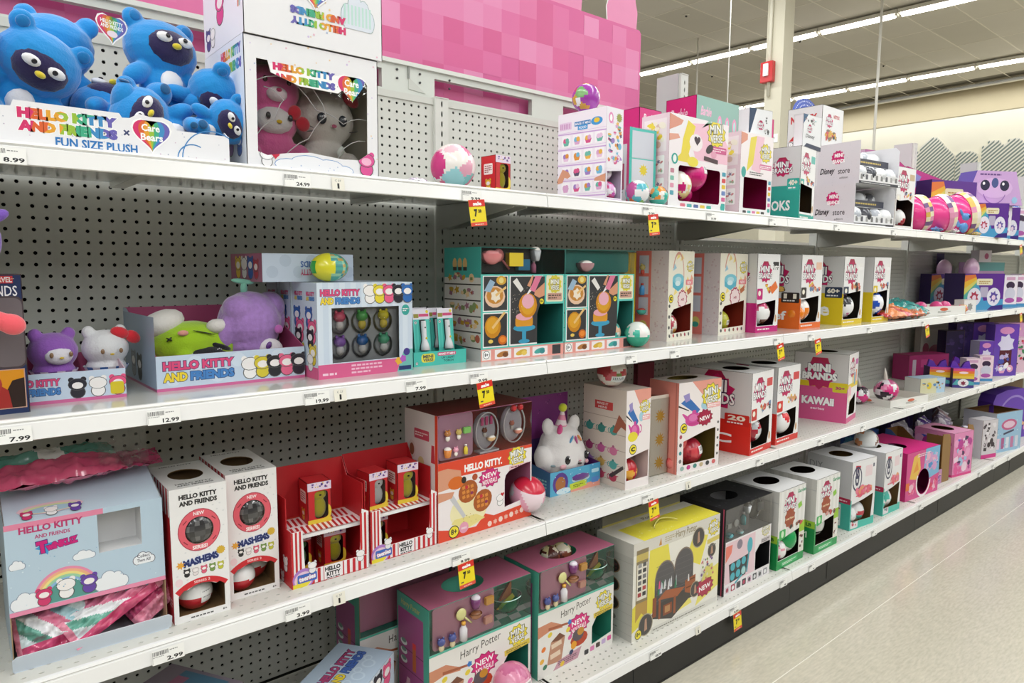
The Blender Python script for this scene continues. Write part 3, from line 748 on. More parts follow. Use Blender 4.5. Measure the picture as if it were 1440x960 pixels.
def prop(kind, parent, p, s, c, c2='f4f0e8'):
    x, y, z = p; mb = MB()
    if kind == 'cup': mb.tube([(x, y, z), (x, y, z+s*.2), (x, y, z+s)], [s*.35, s*.42, s*.55], c, n=12); mb.ell((x, y, z+s), (s*.5, s*.5, s*.35), c2, n=10)
    elif kind == 'bowl': mb.ell((x, y, z+s*.5), (s*.6, s*.5, s*.5), c, n=14, z1=.05); mb.ell((x, y, z+s*.5), (s*.5, s*.42, s*.2), c2, n=12)
    elif kind == 'bottle': mb.tube([(x, y, z), (x, y, z+s*.7), (x, y, z+s*.9), (x, y, z+s*.95)], [s*.25, s*.25, s*.12, s*.12], c, n=10); mb.tube([(x, y, z+s*.95), (x, y, z+s*1.15)], s*.14, c2, n=8)
    elif kind == 'pan': mb.ell((x, y, z+s*.4), (s*.4, s*.15, s*.4), c, n=14); mb.tube([(x+s*.3, y, z+s*.1), (x+s*.8, y, z-s*.4)], s*.07, c2, n=6)
    elif kind == 'figure': mb.ell((x, y, z+s*.25), (s*.25, s*.2, s*.3), c2, n=10); mb.ell((x, y, z+s*.72), (s*.36, s*.28, s*.3), c, n=12); mb.ell((x-s*.2, y, z+s), (s*.1, s*.08, s*.12), c, n=8); mb.ell((x+s*.2, y, z+s), (s*.1, s*.08, s*.12), c, n=8)
    elif kind == 'box': mb.box((x-s*.4, y-s*.15, z), (x+s*.4, y+s*.15, z+s*.6), c)
    else: mb.ell((x, y, z+s*.4), (s*.4, s*.25, s*.4), c, n=12)
    return mb.build('miniature_'+kind, PLAST, parent)
def showcase(name, label, k, x, y, w, d, h, hl, rot=0, z=None, body='f2f2f2', sc=None, tc='e8e8e8', back='e88', tray='d88', inner='8a6c48', fa=None, sa=None, ta=None, fh=(), th=(), props=(), tray_x=(.02, .98), tray_y=.02, tri='ccc', ledge=None, group=None, cat='box'):
    """card box printed up to hl, its upper front a clear window over a moulded insert with miniatures"""
    z = ZD[k] if z is None else z; r = root_at(name, x, y, z, w, d, rot, label, cat, group); w2, d2, S, t = w/2, d/2, .01, .0015
    W_, D_, H_, L_ = w*100, d*100, h*100, hl*100; mb = MB()
    mb.plate((-w2, -d2, 0), (S, 0, 0), (0, 0, S), (0, -1, 0), [(0, 0), (W_, 0), (W_, L_), (0, L_)], fh, t, body, inner)
    mb.plate((-w2, d2, 0), (0, -S, 0), (0, 0, S), (-1, 0, 0), [(0, 0), (D_, 0), (D_, H_), (0, H_)], [], t, sc or body, inner)
    mb.plate((w2, d2, 0), (0, -S, 0), (0, 0, S), (1, 0, 0), [(0, 0), (D_, 0), (D_, L_), (D_*.45, L_), (D_*.45, H_), (0, H_)], [], t, sc or body, inner)
    mb.plate((w2, d2, 0), (-S, 0, 0), (0, 0, S), (0, 1, 0), [(0, 0), (W_, 0), (W_, H_), (0, H_)], [], t, body, back)
    mb.plate((-w2, -d2, h), (S, 0, 0), (0, S, 0), (0, 0, 1), [(0, 0), (W_, 0), (W_, D_), (0, D_)], th, t, tc, inner)
    mb.box((-w2+t, -d2+t, hl-t), (w2-t, d2-t, hl), ledge or back); mb.box((-w2+t, -d2+t, 0), (w2-t, d2-t, t), inner)
    bd = mb.build('carton_body', CARD, r)
    f = MB(); f.face([(-w2, -d2+.0005, hl), (w2, -d2+.0005, hl), (w2, -d2+.0005, h), (-w2, -d2+.0005, h)], 'fff'); f.face([(w2-.0005, -d2, hl), (w2-.0005, -d2+d*.55, hl), (w2-.0005, -d2+d*.55, h), (w2-.0005, -d2, h)], 'fff'); f.build('clear_window', CLEARB, r)
    xa, xb = -w2+w*tray_x[0], -w2+w*tray_x[1]; ty = -d2+tray_y
    m2 = MB(); m2.plate((xa, ty, hl), (1, 0, 0), (0, 0, 1), (0, -1, 0), rr(0, .004, xb-xa, h-hl-.006, .01), [], .004, tray, tray); m2.build('insert_panel', CARD, r)
    for kind, fx, fz, s, c, *c2 in props: prop(kind, r, (-w2+w*fx, ty-.006-s*.1, hl+(h-hl)*fz), s, c, *(c2 or ['f4f0e8']))
    art(fa, 'front_print', bd, w, hl, (-w2, -d2, 0), (1, 0, 0), (0, 0, 1), (0, -1, 0), holes=fh)
    art(sa, 'side_print', bd, d, h, (-w2, d2, 0), (0, -1, 0), (0, 0, 1), (-1, 0, 0))
    art(ta, 'top_print', bd, w, d, (-w2, -d2, h), (1, 0, 0), (0, 1, 0), (0, 0, 1), holes=th)
    return r
# ================================================================ top shelf
T1 = ZD[1]
def f_funsize(A):
    A.rect(0, 0, A.W, 5.2, 'f1f1f4'); dots(A, 60, ['c9cede', 'd9c4d6', 'b9bccb'], 3, .12, (0, .3, A.W, 4.8))
    A.text('HELLO KITTY', 23.0, 4.3, 14.2, 1.75, RAINBOW, off=.09, oc='ffffff'); A.text('AND FRIENDS', 23.0, 2.3, 14.2, 1.75, RAINBOW, off=.09, oc='ffffff')
    A.text('×', 38.1, 3.3, 1.0, 1.0, '3c4670', off=.03); carebears(A, 42.6, 4.1, 3.0)
    A.text('FUN SIZE PLUSH', 28.0, .35, 12.2, 1.5, '2a78be', off=.03)
    A.ring(53, .4, 5.3, 5.5, '3f86c4', 40, 180); A.ring(49.5, .3, 2.6, 2.8, '3f86c4', 60, 180)
fo = [(0, 0), (56, 0), (56, 4.6), (50, 4.9), (46.8, 5.2), (46, 6.6), (44.5, 7.2), (42.6, 7.0), (40.6, 7.3), (39.2, 6.4), (38, 6.3), (37.6, 7.0), (22.6, 7.0), (22.2, 6.0), (18, 5.8), (14, 6.4), (8, 5.8), (0, 6.2)]
tray('plush_display_tray', 'long white cloud-edged cardboard tray of blue plush bears on the top shelf', 1, -.105, 1.385, .56, .20, .05, .15, fc='f1f1f4', sc='eef0f4', bc='eceef3', inner='e9ebf1', fa=f_funsize, front_out=fo, hs=.15)
BLUE = '1f8fd8'
def blue_bear(label, head, rot, s=1.0, first=[None]):
    if not first[0]:
        parts = [((0, 0, .115), (.062, .048, .052)), ((-.045, 0, .16), (.018, .011, .018)), ((.045, 0, .16), (.018, .011, .018)), ((0, 0, .045), (.040, .034, .045)),
                 ((-.050, -.012, .06), (.017, .016, .028), (0, 50, 0)), ((.050, -.012, .06), (.017, .016, .028), (0, -50, 0)), ((-.03, -.035, .02), (.02, .032, .021)), ((.03, -.035, .02), (.02, .032, .021)), ((0, .035, .03), (.015, .015, .015))]
        ex = [('face_patch', (0, -.030, .112), (.042, .022, .032), '2b2350'), ('eye', (-.018, -.049, .120), (.0135, .006, .0085), 'f2f2f4', (0, 0, 0)), ('eye', (.018, -.049, .120), (.0135, .006, .0085), 'f2f2f4'),
              ('pupil', (-.015, -.0555, .121), (.004, .002, .004), '17141f', (0, 0, 0), PLAST), ('pupil', (.015, -.0555, .121), (.004, .002, .004), '17141f', (0, 0, 0), PLAST), ('nose', (0, -.054, .107), (.008, .006, .005), 'ead43a'),
              ('tummy_patch', (0, -.030, .05), (.020, .009, .022), 'f1f0f2'), ('paw_pad', (-.032, -.066, .022), (.009, .003, .009), '1c5c90'), ('paw_pad', (.032, -.066, .022), (.009, .003, .009), '1c5c90'), ('ear_lining', (-.045, -.009, .161), (.010, .004, .010), '1b7cc0'), ('ear_lining', (.045, -.009, .161), (.010, .004, .010), '1b7cc0')]
        o = first[0] = plush('bear_plush', label, 0, 0, 0, parts, BLUE, extra=ex, group='blue bear plushes in the tray', vox=.003)
    else: o = copy_tree(first[0])
    o['label'] = label; o.rotation_euler = [math.radians(a) for a in rot]; o.scale = (s, s, s)
    o.location = Vector(head)-(o.rotation_euler.to_matrix() @ Vector((0, 0, .115)))*s; return o
blue_bear('blue plush bear with dark face sitting upright beside the heart tag', (.378, 1.53, 1.712), (-8, 3, 14), 1.12)
blue_bear('blue plush bear seen from behind at the left of the tray', (.205, 1.585, 1.70), (10, -8, 160), 1.12)
blue_bear('blue plush bear with tilted dark face lying over the left end of the tray', (.170, 1.485, 1.642), (25, 24, 10), 1.08)
blue_bear('blue plush bear cut by the left edge of the photo', (.045, 1.475, 1.655), (0, 10, -30), 1.1)
blue_bear('blue plush bear lying on its back with one foot up in the tray', (.285, 1.56, 1.59), (-72, 0, 20), 1.05)
blue_bear('blue plush bear peeking over the tray front beside the heart logo', (.318, 1.455, 1.566), (-12, -62, 12), .95)
blue_bear('blue plush bear tumbling out of the right end of the tray', (.463, 1.475, 1.630), (58, 35, 30), .95)
blue_bear('blue plush bear slumped sideways against the windowed plush box', (.470, 1.428, 1.575), (35, 60, 25), .72)
r = empty('heart_tag', (.288, 1.50, 1.70), math.radians(20), 'rainbow heart-shaped paper tag standing between two blue bears', 'tag')
a = Art(6, 6); carebears(a, 3, 3, 2.7); a.mb = a.mb[:-2]; a.text('HELLO KITTY', .9, 3.6, 4.2, .7, 'ffffff', off=.03); a.text('AND FRIENDS', .9, 2.8, 4.2, .7, 'ffffff', off=.03); a.el(3, 1.9, 1.0, .6, 'f7e6ee')
a.build('tag_card', r, (-.03, -.002, 0), (1, 0, 0), (0, 0, 1), (0, -1, 0))
def side_hk(A):
    A.rect(0, 0, A.W, A.H, 'e6ebf4'); hkr(A, A.W*.45, A.H*.76, A.W*.5, A.H*.2); hkr(A, A.W*.08, A.H*.62, A.W*.3, A.H*.16)
    carebears(A, A.W*.66, A.H*.52, 2.8); critter(A, A.W*.62, A.H*.12, 5, '9b5ab0'); critter(A, A.W*.84, A.H*.1, 4.2, '3c62a8'); dots(A, 26, ['c7cfe4', 'e5c6da'], 8)
def f_plushbox(A):
    dots(A, 50, ['b9c7e4', 'eabed0', 'd9c9ea', 'f0d3a8'], 5, .2); A.poly([(5, 20.3), (20.6, 20.3), (20.6, 16.6), (11, 16.6), (5, 18.6)], 'ffffff')
    hkr(A, 5.6, 17.2, 13.2, 3.6, off=.09); A.text('×', 19.2, 18, .9, .9, '445'); carebears(A, 22.7, 18.2, 3.3)
    cloud(A, 5.5, -.0, 17, 3.3, 'f6f7fb', '5a93d0'); A.rect(.3, 0, 27.6, .7, 'f6f7fb'); critter(A, 3.9, .4, 3.2, 'f3f2f4', 'fff'); A.heart(5.6, 2.9, .9, 'cf2e4a'); critter(A, 25.7, .4, 4.6, 'e2559a', 'f7b9d6'); dots(A, 12, ['b9c7e4'], 6, .15, (8, 0, 14, 2.2))
hole = [(2.2, 3.2), (4, 2.6), (8, 3.4), (13, 4), (20, 3.4), (24, 3.6), (26, 5), (26.2, 19.5), (25.6, 20.2), (25, 18.6), (22.7, 15.6), (20.4, 17.6), (19.4, 16.8), (11, 16.9), (5.2, 18.6), (4.6, 20.8), (2.4, 20.8)]
b1 = carton('plush_window_box', 'white window carton with a pink and a pale plush, beside the blue bears', 1, .488, 1.385, .287, .235, .250, z=T1, body='f1f1f4', fa=f_plushbox, sa=side_hk, fh=[hole], inner='e8e4d2', film=True)
pk1 = plush('bear_plush', 'pink plush bear with cream face sitting left inside the white window box', .565, 1.46, T1+.003, [((0, 0, .165), (.062, .045, .052)), ((.045, 0, .21), (.018, .012, .02)), ((-.045, 0, .21), (.018, .012, .02)), ((0, 0, .05), (.05, .04, .05)), ((-.05, -.02, .03), (.02, .03, .025)), ((.05, -.02, .035), (.024, .028, .026)), ((0, -.005, .10), (.055, .042, .04))], 'e86aa8', group=None,
    extra=[('muzzle', (0, -.040, .152), (.022, .013, .015), 'f6e6ea'), ('nose', (0, -.052, .158), (.006, .004, .004), 'c2356a'), ('face_patch', (-.004, -.030, .10), (.040, .024, .028), 'f2f0ee'), ('eye', (-.024, -.0535, .105), (.005, .003, .007), '1d1d24', (0, 0, 0), PLAST), ('eye', (.022, -.0525, .105), (.005, .003, .007), '1d1d24', (0, 0, 0), PLAST), ('nose', (-.002, -.054, .095), (.006, .003, .004), 'e8c22e'), ('bow', (.036, -.04, .12), (.014, .008, .016), 'd2263c', (0, 25, 0)), ('bow', (.054, -.038, .100), (.016, .008, .015), 'c9233a', (0, 25, 0)), ('eye', (-.024, -.042, .178), (.005, .003, .006), '4a3030', (0, 0, 0), PLAST), ('eye', (.026, -.041, .178), (.005, .003, .006), '4a3030', (0, 0, 0), PLAST)])
pl1 = plush('cat_plush', 'pale grey-white plush with big lashed eyes at right inside the white window box', .688, 1.47, T1+.003, [((0, 0, .125), (.068, .05, .062)), ((-.035, 0, .19), (.02, .012, .022)), ((.035, 0, .19), (.02, .012, .022)), ((0, 0, .045), (.05, .04, .045)), ((-.045, -.025, .03), (.022, .028, .026)), ((.045, -.025, .03), (.022, .028, .026))], 'dedad2',
    extra=[('eye', (-.026, -.048, .118), (.011, .005, .012), '2c3440', (0, 0, 0), PLAST), ('eye', (.022, -.048, .118), (.010, .005, .012), '2c3440', (0, 0, 0), PLAST), ('eye_glint', (-.023, -.053, .122), (.003, .002, .003), 'fff', (0, 0, 0), PLAST), ('eye_glint', (.025, -.053, .122), (.003, .002, .003), 'fff', (0, 0, 0), PLAST), ('nose', (0, -.052, .104), (.006, .003, .004), 'd26a8c'), ('whisker', (-.05, -.040, .10), (.012, .0015, .0012), '555', (0, 10, 20)), ('whisker', (-.048, -.040, .09), (.012, .0015, .0012), '555', (0, -12, 20)), ('whisker', (.052, -.038, .10), (.010, .0015, .0012), '555', (0, -10, -20)), ('bow', (.05, -.03, .17), (.022, .01, .014), 'c4233c', (0, 35, 0)), ('bow', (.032, -.035, .195), (.02, .01, .012), 'c4233c', (0, 35, 0)), ('charm', (.01, -.058, .052), (.008, .004, .012), 'e9f4ea', (0, 30, 0), PLAST)])
mb = MB()
for pts in ([(.515, 1.4, T1+.17), (.58, 1.398, T1+.185), (.64, 1.4, T1+.13), (.70, 1.4, T1+.11), (.755, 1.4, T1+.125)], [(.51, 1.4, T1+.06), (.55, 1.398, T1+.10), (.57, 1.398, T1+.14), (.53, 1.398, T1+.16)], [(.56, 1.4, T1+.02), (.62, 1.398, T1+.07), (.66, 1.398, T1+.12), (.65, 1.4, T1+.15), (.60, 1.4, T1+.20)], [(.68, 1.4, T1+.02), (.70, 1.398, T1+.06), (.75, 1.398, T1+.08)]):
    P = [Vector(p) for p in pts]; Q = []
    for i in range(len(P)-1):
        for t in (0, .33, .66): Q.append(P[i].lerp(P[i+1], t)+Vector((0, 0, .006*math.sin(t*PI))))
    Q.append(P[-1]); mb.tube([q-Vector(b1.location) for q in Q], .0011, 'fbfbfb', n=5)
mb.build('elastic_cord', PLAST, b1)
def f_flip(A):
    dots(A, 40, ['b9c7e4', 'eabed0', 'd9c9ea', 'f0d3a8'], 15, .2); cloud(A, .6, 8.6, 12.5, 7, 'dfe7f2', '8aa'); A.stripes(1.5, 9, 11, 5, 14, 'c9dff0'); cloud(A, 20.2, 5.2, 7.6, 7, 'dfe7f2', '8aa'); A.stripes(20.8, 6.0, 6.6, 4, 8, 'bfe3da')
    hkr(A, 9.2, 3.6, 12.0, 3.6, flip=1, off=.09); carebears(A, 14.6, 10.6, 3.2); A.text('×', 14.2, 7.6, .9, .9, 'c84')
def side_flip(A):
    A.rect(0, 0, A.W, A.H, 'eceef5'); A.heart(A.W*.8, 12, 3, 'e99bc4'); A.heart(A.W*.8, 12, 2.4, '9cc8e8'); critter(A, A.W*.45, 4.5, 6.5, 'dc3f8c'); critter(A, A.W*.12, 1, 4, '3c3f88'); critter(A, A.W*.24, 1.2, 3.6, 'eee'); A.text('HELLO KITTY', A.W*.88, 5, 1.6, 12, RAINBOW, off=.04)
carton('plush_window_box', 'white carton standing upside down on top of the windowed plush box', 1, .489, 1.382, .297, .238, .250, rot=0, z=T1+.2515, body='f1f1f4', fa=f_flip, sa=side_flip, inner='ddd')
bag('sweet_packet', 'tiny pale lilac packet lying beside the white window box', .895, 1.42, T1, .05, .03, .012, lambda u, v, s: 'cfc6de' if int(u*9) % 2 else 'f0eef6', seed=4, nx=12, ny=8, rough=.002)
def wrap_ball(pal, seed, cap=None, bands=()):
    def lim(p):
        if cap and abs(p.x) > .82: return cap
        for a, b, c in bands:
            if a < p.z < b: return c
    return patch_fn(pal, seed, 46, lim)
ball('surprise_ball', 'large white ball printed with pastel food, alone on the top shelf by the sale tag', 1.02, 1.45, T1, .056, wrap_ball(['f3eef0', '9fd8e0', 'e9a9c0', 'f3eef0', 'e57fa3', 'f5f0ea', 'f4c9d4', '7cc8cc'], 3, 'd22a80'), n=40)
def f_red(A): A.rect(0, A.H*.8, A.W, A.H*.2, 'e9d9ec'); busy(A, 0, A.H*.8, A.W, A.H*.2, ['b2458c', '5b3c8c', 'e3c33a'], 8, 2); A.rect(0, 0, A.W, A.H*.10, 'e8cf3e'); A.el(A.W*.8, A.H*.25, 1.1, 1.8, 'e8cf3e')
def s_red(A): A.rrect(A.W*.2, A.H*.48, A.W*.6, A.H*.30, .3, 'f3efe8'); A.lines(A.W*.26, A.H*.52, A.W*.48, A.H*.22, '8a4040', 4); critter(A, A.W*.5, .4, 2.6, 'e8b92e')
def small_red(label, x, y, z, rot=0, fig='e6d83a', group=None, s=1.0):
    r = carton('capsule_box', label, 1, x, y, .052*s, .055*s, .090*s, rot=rot, z=z, body='c8262c', fc='ccc24a' if 0 else 'c8262c', fh=[rr(1.5*s, 1.0*s, 3.0*s, 6.0*s, .8*s)], fa=f_red, sa=s_red, inner='5a1c1c', group=group, film=True, cat='toy box')
    w2 = .026*s
    mb = MB(); mb.ell((.003*s, -.012*s, .030*s), (.016*s, .012*s, .024*s), fig); mb.ell((.003*s, -.013*s, .060*s), (.017*s, .012*s, .014*s), fig); mb.ell((-.012*s, -.01*s, .068*s), (.005*s, .004*s, .008*s), fig); mb.ell((.012*s, -.01*s, .068*s), (.005*s, .004*s, .008*s), fig); mb.ell((.003*s, -.0245*s, .060*s), (.003*s, .002*s, .002*s), '3a2a20')
    mb.build('figure', PLUSH, r); return r
small_red('small red toy box with yellow figure, alone on the top shelf against the pegboard', 1.112, 1.395, T1, rot=4)
# tall pink-white box and ball on top
PINKS = ['d9a6cf', 'e7c6e2', '9f7cc4', 'd8558c', 'e0953c', '6fb7d8', '6ab8a8', 'e8b44a', '5a4a6a', 'f4f1f6']
def s_tallpink(A):
    A.rect(0, 0, A.W, A.H, 'f0eaf4')
    for i in range(5): A.rect(0, 2+i*4.6, A.W, .35, 'c8a2d8', a=-1.5); A.rect(0, 2.7+i*4.6, A.W, .12, 'd9bde4')
    R = random.Random(5)
    for i in range(4):
        for j in range(4):
            x = 1.6+j*4.3; y = 3.2+i*4.6; c = PINKS[(i*5+j*3) % 9]; A.rrect(x, y, 3.4, 3.2, .3, 'f8f5fb'); A.poly([(x+.4, y+1.6), (x+3, y+1.6), (x+2.5, y+.3), (x+.9, y+.3)], c); A.el(x+1.2, y+1.8, .7, c=PINKS[(i+j*2) % 8]); A.el(x+2.1, y+1.9, .7, c=PINKS[(i*2+j) % 8])
    A.poly([(0, 7.5), (2, 10.5), (4.4, 9.5), (5.3, 8.2), (4, 7.6), (2.8, 8.0), (2, 6.5), (0, 6.2)], 'd99a7c'); A.poly([(A.W, 8), (A.W-4, 7), (A.W-4.2, 6.2), (A.W-2, 6), (A.W, 5.5)], 'd99a7c')
    A.rect(6.5, 22.6, 6.2, 1.3, '2f7fc0'); A.text('MAKE IT MINI', 6.8, 22.9, 5.6, .7, 'fff'); A.rect(7.8, 21.4, 3.8, 1.3, '3f9ad8'); A.text('FOOD', 8.3, 21.7, 2.8, .7, 'fff'); A.el(15, 23.2, 2.2, 1.2, '3f9ad8'); A.el(15, 23.4, 1.1, .7, 'e8c43c'); A.rrect(.6, 22, 4.8, 2.2, .3, 'e4cbe6'); A.stripes(.9, 22.3, 4.2, 1.5, 6, 'c88cc0')
def f_tallpink(A): A.rect(0, 9.6, A.W, A.H-9.6, 'f1edf6'); busy(A, 0, 10, A.W, A.H-13, PINKS, 26, 7, .9); A.el(2, A.H-3, 1.1, 1.6, 'e48cc0'); A.el(2, A.H-3, .6, 1, 'fff'); A.star(5.8, A.H-2.6, 1.4, '9aa24a'); A.rect(0, 0, A.W, .9, 'd8c0e4')
carton('mini_set_box', 'tall white and lilac dispenser box printed with tiny food shelves, under a purple ball', 1, 1.515, 1.392, .078, .186, .268, rot=4, body='efeaf4', sa=s_tallpink, fa=f_tallpink, fh=[[(0.6, 1.2), (7.2, 1.2), (7.2, 9.3), (.6, 8.6)]], sh=[], inner='c9bdd2')
ball('surprise_ball', 'purple and white ball resting on the tall lilac dispenser box', 1.540, 1.50, T1+.2695, .042, wrap_ball(['a23fa8', 'a23fa8', 'f0ecf4', 'd2a03c', '7ab06c', 'a23fa8', 'c0306c'], 9), n=30)
ball('surprise_ball', 'lilac ball showing in the opening of the tall lilac dispenser', 1.553, 1.425, T1+.003, .030, wrap_ball(['c04aa8', 'e0a8d8', 'f0ecf4', 'd8508c'], 10), n=24)
ball('surprise_ball', 'magenta ball above the lilac one in the tall dispenser opening', 1.548, 1.43, T1+.064, .024, wrap_ball(['a83aa0', 'd890d0', 'f0ecf4'], 11), n=20)
# teal framed clear-sided dispenser with sun, and pink cartons behind
def s_barb(A): A.rect(0, 0, A.W, A.H, 'c93a78'); A.rect(1, 1, A.W-2, A.H-6, 'd8dfe0'); A.rrect(1.6, 10, 3, 6, .3, '5aa8a0'); A.rrect(5.4, 5, 2.6, 8, .3, 'b0486a'); A.lines(1.5, 3, 6, 5, '667', 6); A.rect(1, 17, 5, 1, '5cc')
def f_sun(A):
    for x in (0, A.W-1.1): A.rect(x, 0, 1.1, A.H, '4cc5ba')
    for y in (0, A.H*.58, A.H-1): A.rect(0, y, A.W, .8, '58cabf')
    A.rect(1.1, 1, A.W-2.2, A.H*.56, 'dcdfe9'); A.rect(1.1, A.H*.62, A.W-2.2, A.H*.34, 'd5d9e4'); A.star(6.2, 11.2, 2.0, 'ead43c', n=10, q=.6)
carton('mini_set_box', 'teal-framed box with a yellow sun and magenta side, behind two small balls', 1, 1.672, 1.44, .118, .10, .238, rot=-4, body='d9dde4', sc='c93a78', fa=f_sun, sa=s_barb, inner='ccc')
def f_pinkdoll(t, pal=('a51650', 'e9a0c0')):
    def f(A): A.text(t, A.W*.12, A.H*.55, A.W*.6, A.H*.28, 'f7e3ec', off=.03, shear=.3)
    return f
r_ = carton('doll_carton', 'magenta doll carton with white script behind the teal-framed box', 1, 1.93, 1.62, .12, .12, .365, body='d82a80', fa=lambda A: A.text('Barbie', A.W*.15, A.H-4.6, A.W*.62, 2.6, 'fbe6f0', off=.03, shear=.3), group=None)
carton('doll_carton', 'magenta and teal doll carton rising behind the first large window dispenser', 1, 2.23, 1.60, .28, .14, .45, body='8fb8ac', sc='d8267c', fa=lambda A: (A.rect(0, 0, A.W, A.H, '8fb8ac'), A.text('Barbie', 2.5, A.H-7, 7, 3.5, 'f0b6d2', off=.03, shear=.3), [A.el(15+5*i, A.H-9, 1.5, 3.4, 'e99ac0') for i in range(4)], [A.el(15+5*i, A.H-9, .8, 2.2, 'b9e0dc') for i in range(4)], A.rect(0, 0, A.W, A.H-16, 'cfa9b6')), sa=lambda A: A.text('Barbie', 2, A.H-8, 8, 4, 'f6d0e2', shear=.3))
carton('doll_carton', 'magenta doll carton with white script standing behind the second window dispenser', 1, 2.56, 1.62, .25, .14, .44, body='cf2876', sc='cf2876', fa=lambda A: (A.text('Barbie', 4, A.H-8, 14, 4.5, 'fbd6e6', off=.03, shear=.3), busy(A, 0, A.H-26, A.W, 17, ['4a2c30', '8a5040', 'c48a70', '2c2024', 'd8a890'], 16, 3, 3)), sa=lambda A: (A.text('Barbie', 2, A.H-8, 10, 4.5, 'fbd6e6', off=.03, shear=.3), busy(A, 0, A.H-24, A.W, 14, ['e890b0', 'd24c80', 'f0c0d0'], 10, 4, 2)))
ball('surprise_ball', 'white ball with teal flower prints in front of the teal-framed box, left one', 1.672, 1.405, T1, .037, wrap_ball(['f2f0f2', '78c4d0', 'e07838', 'f2f0f2', 'c05098', '9ac870', '58b8c8'], 21), n=30)
ball('surprise_ball', 'white ball with teal prints behind the flower ball on the top shelf', 1.722, 1.46, T1, .035, wrap_ball(['f2f0f2', '66b8cc', 'c050a0', 'e8e0ea'], 22), n=24)
ball('surprise_ball', 'teal-bottomed ball with orange and black food print beside the first window dispenser', 1.757, 1.392, T1, .031, wrap_ball(['f0ece4', '2c2a30', 'e8963c', '3fb8a8', 'f0ece4'], 23, bands=[(-1, -.35, '4fbfb0')]), n=30)
# the two big window dispensers
def f_mvwin(bright):
    def f(A):
        A.rect(0, 14.2, A.W, A.H-14.2, 'f6eef2'); A.poly([(0, 20), (8, 26), (12, A.H), (0, A.H)], 'f3f0f4')
        A.poly([(9, 27), (26, 28.8), (A.W, 22), (A.W, 16), (14, 16)], 'f4c3d6'); A.poly([(6, 16), (10, 17), (13.5, 26.5), (9.5, 28), (7, 22)], 'ecd83c'); A.poly([(3, 15), (12, 14.6), (9, 19.5)], 'e9d44a')
        A.poly([(0, 24), (6, 26.2), (7, 27.6), (0, 29)], 'e09a84'); A.poly([(0, 20.6), (5.5, 22), (4.5, 23.2), (0, 22.8)], 'e5a590')
        A.el(14, 21.4, 3.6, 2.8, 'f7eef0'); A.heart(14.6, 22.2, 1.7, '3a2430'); A.poly([(17, 26.5), (21, 29.5), (A.W*.7, A.H-.5), (19, A.H-1)], '9cc8b0')
        mv_badge(A, A.W-7, 25.5, 5.6); A.rrect(A.W-10.5, 19.2, 9.6, 2.2, .4, 'd0568e'); A.lines(A.W-10, 19.6, 8.6, 1.4, 'fbe6ee', 2, 3); A.el(21.5, 20.2, 2.2, 1.3, '2c2228', a=30); A.el(24, 18.6, 1.6, 1.2, 'e5a2bd'); A.rect(18.5, 16, 8, 1.4, '4a3038', a=-5)
        A.el(3, 15.4, 1.7, c='2fa39a'); A.el(3, 15.4, .9, 1.2, 'f0f6f4'); eight(A, 12.6, 15.4, 1.9) if 0 else A.el(12.5, 15.2, 3, 1.6, 'ecdd4a')
        for i in range(6): A.rrect(A.W-2.9, 1.5+2.1*i, 2.2, 1.4, .3, ['3fa8a0', 'd8649a', '6c87c0', 'e3c33a', 'd8484c', '48a0b8'][i])
        for i in range(4): A.rrect(1.0, 4+2.3*i, 1.9, 1.4, .3, ['5aa8b8', 'e09ab4', '7fc0b0', 'c8889c'][i])
        for i in range(5): A.rrect(6.5+3.6*i, .5, 2.6, 1.2, .3, ['e0788c', '5ab0b0', '5a70a8', 'e2c44a', '4ab8a8'][i]); A.el(A.W-2, 1.5, 1.3, c='3fb0a8')
    return f
def s_mvwin(A):
    A.rect(0, 0, A.W, A.H, 'e6d2da'); A.rect(1, A.H*.6, A.W-2, A.H*.35, 'efe6e8'); busy(A, 1, A.H*.6, A.W-2, A.H*.35, ['ead84a', 'f0ecda', 'd8c0b0'], 12, 3)
    for y in (A.H*.36, A.H*.12): A.rrect(A.W*.35, y, A.W*.5, A.H*.2, .4, 'f7f7f5'); busy(A, A.W*.35, y, A.W*.5, A.H*.2, ['9cc0a0', 'd09090', '8888a0'], 8, 5)
carton('mini_set_box', 'large white and pink dispenser with a window full of magenta balls', 1, 1.803, 1.392, .322, .11, .292, body='f3f1f3', fa=f_mvwin(1), sa=s_mvwin, fh=[rr(5.2, 2.4, 23, 11.2, 1)], inner='a81458')
for i, (x, y, z, r, l, st) in enumerate([(1.895, 1.43, T1+.026, .050, 'magenta and white ball low in the first window dispenser', None), (1.985, 1.445, T1+.062, .058, 'magenta ball with barcode sticker high in the first window dispenser', (25, 15, .05, .03, 'f6f4f4', '444')), (1.88, 1.47, T1+.11, .036, 'dusky ball at the top left in the first window dispenser', None), (1.965, 1.46, T1+.02, .036, 'small magenta ball at the bottom middle of the first window dispenser', None)]):
    ball('surprise_ball', l, x, y, z, r, wrap_ball(['dc2a86', 'e03a90', 'c81c74'] + (['f3efe4', 'f3efe4', 'e8d08c'] if i == 0 else []), 30+i) if i != 2 else 'a8808a', n=30, sticker=st)
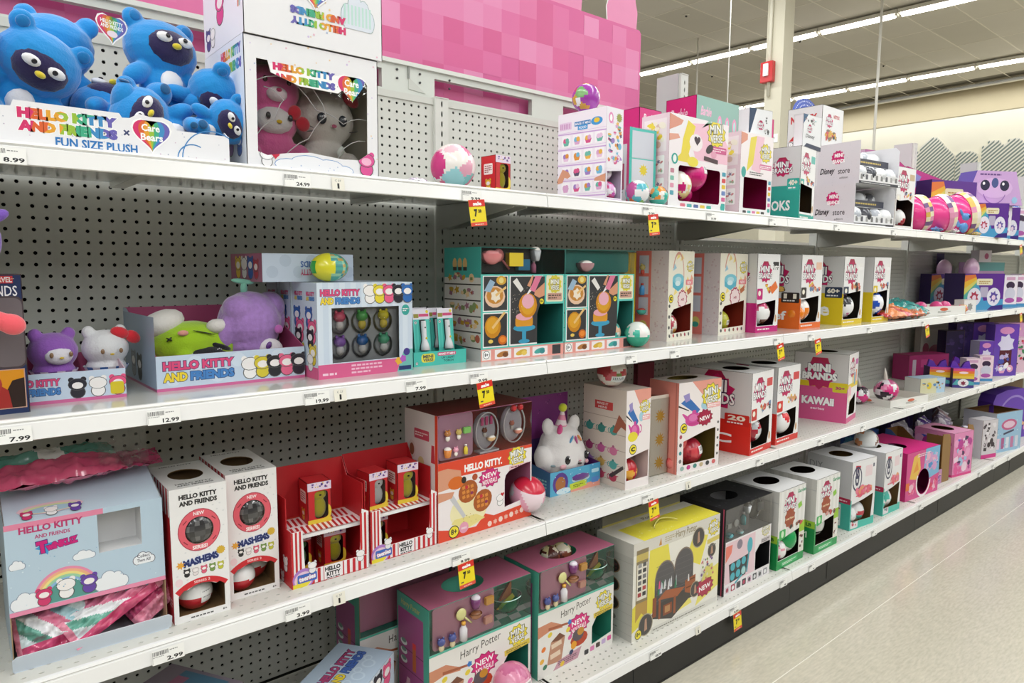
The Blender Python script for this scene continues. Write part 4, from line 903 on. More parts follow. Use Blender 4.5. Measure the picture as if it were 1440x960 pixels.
carton('mini_set_box', 'white and pink window dispenser that is empty inside, standing by the teal carton', 1, 2.205, 1.392, .212, .11, .286, body='f3f1f3', fa=lambda A: (A.rect(0, 13.2, A.W, A.H-13.2, 'f6eef0'), A.poly([(7, 16), (10, 28), (15, 28), (13, 15)], 'f2c6d6'), A.poly([(4, 15), (6, 27), (10, 28), (8, 18)], 'e9d84e'), A.poly([(0, 24), (4, 26), (4, 28), (0, 28.4)], 'e09a84'), mv_badge(A, 16.2, 22.5, 4.2), A.rrect(12.5, 16.6, 8, 1.8, .3, 'd87aa2'), A.lines(12.9, 16.9, 7, 1.1, 'fff', 2), A.el(2.2, 14.8, 1.5, 1.9, '3fa8a0'), A.lines(6, 14, 9, 1.4, '444', 2), [A.rrect(18.8, 1.5+2*i, 1.7, 1.3, .3, ['3fa8a0', 'd8649a', '6c87c0', 'e3c33a', 'd8484c', '48a0b8'][i]) for i in range(6)], [A.rrect(2.5+3*i, .5, 2.2, 1, .3, ['444', '5ab0b0', 'd878a8', 'e2c44a', '444'][i]) for i in range(5)]), sa=s_mvwin, fh=[rr(2.5, 2.3, 15.5, 10.8, .6)], inner='a01356')
# Mini Brands cartons: shared look
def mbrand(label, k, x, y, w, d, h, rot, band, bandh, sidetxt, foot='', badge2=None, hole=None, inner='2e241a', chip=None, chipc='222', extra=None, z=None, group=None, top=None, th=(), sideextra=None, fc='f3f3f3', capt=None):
    W_, H_, D_ = w*100, h*100, d*100; bh = bandh*100
    hole = hole or [(1.2, 2.6), (W_*.78, 2.6), (W_*.80, 4), (W_*.86, 7), (W_*.86, bh+1), (.8, bh-.4), (.5, bh-2), (.5, 6)]
    def f(A):
        A.rect(0, 0, A.W, 2.4, band); A.rect(0, 0, .5, bh, band)
        mb_badge(A, A.W*.36, A.H*.76, A.W*.30); A.rrect(A.W*.68, A.H*.80, A.W*.26, A.H*.1, .3, badge2 or '3f70b8')
        if capt: A.text(capt, A.W*.66, A.H*.80, A.W*.3, A.H*.07, 'fff', off=.03)
        busy(A, A.W*.35, A.H*.47, A.W*.6, A.H*.17, ['c84a3c', '2c2c34', 'd8a060', 'e7c23c', '6a88b0', 'e9a48c'], 9, len(label), A.W*.07)
        A.rrect(.4, A.H*.42, A.W*.24, A.H*.14, .4, chipc if chip else band); A.el(A.W*.13, A.H*.50, A.W*.06, A.H*.035, 'f4f0e0'); A.lines(1.4, .7, A.W*.6, 1.1, 'f4f0ea', 1, 2)
        A.el(A.W*.89, A.H*.16, A.W*.085, A.H*.09, 'f4f2ee'); A.el(A.W*.89, A.H*.17, A.W*.04, A.H*.05, 'c89a6c')
        if extra: extra(A)
    def s(A):
        A.rect(0, 0, A.W, bh, band); mb_badge(A, A.W*.42, A.H*.72, A.W*.34)
        if sidetxt: A.text(sidetxt, A.W*.12, bh*.28, A.W*.6, bh*.3, 'f8f8f8', off=.03)
        if foot: A.text(foot, A.W*.2, bh*.08, A.W*.4, bh*.1, 'f8f8f8')
        if chip: A.rrect(A.W*.60, bh*.86, A.W*.38, bh*.34, .5, chipc); A.text(chip, A.W*.65, bh*1.0, A.W*.27, bh*.16, 'f6f0e0', off=.04); A.lines(A.W*.64, bh*.89, A.W*.3, bh*.08, 'eee', 1)
        if sideextra: sideextra(A)
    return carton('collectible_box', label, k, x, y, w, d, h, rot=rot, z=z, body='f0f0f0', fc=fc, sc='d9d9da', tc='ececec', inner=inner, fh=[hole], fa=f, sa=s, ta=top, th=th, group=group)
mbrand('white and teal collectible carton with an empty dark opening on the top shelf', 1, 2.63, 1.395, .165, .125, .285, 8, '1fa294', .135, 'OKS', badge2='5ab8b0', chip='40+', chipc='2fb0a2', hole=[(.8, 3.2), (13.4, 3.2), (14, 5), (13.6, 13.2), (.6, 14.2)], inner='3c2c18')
carton('collectible_box', 'white carton with red lettering and a blue fan top, highest on the top shelf', 1, 3.24, 1.625, .21, .17, .570, rot=0, body='eeeeee', sc='e4e4e6', fa=lambda A: (mb_badge(A, 7, A.H-7, 3.6), A.text('NETFLIX', 11, A.H-5.0, 6, 1.6, 'c8242c', off=.03), busy(A, 2, A.H-17, 14, 7, ['2c2c30', 'b8b0a8', 'd8a83c', '7c6c60', 'c83c3c'], 14, 6, 1.8)), sa=lambda A: (A.text('NETFLIX', 1.5, A.H-7.0, 13, 3.4, 'c8242c', off=.05), A.poly([(1, A.H-15), (5, A.H-11), (9, A.H-9), (15, A.H-10), (16, A.H-15)], 'c8242c'), A.text('MINI', 4, A.H-15, 9, 3.4, 'fff', off=.06, oc='2c1a38'), A.text('BRANDS', 1, A.H-19, 15, 3.4, 'fff', off=.06, oc='2c1a38')))
r = empty('blue_fan_sign', (3.46, 1.825, T1), 0, 'blue half-round sign with white dotted arcs behind the red-lettered carton', 'sign')
mb = MB(); pts = [(-.10, 0, 0), (.12, 0, 0)]+[(.01+.135*math.cos(t), 0, .57+.095*math.sin(t)) for t in [PI*i/14 for i in range(15)]]; mb.prism(pts, (0, -1, 0), .004, '2a4cae', '2a4cae'); mb.build('panel', CARD, r)
a = Art(30, 70)
for rr0, n in ((11.5, 22), (9.0, 18)):
    for i in range(n): t = PI*(i+.5)/n; a.el(16+rr0*math.cos(t), 57+rr0*.70*math.sin(t), .35, c='e6ecf8', n=6)
a.build('dot_print', r, (-.15, 0, 0), (1, 0, 0), (0, 0, 1), (0, -1, 0))
carton('collectible_box', 'small white carton leaning in front of the red-lettered carton', 1, 2.70, 1.43, .14, .04, .135, rot=-2, z=T1+.286, body='eceef0', fa=lambda A: (A.poly([(0, A.H), (0, A.H-4), (3.5, A.H)], '27567e'), mb_badge(A, 5, 8, 1.9), A.text('Disney', 2, 4, 7, 2, '444', shear=.3), A.poly([(0, 0), (A.W, 0), (A.W, 1.6), (3, 2.4)], '2b3550'), busy(A, 1, 9, 9, 4, ['9ad0d4', 'bbb', '444', 'e0b8c8'], 8, 3, .8)), inner='ddd')
carton('collectible_box', 'small white carton with dark corner lying by the magenta cartons', 1, 2.36, 1.46, .13, .05, .11, rot=-8, z=T1+.29, body='eceef0', fa=lambda A: (A.poly([(0, 0), (0, A.H), (4, A.H)], '27405e'), mb_badge(A, 6.5, 5, 2.0, 'c2185f'), busy(A, 8, 1, 4, 9, ['bbb', '555', 'e0b8c8'], 6, 4, .7)), inner='ddd')
# grey-white store trays, two high
def s_dis(A):
    A.rect(0, 0, A.W, A.H, 'd9d7dc'); dots(A, 40, ['c6c4cb'], 5, .15); A.star(A.W*.48, A.H*.66, 3.2, 'c81c6c', n=12, q=.84); A.text('MINI', A.W*.40, A.H*.66, 4.0, 1.8, 'fff', off=.04); A.text('BRANDS', A.W*.36, A.H*.52, 5.8, 1.7, 'fff', off=.04)
    A.text('Disney', A.W*.06, A.H*.24, A.W*.36, A.H*.19, '26242a', off=.03, shear=.3); A.text('store', A.W*.50, A.H*.26, A.W*.28, A.H*.11, '26242a', off=.01); A.text('edition', A.W*.54, A.H*.14, A.W*.2, A.H*.05, '555')
def distray(label, x, y, z, w, d, h, rot):
    r = root_at('collectible_tray', x, y, z, w, d, rot, label, 'display tray', 'grey-white store edition trays'); w2, d2, t, S = w/2, d/2, .002, .01; mb = MB(); W_, D_, H_ = w*100, d*100, h*100
    mb.plate((-w2, -d2, 0), (S, 0, 0), (0, 0, S), (0, -1, 0), [(0, 0), (W_, 0), (W_, 4.6), (0, 4.6)], [], t, 'eeeef0', 'ddd'); mb.plate((-w2, -d2+.05, .09), (S, 0, 0), (0, 0, S), (0, -1, 0), [(0, 0), (W_, 0), (W_, 3), (0, 3)], [], t, '4a4c58', 'ddd')
    mb.plate((-w2, d2, 0), (0, -S, 0), (0, 0, S), (-1, 0, 0), [(0, 0), (D_, 0), (D_, H_*.9), (D_*.9, H_), (0, H_)], [], t, 'd9d7dc', 'e4e4e8'); mb.plate((w2, d2, 0), (0, -S, 0), (0, 0, S), (1, 0, 0), [(0, 0), (D_, 0), (D_, H_*.9), (D_*.9, H_), (0, H_)], [], t, 'd9d7dc', 'e4e4e8')
    mb.box((-w2, d2-t, 0), (w2, d2, h), 'e4e4e8'); mb.box((-w2+t, -d2+t, 0), (w2-t, d2-t, t), 'ddd'); mb.box((-w2+t, -d2+.05, .088), (w2-t, d2-t, .09), 'ddd'); mb.build('tray_body', CARD, r)
    art(lambda A: (A.rect(0, 0, A.W, 1.2, '34363f'), A.lines(2, .3, A.W-4, .6, 'ddd', 1), [A.rrect(1.2+A.W/8*i, 1.9, A.W/18, 2.2, .3, ['888', '5c5c64', 'aaa', '777'][i % 4]) for i in range(8)]), 'front_print', r, w, .046, (-w2, -d2, 0), (1, 0, 0), (0, 0, 1), (0, -1, 0))
    art(s_dis, 'side_print', r, d, h, (-w2, d2, 0), (0, -1, 0), (0, 0, 1), (-1, 0, 0)); art(lambda A: A.lines(2, .8, A.W-4, 1.4, 'd8c06c', 1), 'ledge_print', r, w, .03, (-w2, -d2+.05, .09), (1, 0, 0), (0, 0, 1), (0, -1, 0))
    return r
for lv, (lab, zz) in enumerate([('lower', T1), ('upper', T1+.187)]):
    distray('grey-white store edition display tray, %s of the two stacked' % lab, 3.12+.05*lv, 1.40+.01*lv, zz, .33, .20, .185, -6)
    for i in range(4):
        for q in range(2):
            a = math.radians(-6); ux = .04+.083*i; uy = .03 if q == 0 else .11
            X_ = 3.12+.05*lv+math.cos(a)*ux-math.sin(a)*uy; Y_ = 1.40+.01*lv+math.sin(a)*ux+math.cos(a)*uy
            ball('capsule', 'silver capsule, %s from left, %s row of the %s store tray' % (ORD[i], ['front', 'back'][q], lab), X_, Y_, zz+(.012 if q == 0 else .091), .036, patch_fn(['dfe2e6', 'f2f4f6', 'b9bec6', '4a4c54', 'f2f4f6'], i+q*5+lv*9, 9), 'capsules in the store edition trays', n=16)
carton('doll_carton', 'pale pink carton end behind the upper store edition tray', 1, 3.72, 1.63, .30, .14, .42, rot=-10, body='d9a8c4', sc='e6bcd2', fa=lambda A: (A.rect(0, 0, A.W, A.H, 'b56a9c'), A.rect(1.5, 0, A.W-3, A.H-3, 'c48ab0'), A.text('Barbie', 2, A.H-4, 8, 2, 'f6dcea')))
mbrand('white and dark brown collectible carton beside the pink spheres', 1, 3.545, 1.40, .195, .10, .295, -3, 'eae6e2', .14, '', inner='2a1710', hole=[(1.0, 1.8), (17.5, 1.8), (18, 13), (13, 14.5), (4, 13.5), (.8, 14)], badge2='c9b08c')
ball('capsule', 'white ball with red marks in the dark brown opening of the collectible carton', 3.66, 1.45, T1+.003, .052, patch_fn(['f2f2f0', 'f2f2f0', 'b0303c', 'f2f2f0', '5a3028'], 44), n=22)
# pink spheres and beyond
def toyball(lab, x, y, r, seed): 
    return ball('toy_sphere', lab, x, y, T1, r, patch_fn(['ee3d92', 'ee3d92', 'f04f9c', 'ee3d92'], seed, 8, lambda p: None), n=26, rot=(0, math.radians(60), math.radians(-25)), seam='f6a8d0')
for lab, x, y, r, s in [('hot pink sphere with a spotted collar, left of three on the top shelf', 3.86, 1.43, .088, 1), ('hot pink sphere with a spotted collar, middle of three on the top shelf', 4.13, 1.42, .098, 2), ('hot pink rounded case, right of three on the top shelf', 4.46, 1.43, .115, 3)]:
    o = toyball(lab, x, y, r, s)
    mb = MB(); R = random.Random(s)
    T = Matrix.Rotation(math.radians(-38), 3, 'Z') @ Matrix.Rotation(math.radians(78), 3, 'Y')
    vs = []; fs = []; cs = []
    for i in range(24):
        for j, (rr_, zz) in enumerate(((1.03, -.22), (1.08, .0), (1.03, .22))): t = 2*PI*i/24; vs.append(Vector((0, 0, r))+T @ Vector((math.cos(t)*rr_*r, math.sin(t)*rr_*r, zz*r+r*.25)))
    for i in range(24):
        for j in range(2): fs.append((i*3+j, ((i+1) % 24)*3+j, ((i+1) % 24)*3+j+1, i*3+j+1)); cs.append(R.choice(['f2ecc8', 'e8a0c0', 'f6f0e6', '7a5a8c', 'f2ecc8', 'e0c060']))
    mb.add(vs, fs, cs); mb.build('collar', CARD, o)
o = plush('creature_figure', 'light blue winged animal figure in front of the right pink case', 4.40, 1.375, T1, [((0, 0, .045), (.03, .022, .035)), ((0, -.005, .10), (.04, .03, .032)), ((-.045, 0, .12), (.012, .006, .03), (0, -50, 0)), ((.045, 0, .12), (.012, .006, .03), (0, 50, 0)), ((-.06, .01, .06), (.035, .006, .02), (0, 20, 0)), ((.06, .01, .06), (.035, .006, .02), (0, -20, 0))], '5f9edc', vox=.005, extra=[('eye', (-.015, -.033, .10), (.008, .004, .01), '1c2040', (0, 0, 0), PLAST), ('eye', (.015, -.033, .10), (.008, .004, .01), '1c2040', (0, 0, 0), PLAST)], cat='toy figure', m=PLAST)
for i, (x, y, z, c, lab) in enumerate([(4.03, 1.38, T1, '5aa0d8', 'small blue toy piece on the shelf lip by the pink spheres'), (4.25, 1.375, T1, 'f0f0f0', 'small white toy piece between the pink spheres'), (4.62, 1.38, T1, 'd9c25c', 'yellow paper slip lying before the purple cartons')]):
    bag('toy_packet', lab, x, y, z, .10, .04, .02, (lambda c: lambda u, v, s: c if int(u*7+v*3) % 3 else hx(c, .75))(c), seed=i+20, nx=12, ny=8, rough=.004)
def f_rainbowbox(A):
    for i, c in enumerate(['e07c3c', 'e8b83c', 'd8d06c', '5ab0a0', '4a9ac8']): A.poly([(0, A.H*(.95-.18*i)), (0, A.H*(.77-.18*i)), (A.W*.5, A.H*(.90-.18*i)), (A.W*.5, A.H)], c) if i < 5 else 0
    A.poly([(A.W*.25, A.H), (A.W, A.H), (A.W, A.H*.2), (A.W*.5, A.H*.25)], '5c2a90'); A.poly([(0, 0), (A.W, 0), (A.W, A.H*.3), (A.W*.5, A.H*.25), (0, A.H*.12)], '4a9ac8'); A.poly([(A.W*.6, 0), (A.W, 0), (A.W, A.H*.14), (A.W*.7, A.H*.1)], '3c2c80')
    A.rrect(A.W*.3, A.H*.68, A.W*.4, A.H*.18, 1, 'e6e0c0'); A.lines(A.W*.36, A.H*.71, A.W*.28, A.H*.1, 'b08a3c', 2); A.rrect(A.W*.40, A.H*.35, A.W*.2, A.H*.28, .6, 'b8b0c8')
    for x, c in ((A.W*.26, 'b03a54'), (A.W*.75, '5a4aa0')): A.el(x, A.H*.36, A.W*.17, A.H*.25, 'e4e2ee', n=18); A.star(x, A.H*.36, A.W*.12, c, n=7, q=.6); A.el(x, A.H*.34, A.W*.05, A.H*.07, 'e9d2e4')
def rainbow_box(lab, k, x, y, w, d, h, rot, z=None): return carton('pet_set_box', lab, k, x, y, w, d, h, rot=rot, z=z, body='5c2a90', tc='c9a8d0', fa=f_rainbowbox, sa=lambda A: A.rect(0, 0, A.W, A.H, '2c1850'), group='rainbow and purple pet boxes')
rainbow_box('rainbow and purple pet box behind the pink spheres on the top shelf', 1, 4.46, 1.57, .38, .10, .325, -18)
def tilted(lab, x, y, z, w, d, h, rot, ry, fa, c, tc):
    o = carton('doll_carton', lab, 1, x, y, w, d, h, rot=rot, z=z, body=c, tc=tc, fa=fa); o.rotation_euler[1] = math.radians(ry); return o
tilted('magenta carton tilted on its corner above the rainbow box, left one', 4.22, 1.72, 1.70, .14, .09, .20, -15, 28, lambda A: (A.poly([(1, 10), (7, 18), (12, 18), (12, 8)], '8888c8'), A.el(5, 6, 3, c='b83c50')), 'c22a86', 'd84a98')
tilted('magenta carton tilted on its corner above the rainbow box, right one', 4.50, 1.74, 1.72, .36, .09, .16, -14, 10, lambda A: (A.poly([(1, 6), (6, 14), (14, 13), (9, 3)], '8a8cc8'), A.poly([(14, 3), (22, 12), (32, 10), (30, 2)], 'd8c8d8')), 'c22a86', 'd84a98')
r = root_at('pet_case', 4.78, 1.50, T1+.20, .42, .14, -28, 'trapezoid lilac pet carton with big eyes printed on a purple backing', 'box')
mb = MB(); mb.prism([(-.21, -.07, 0), (.21, -.07, 0), (.15, -.07, .20), (-.13, -.07, .20)], (0, -1, 0), .12, 'cfa8dc', '4a2f90'); mb.build('carton_body', CARD, r)
a = Art(42, 20); a.text('HANDVEY', 10, 16.8, 18, 2.2, '6a4a8a') if 0 else a.lines(10, 17, 18, 1.8, '6a4a8a', 1); a.el(21, 10, 13, 6, 'dcb8e6'); a.el(14, 11.5, 3.4, 3.2, '2c2a48'); a.el(28, 11.5, 3.4, 3.2, '2c2a48'); a.el(13, 12.5, .9, c='fff'); a.el(27, 12.5, .9, c='fff'); a.el(21, 13, 2.5, 3, '4a5a90'); a.star(36, 3, 2.4, '9cc8e8', n=7); a.ring(21, 9, 8, 8.6, '9a6cb8', 200, 340); a.build('front_print', r, (-.21, -.0705, 0), (1, 0, 0), (0, 0, 1), (0, -1, 0))
def petpack(lab, k, x, y, w, d, h, rot, z=None, c='efe9f2', g='narrow white pet packs'):
    return carton('pet_pack', lab, k, x, y, w, d, h, rot=rot, z=z, body=c, fa=lambda A: (A.rect(0, 0, A.W, A.H*.1, '4a90c0'), A.el(A.W*.5, A.H*.68, A.W*.3, A.H*.12, '3c2c48'), A.el(A.W*.5, A.H*.42, A.W*.36, A.H*.2, 'cfd0e0'), A.el(A.W*.5, A.H*.22, A.W*.34, A.H*.08, 'b05aa8'), A.rrect(A.W*.2, A.H*.84, A.W*.6, A.H*.1, .3, 'd8a8c8')), sa=lambda A: A.rect(0, 0, A.W, A.H, 'e4dcea'), group=g, cat='toy pack')
rainbow_box('rainbow and purple pet box under the lilac trapezoid carton', 1, 4.74, 1.42, .22, .12, .20, -30)
petpack('narrow white pet pack beside the rainbow box on the top shelf, left one', 1, 5.03, 1.39, .12, .08, .20, -20)
rainbow_box('partly hidden rainbow pet box between two narrow white packs on the top shelf', 1, 5.14, 1.45, .20, .12, .20, -30)
petpack('narrow white pet pack at the right edge of the top shelf', 1, 5.33, 1.39, .14, .08, .20, -20)
rainbow_box('rainbow pet box at the far end of the visible top shelf', 1, 5.56, 1.42, .3, .12, .20, -30)
r = empty('blue_dome_pack', (5.86, 1.60, T1), 0, 'royal blue dome-shaped pack at the right edge of the top shelf', 'toy pack'); mb = MB(); mb.box((-.17, -.1, 0), (.17, .1, .24), 'dfe6f2'); mb.ell((0, 0, .24), (.17, .1, .06), '2458c0', z0=0); mb.build('pack_body', PLAST, r)
carton('pet_pack', 'clear-ended white pack behind the blue dome on the top shelf', 1, 5.30, 1.72, .28, .08, .34, rot=-8, body='d8dce4', fa=lambda A: busy(A, 0, A.H-12, A.W, 11, ['b8c890', 'c8d0dc', '8aa'], 12, 5, 3), cat='toy pack')
# ================================================================ second shelf
T2 = ZD[2]
def f_legends(A):
    A.text('MARVEL', A.W-4.0, A.H-2.0, 2.7, .8, 'f2f2f2', off=.03) if 0 else (A.rect(A.W-4.6, A.H-1.5, 3.4, 1.2, 'c42c34'), A.text('MARVEL', A.W-4.5, A.H-1.35, 3.2, .9, 'f2f2f2', off=.03))
    A.text('LEGENDS', A.W-7.0, A.H-3.6, 6.3, 1.7, 'f2f2f6', off=.01); A.lines(A.W-5, A.H-4.3, 4, .5, '9ab', 1)
    A.rrect(A.W-4.6, 7.6, 4.6, 12.0, 1.2, '4a3f44'); A.rrect(A.W-4.3, 7.9, 4.1, 11.4, 1.1, '6c6468'); A.ring(A.W-1, 19, 3.4, 3.5, 'c8a88c', 90, 180)
    A.rect(0, .9, A.W-.4, 6.6, 'c9a08c'); A.rect(0, 1.05, A.W-.55, 6.3, 'd8901c'); A.poly([(A.W-4, 1.05), (A.W-.55, 1.05), (A.W-.55, 6), (A.W-2.2, 5.6), (A.W-3, 4)], '2c1c18'); A.poly([(A.W-6.5, 1.05), (A.W-2.4, 1.05), (A.W-2.8, 4), (A.W-4, 5), (A.W-5.6, 4.4)], 'a02c28'); A.el(A.W-4.6, 5.1, 1.0, 1.5, 'a83430')
carton('figure_box', 'dark blue figure carton cut by the left edge on the second shelf', 2, -.10, 1.405, .218, .07, .232, rot=1, body='1c2c58', sc='16234a', fa=f_legends)
plush('drooping_plush_arm', 'coral pink plush limb hanging down at the left edge of the second shelf', .055, 1.355, T2+.155, [((0, 0, .01), (.05, .016, .018), (0, 12, 0)), ((.042, 0, -.002), (.020, .015, .017), (0, 25, 0)), ((-.04, .01, .02), (.03, .016, .02))], 'f0606a', vox=.003)
plush('plush_toy', 'purple and turquoise plush toy cut by the left edge above the blue carton', .058, 1.36, T2+.255, [((0, 0, .03), (.035, .03, .045)), ((.030, 0, .068), (.018, .008, .010), (0, -25, 0))], '7a55b8', vox=.003, extra=[('belly', (.002, -.018, .03), (.026, .016, .034), '4cc4cc')])
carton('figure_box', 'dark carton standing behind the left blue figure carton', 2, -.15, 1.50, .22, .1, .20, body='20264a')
def wave(A, c='c6d8e8'):
    for i in range(7): A.el(A.W*(.1+.14*i), A.H*(.35+.4*(i % 2)), A.H*.22, c=c, n=12)
def f_tray(A, right=1):
    A.rect(0, 0, A.W, A.H, 'c6d6e8'); wave(A, 'd2e0ee'); A.rect(0, 0, A.W, .6, 'd06a9c'); hkf(A, A.W*.04, A.H*.25, A.W*.45, A.H*.6)
    row_critters(A, A.W*.60, A.H*.14, A.H*.62, ['f4f2f0', 'd9c83c', '2a2a30', 'e86a90', '2c2834'][:5], .62)
def s_tray(A): A.rect(0, 0, A.W, A.H*.95, '9fb0c4'); A.rect(0, 0, A.W, .5, 'a8507c'); critter(A, A.W*.5, 1, 5, '23222c'); critter(A, A.W*.3, 1.4, 5, '8a8c98')
tray('plush_display_tray', 'small pale blue tray holding two small plushes beside the dark blue carton', 2, .088, 1.47, .186, .14, .055, .075, rot=-2, fc='c6d6e8', sc='b4c4d6', bc='b5527c', inner='d9b8c8', fa=lambda A: (A.rect(0, 0, A.W, A.H, 'c6d6e8'), A.rect(0, 0, A.W, .6, 'd06a9c'), hkf(A, A.W*.02, A.H*.28, A.W*.42, A.H*.55), row_critters(A, A.W*.58, A.H*.12, A.H*.62, ['2a2a34', 'f4f2f0', 'e85a88'], .95), A.rrect(A.W*.86, A.H*.14, A.W*.12, A.H*.42, .4, 'd8c42e')))
def cup_plush(label, x, y, z, rot, c, cupc, s=1, hat=None, patch=None):
    ex = [('face_patch', (0, -.030, .052), (.024, .012, .017), patch)] if patch else []
    ex += [('eye', (-.016, -.0415, .055), (.0035, .002, .005), '8a6a4a', (0, 0, 0), PLAST), ('eye', (.016, -.0415, .055), (.0035, .002, .005), '8a6a4a', (0, 0, 0), PLAST), ('nose', (0, -.043, .049), (.004, .002, .002), 'e0c040')]
    if hat: ex += [('bow', (.022, -.02, .088), (.018, .009, .011), hat, (0, 20, 0)), ('bow', (.045, -.018, .078), (.016, .009, .012), hat, (0, 40, 0))]
    o = plush('cupcake_plush', label, x, y, z, [((0, 0, .058), (.042, .038, .036)), ((-.028, 0, .090), (.012, .009, .013)), ((.028, 0, .090), (.012, .009, .013)), ((0, 0, .022), (.036, .034, .02))], c, rot=rot, vox=.003, extra=ex, cat='plush toy')
    mb = MB(); n = 18
    for i in range(n):
        t0, t1 = 2*PI*i/n, 2*PI*(i+1)/n; mb.face([(.026*math.cos(t0), .026*math.sin(t0), -.002), (.026*math.cos(t1), .026*math.sin(t1), -.002), (.040*math.cos(t1), .037*math.sin(t1), .024), (.040*math.cos(t0), .037*math.sin(t0), .024)], cupc[i % 2])
    mb.build('cup_wrap', PLUSH, o); return o
cup_plush('purple cupcake plush with pale face in the small blue tray', .170, 1.545, T2+.028, (0, 0, 12), '9a62c0', ['8d5ab4', 'e8dcf0'], patch='eceaf2')
cup_plush('white cupcake plush with red bow in the small blue tray', .258, 1.555, T2+.028, (0, 0, 6), 'eceef0', ['2f6cb8', 'e9ecf4'], hat='e0303c')
tray('plush_display_tray', 'wide pale blue display tray with raised pink back holding a green and a purple plush', 2, .329, 1.474, .305, .25, .070, .155, rot=1, fc='c6d6e8', sc='c0d0e2', bc='b5527c', inner='b0507a', fa=f_tray, sa=s_tray, ba=lambda A: [(A.el(4+5*i, A.H*.7, 1.3, c='c4749a'), A.el(5.6+5*i, A.H*.72, .8, c='b5527c')) for i in range(6)])
gp = plush('lying_plush', 'lime green plush in a dotted black skirt lying on its side in the wide tray', .418, 1.585, T2+.03, [((0, 0, .05), (.078, .052, .050), (0, -6, 0)), ((.055, 0, .045), (.05, .046, .043)), ((-.02, -.045, .02), (.018, .014, .028), (0, 20, 0)), ((.09, -.02, .06), (.025, .02, .028))], 'a6d028', vox=.004,
    extra=[('cap', (-.045, .012, .095), (.046, .04, .028), 'ece9e2', (0, -22, 0)), ('skirt', (.02, -.032, .022), (.056, .026, .030), '26262a'), ('skirt', (.055, -.035, .045), (.026, .014, .008), '1e1e22', (0, 20, 0)), ('cheek', (-.020, -.046, .078), (.011, .004, .006), 'e4a090'), ('eye_mark', (-.046, -.042, .066), (.007, .003, .0018), '1a1a1a', (0, 30, 0), PLAST), ('eye_mark', (-.046, -.042, .066), (.007, .003, .0018), '1a1a1a', (0, -40, 0), PLAST), ('mouth_seam', (.022, -.045, .077), (.024, .003, .0012), '1a1a1a', (0, 14, 0), PLAST), ('foot', (.035, -.055, .012), (.02, .012, .012), 'b4d83a'), ('eye_bump', (.055, -.03, .088), (.024, .018, .016), 'e9e6e0')])
mb = MB(); R = random.Random(2)
for i in range(40):
    p = Vector((R.uniform(-1, 1), -abs(R.gauss(.6, .3)), R.uniform(-.5, 1))).normalized(); mb.ell((.02+p.x*.0565, -.032+p.y*.0262, .022+p.z*.0303), .0016, 'd8d8d8', n=6)
o = mb.build('skirt_dots', PLAST, gp); o['kind'] = 'stuff'
fz = plush('fuzzy_plush', 'round curly purple plush with a green leaf on top tipped over in the wide tray', .548, 1.575, T2+.025, [((0, 0, .095), (.070, .058, .072)), ((.0, 0, .05), (.058, .05, .045)), ((-.058, -.025, .08), (.018, .014, .04), (0, 15, 0)), ((.05, .01, .13), (.035, .035, .035)), ((.066, 0, .10), (.016, .012, .03), (0, 0, 0)), ((-.03, -.02, .13), (.035, .035, .03))], 'b58cd4', vox=.0035, m=FUZZ, extra=[('face_patch', (.030, -.046, .038), (.028, .013, .024), 'ece8ec', (0, 20, 0)), ('eye', (.020, -.060, .048), (.006, .003, .009), '6a3f8c', (0, 30, 0), PLAST), ('nose', (.042, -.060, .030), (.004, .002, .003), 'a050a0'), ('cheek', (.047, -.050, .082), (.010, .006, .010), 'c46cb8'), ('leaf', (-.012, 0, .188), (.026, .006, .006), '8fd8c0', (0, 8, 0)), ('stem', (-.010, 0, .172), (.008, .007, .016), '8fd8c0')])
# kitty figure boxes: a row of four and one lying on top
def f_kbox(A):
    A.rect(0, 0, A.W, A.H, 'cbd9e8'); A.stripes(0, 3, A.W, A.H-3, 9, 'd6e2ee'); A.rect(0, 0, A.W, 3.2, 'd9608f'); A.poly([(A.W*.82, 0), (A.W, 0), (A.W, 5.2), (A.W*.9, 5.2)], '6fb8b0'); A.rect(A.W*.84, .3, A.W*.14, 1, '22386c')
    hkf(A, .8, A.H-4.8, 9.6, 3.4); row_critters(A, 13, A.H-4.8, 4.0, ['f4f2f0', 'e8d43c', 'e8608c', '2a2a34', '2f6cb8'], .62)
    A.lines(8, .5, 8, 2.4, 'f0c0d4', 3); A.lines(1, .5, 4, 1, 'f4d0e0', 1); A.el(22.4, 14.6, 1.1, 1.3, '3ca49c'); A.lines(21.6, 14.2, 1.6, .9, 'eee', 2); A.el(22.6, 4.6, .9, c='4a3c8c'); A.star(20.4, 2.6, 1.1, 'eab43c', n=5); A.star(21.6, 3.0, 1.0, 'b45ac0', n=5)
def s_kbox(A):
    A.rect(0, 0, A.W, A.H, 'cbd9e8'); A.rect(0, 0, A.W, 2.6, 'd9608f'); hkf(A, 1, A.H-4, A.W-2, 2); critter(A, A.W*.35, A.H*.52, 4.4, '2260b0'); critter(A, A.W*.6, A.H*.36, 5.0, 'e8608c'); critter(A, A.W*.45, A.H*.30, 4.2, '26242c'); critter(A, A.W*.62, A.H*.14, 4.2, 'e0c82c'); critter(A, A.W*.4, A.H*.03+1, 3.6, 'f0eeee')
kh = [[(3.4, 3.4), (20.6, 3.4), (20.6, 15.6), (3.4, 15.6)]]
KB = carton('figure_set_box', 'pale blue window box of small figures, front one of the row', 2, .640, 1.422, .243, .062, .212, rot=1, body='cbd9e8', fa=f_kbox, sa=s_kbox, fh=kh, inner='9aa0a6', group='pale blue figure set boxes', film=True)
figs = [('e2607c', 'f2f2f2'), ('5cb860', 'e8d04c'), ('e6d83c', 'f0d84c'), ('9c6cc8', 'f0f0f4'), ('3070b8', 'e6e6e6'), ('58b890', 'f0f0f0')]
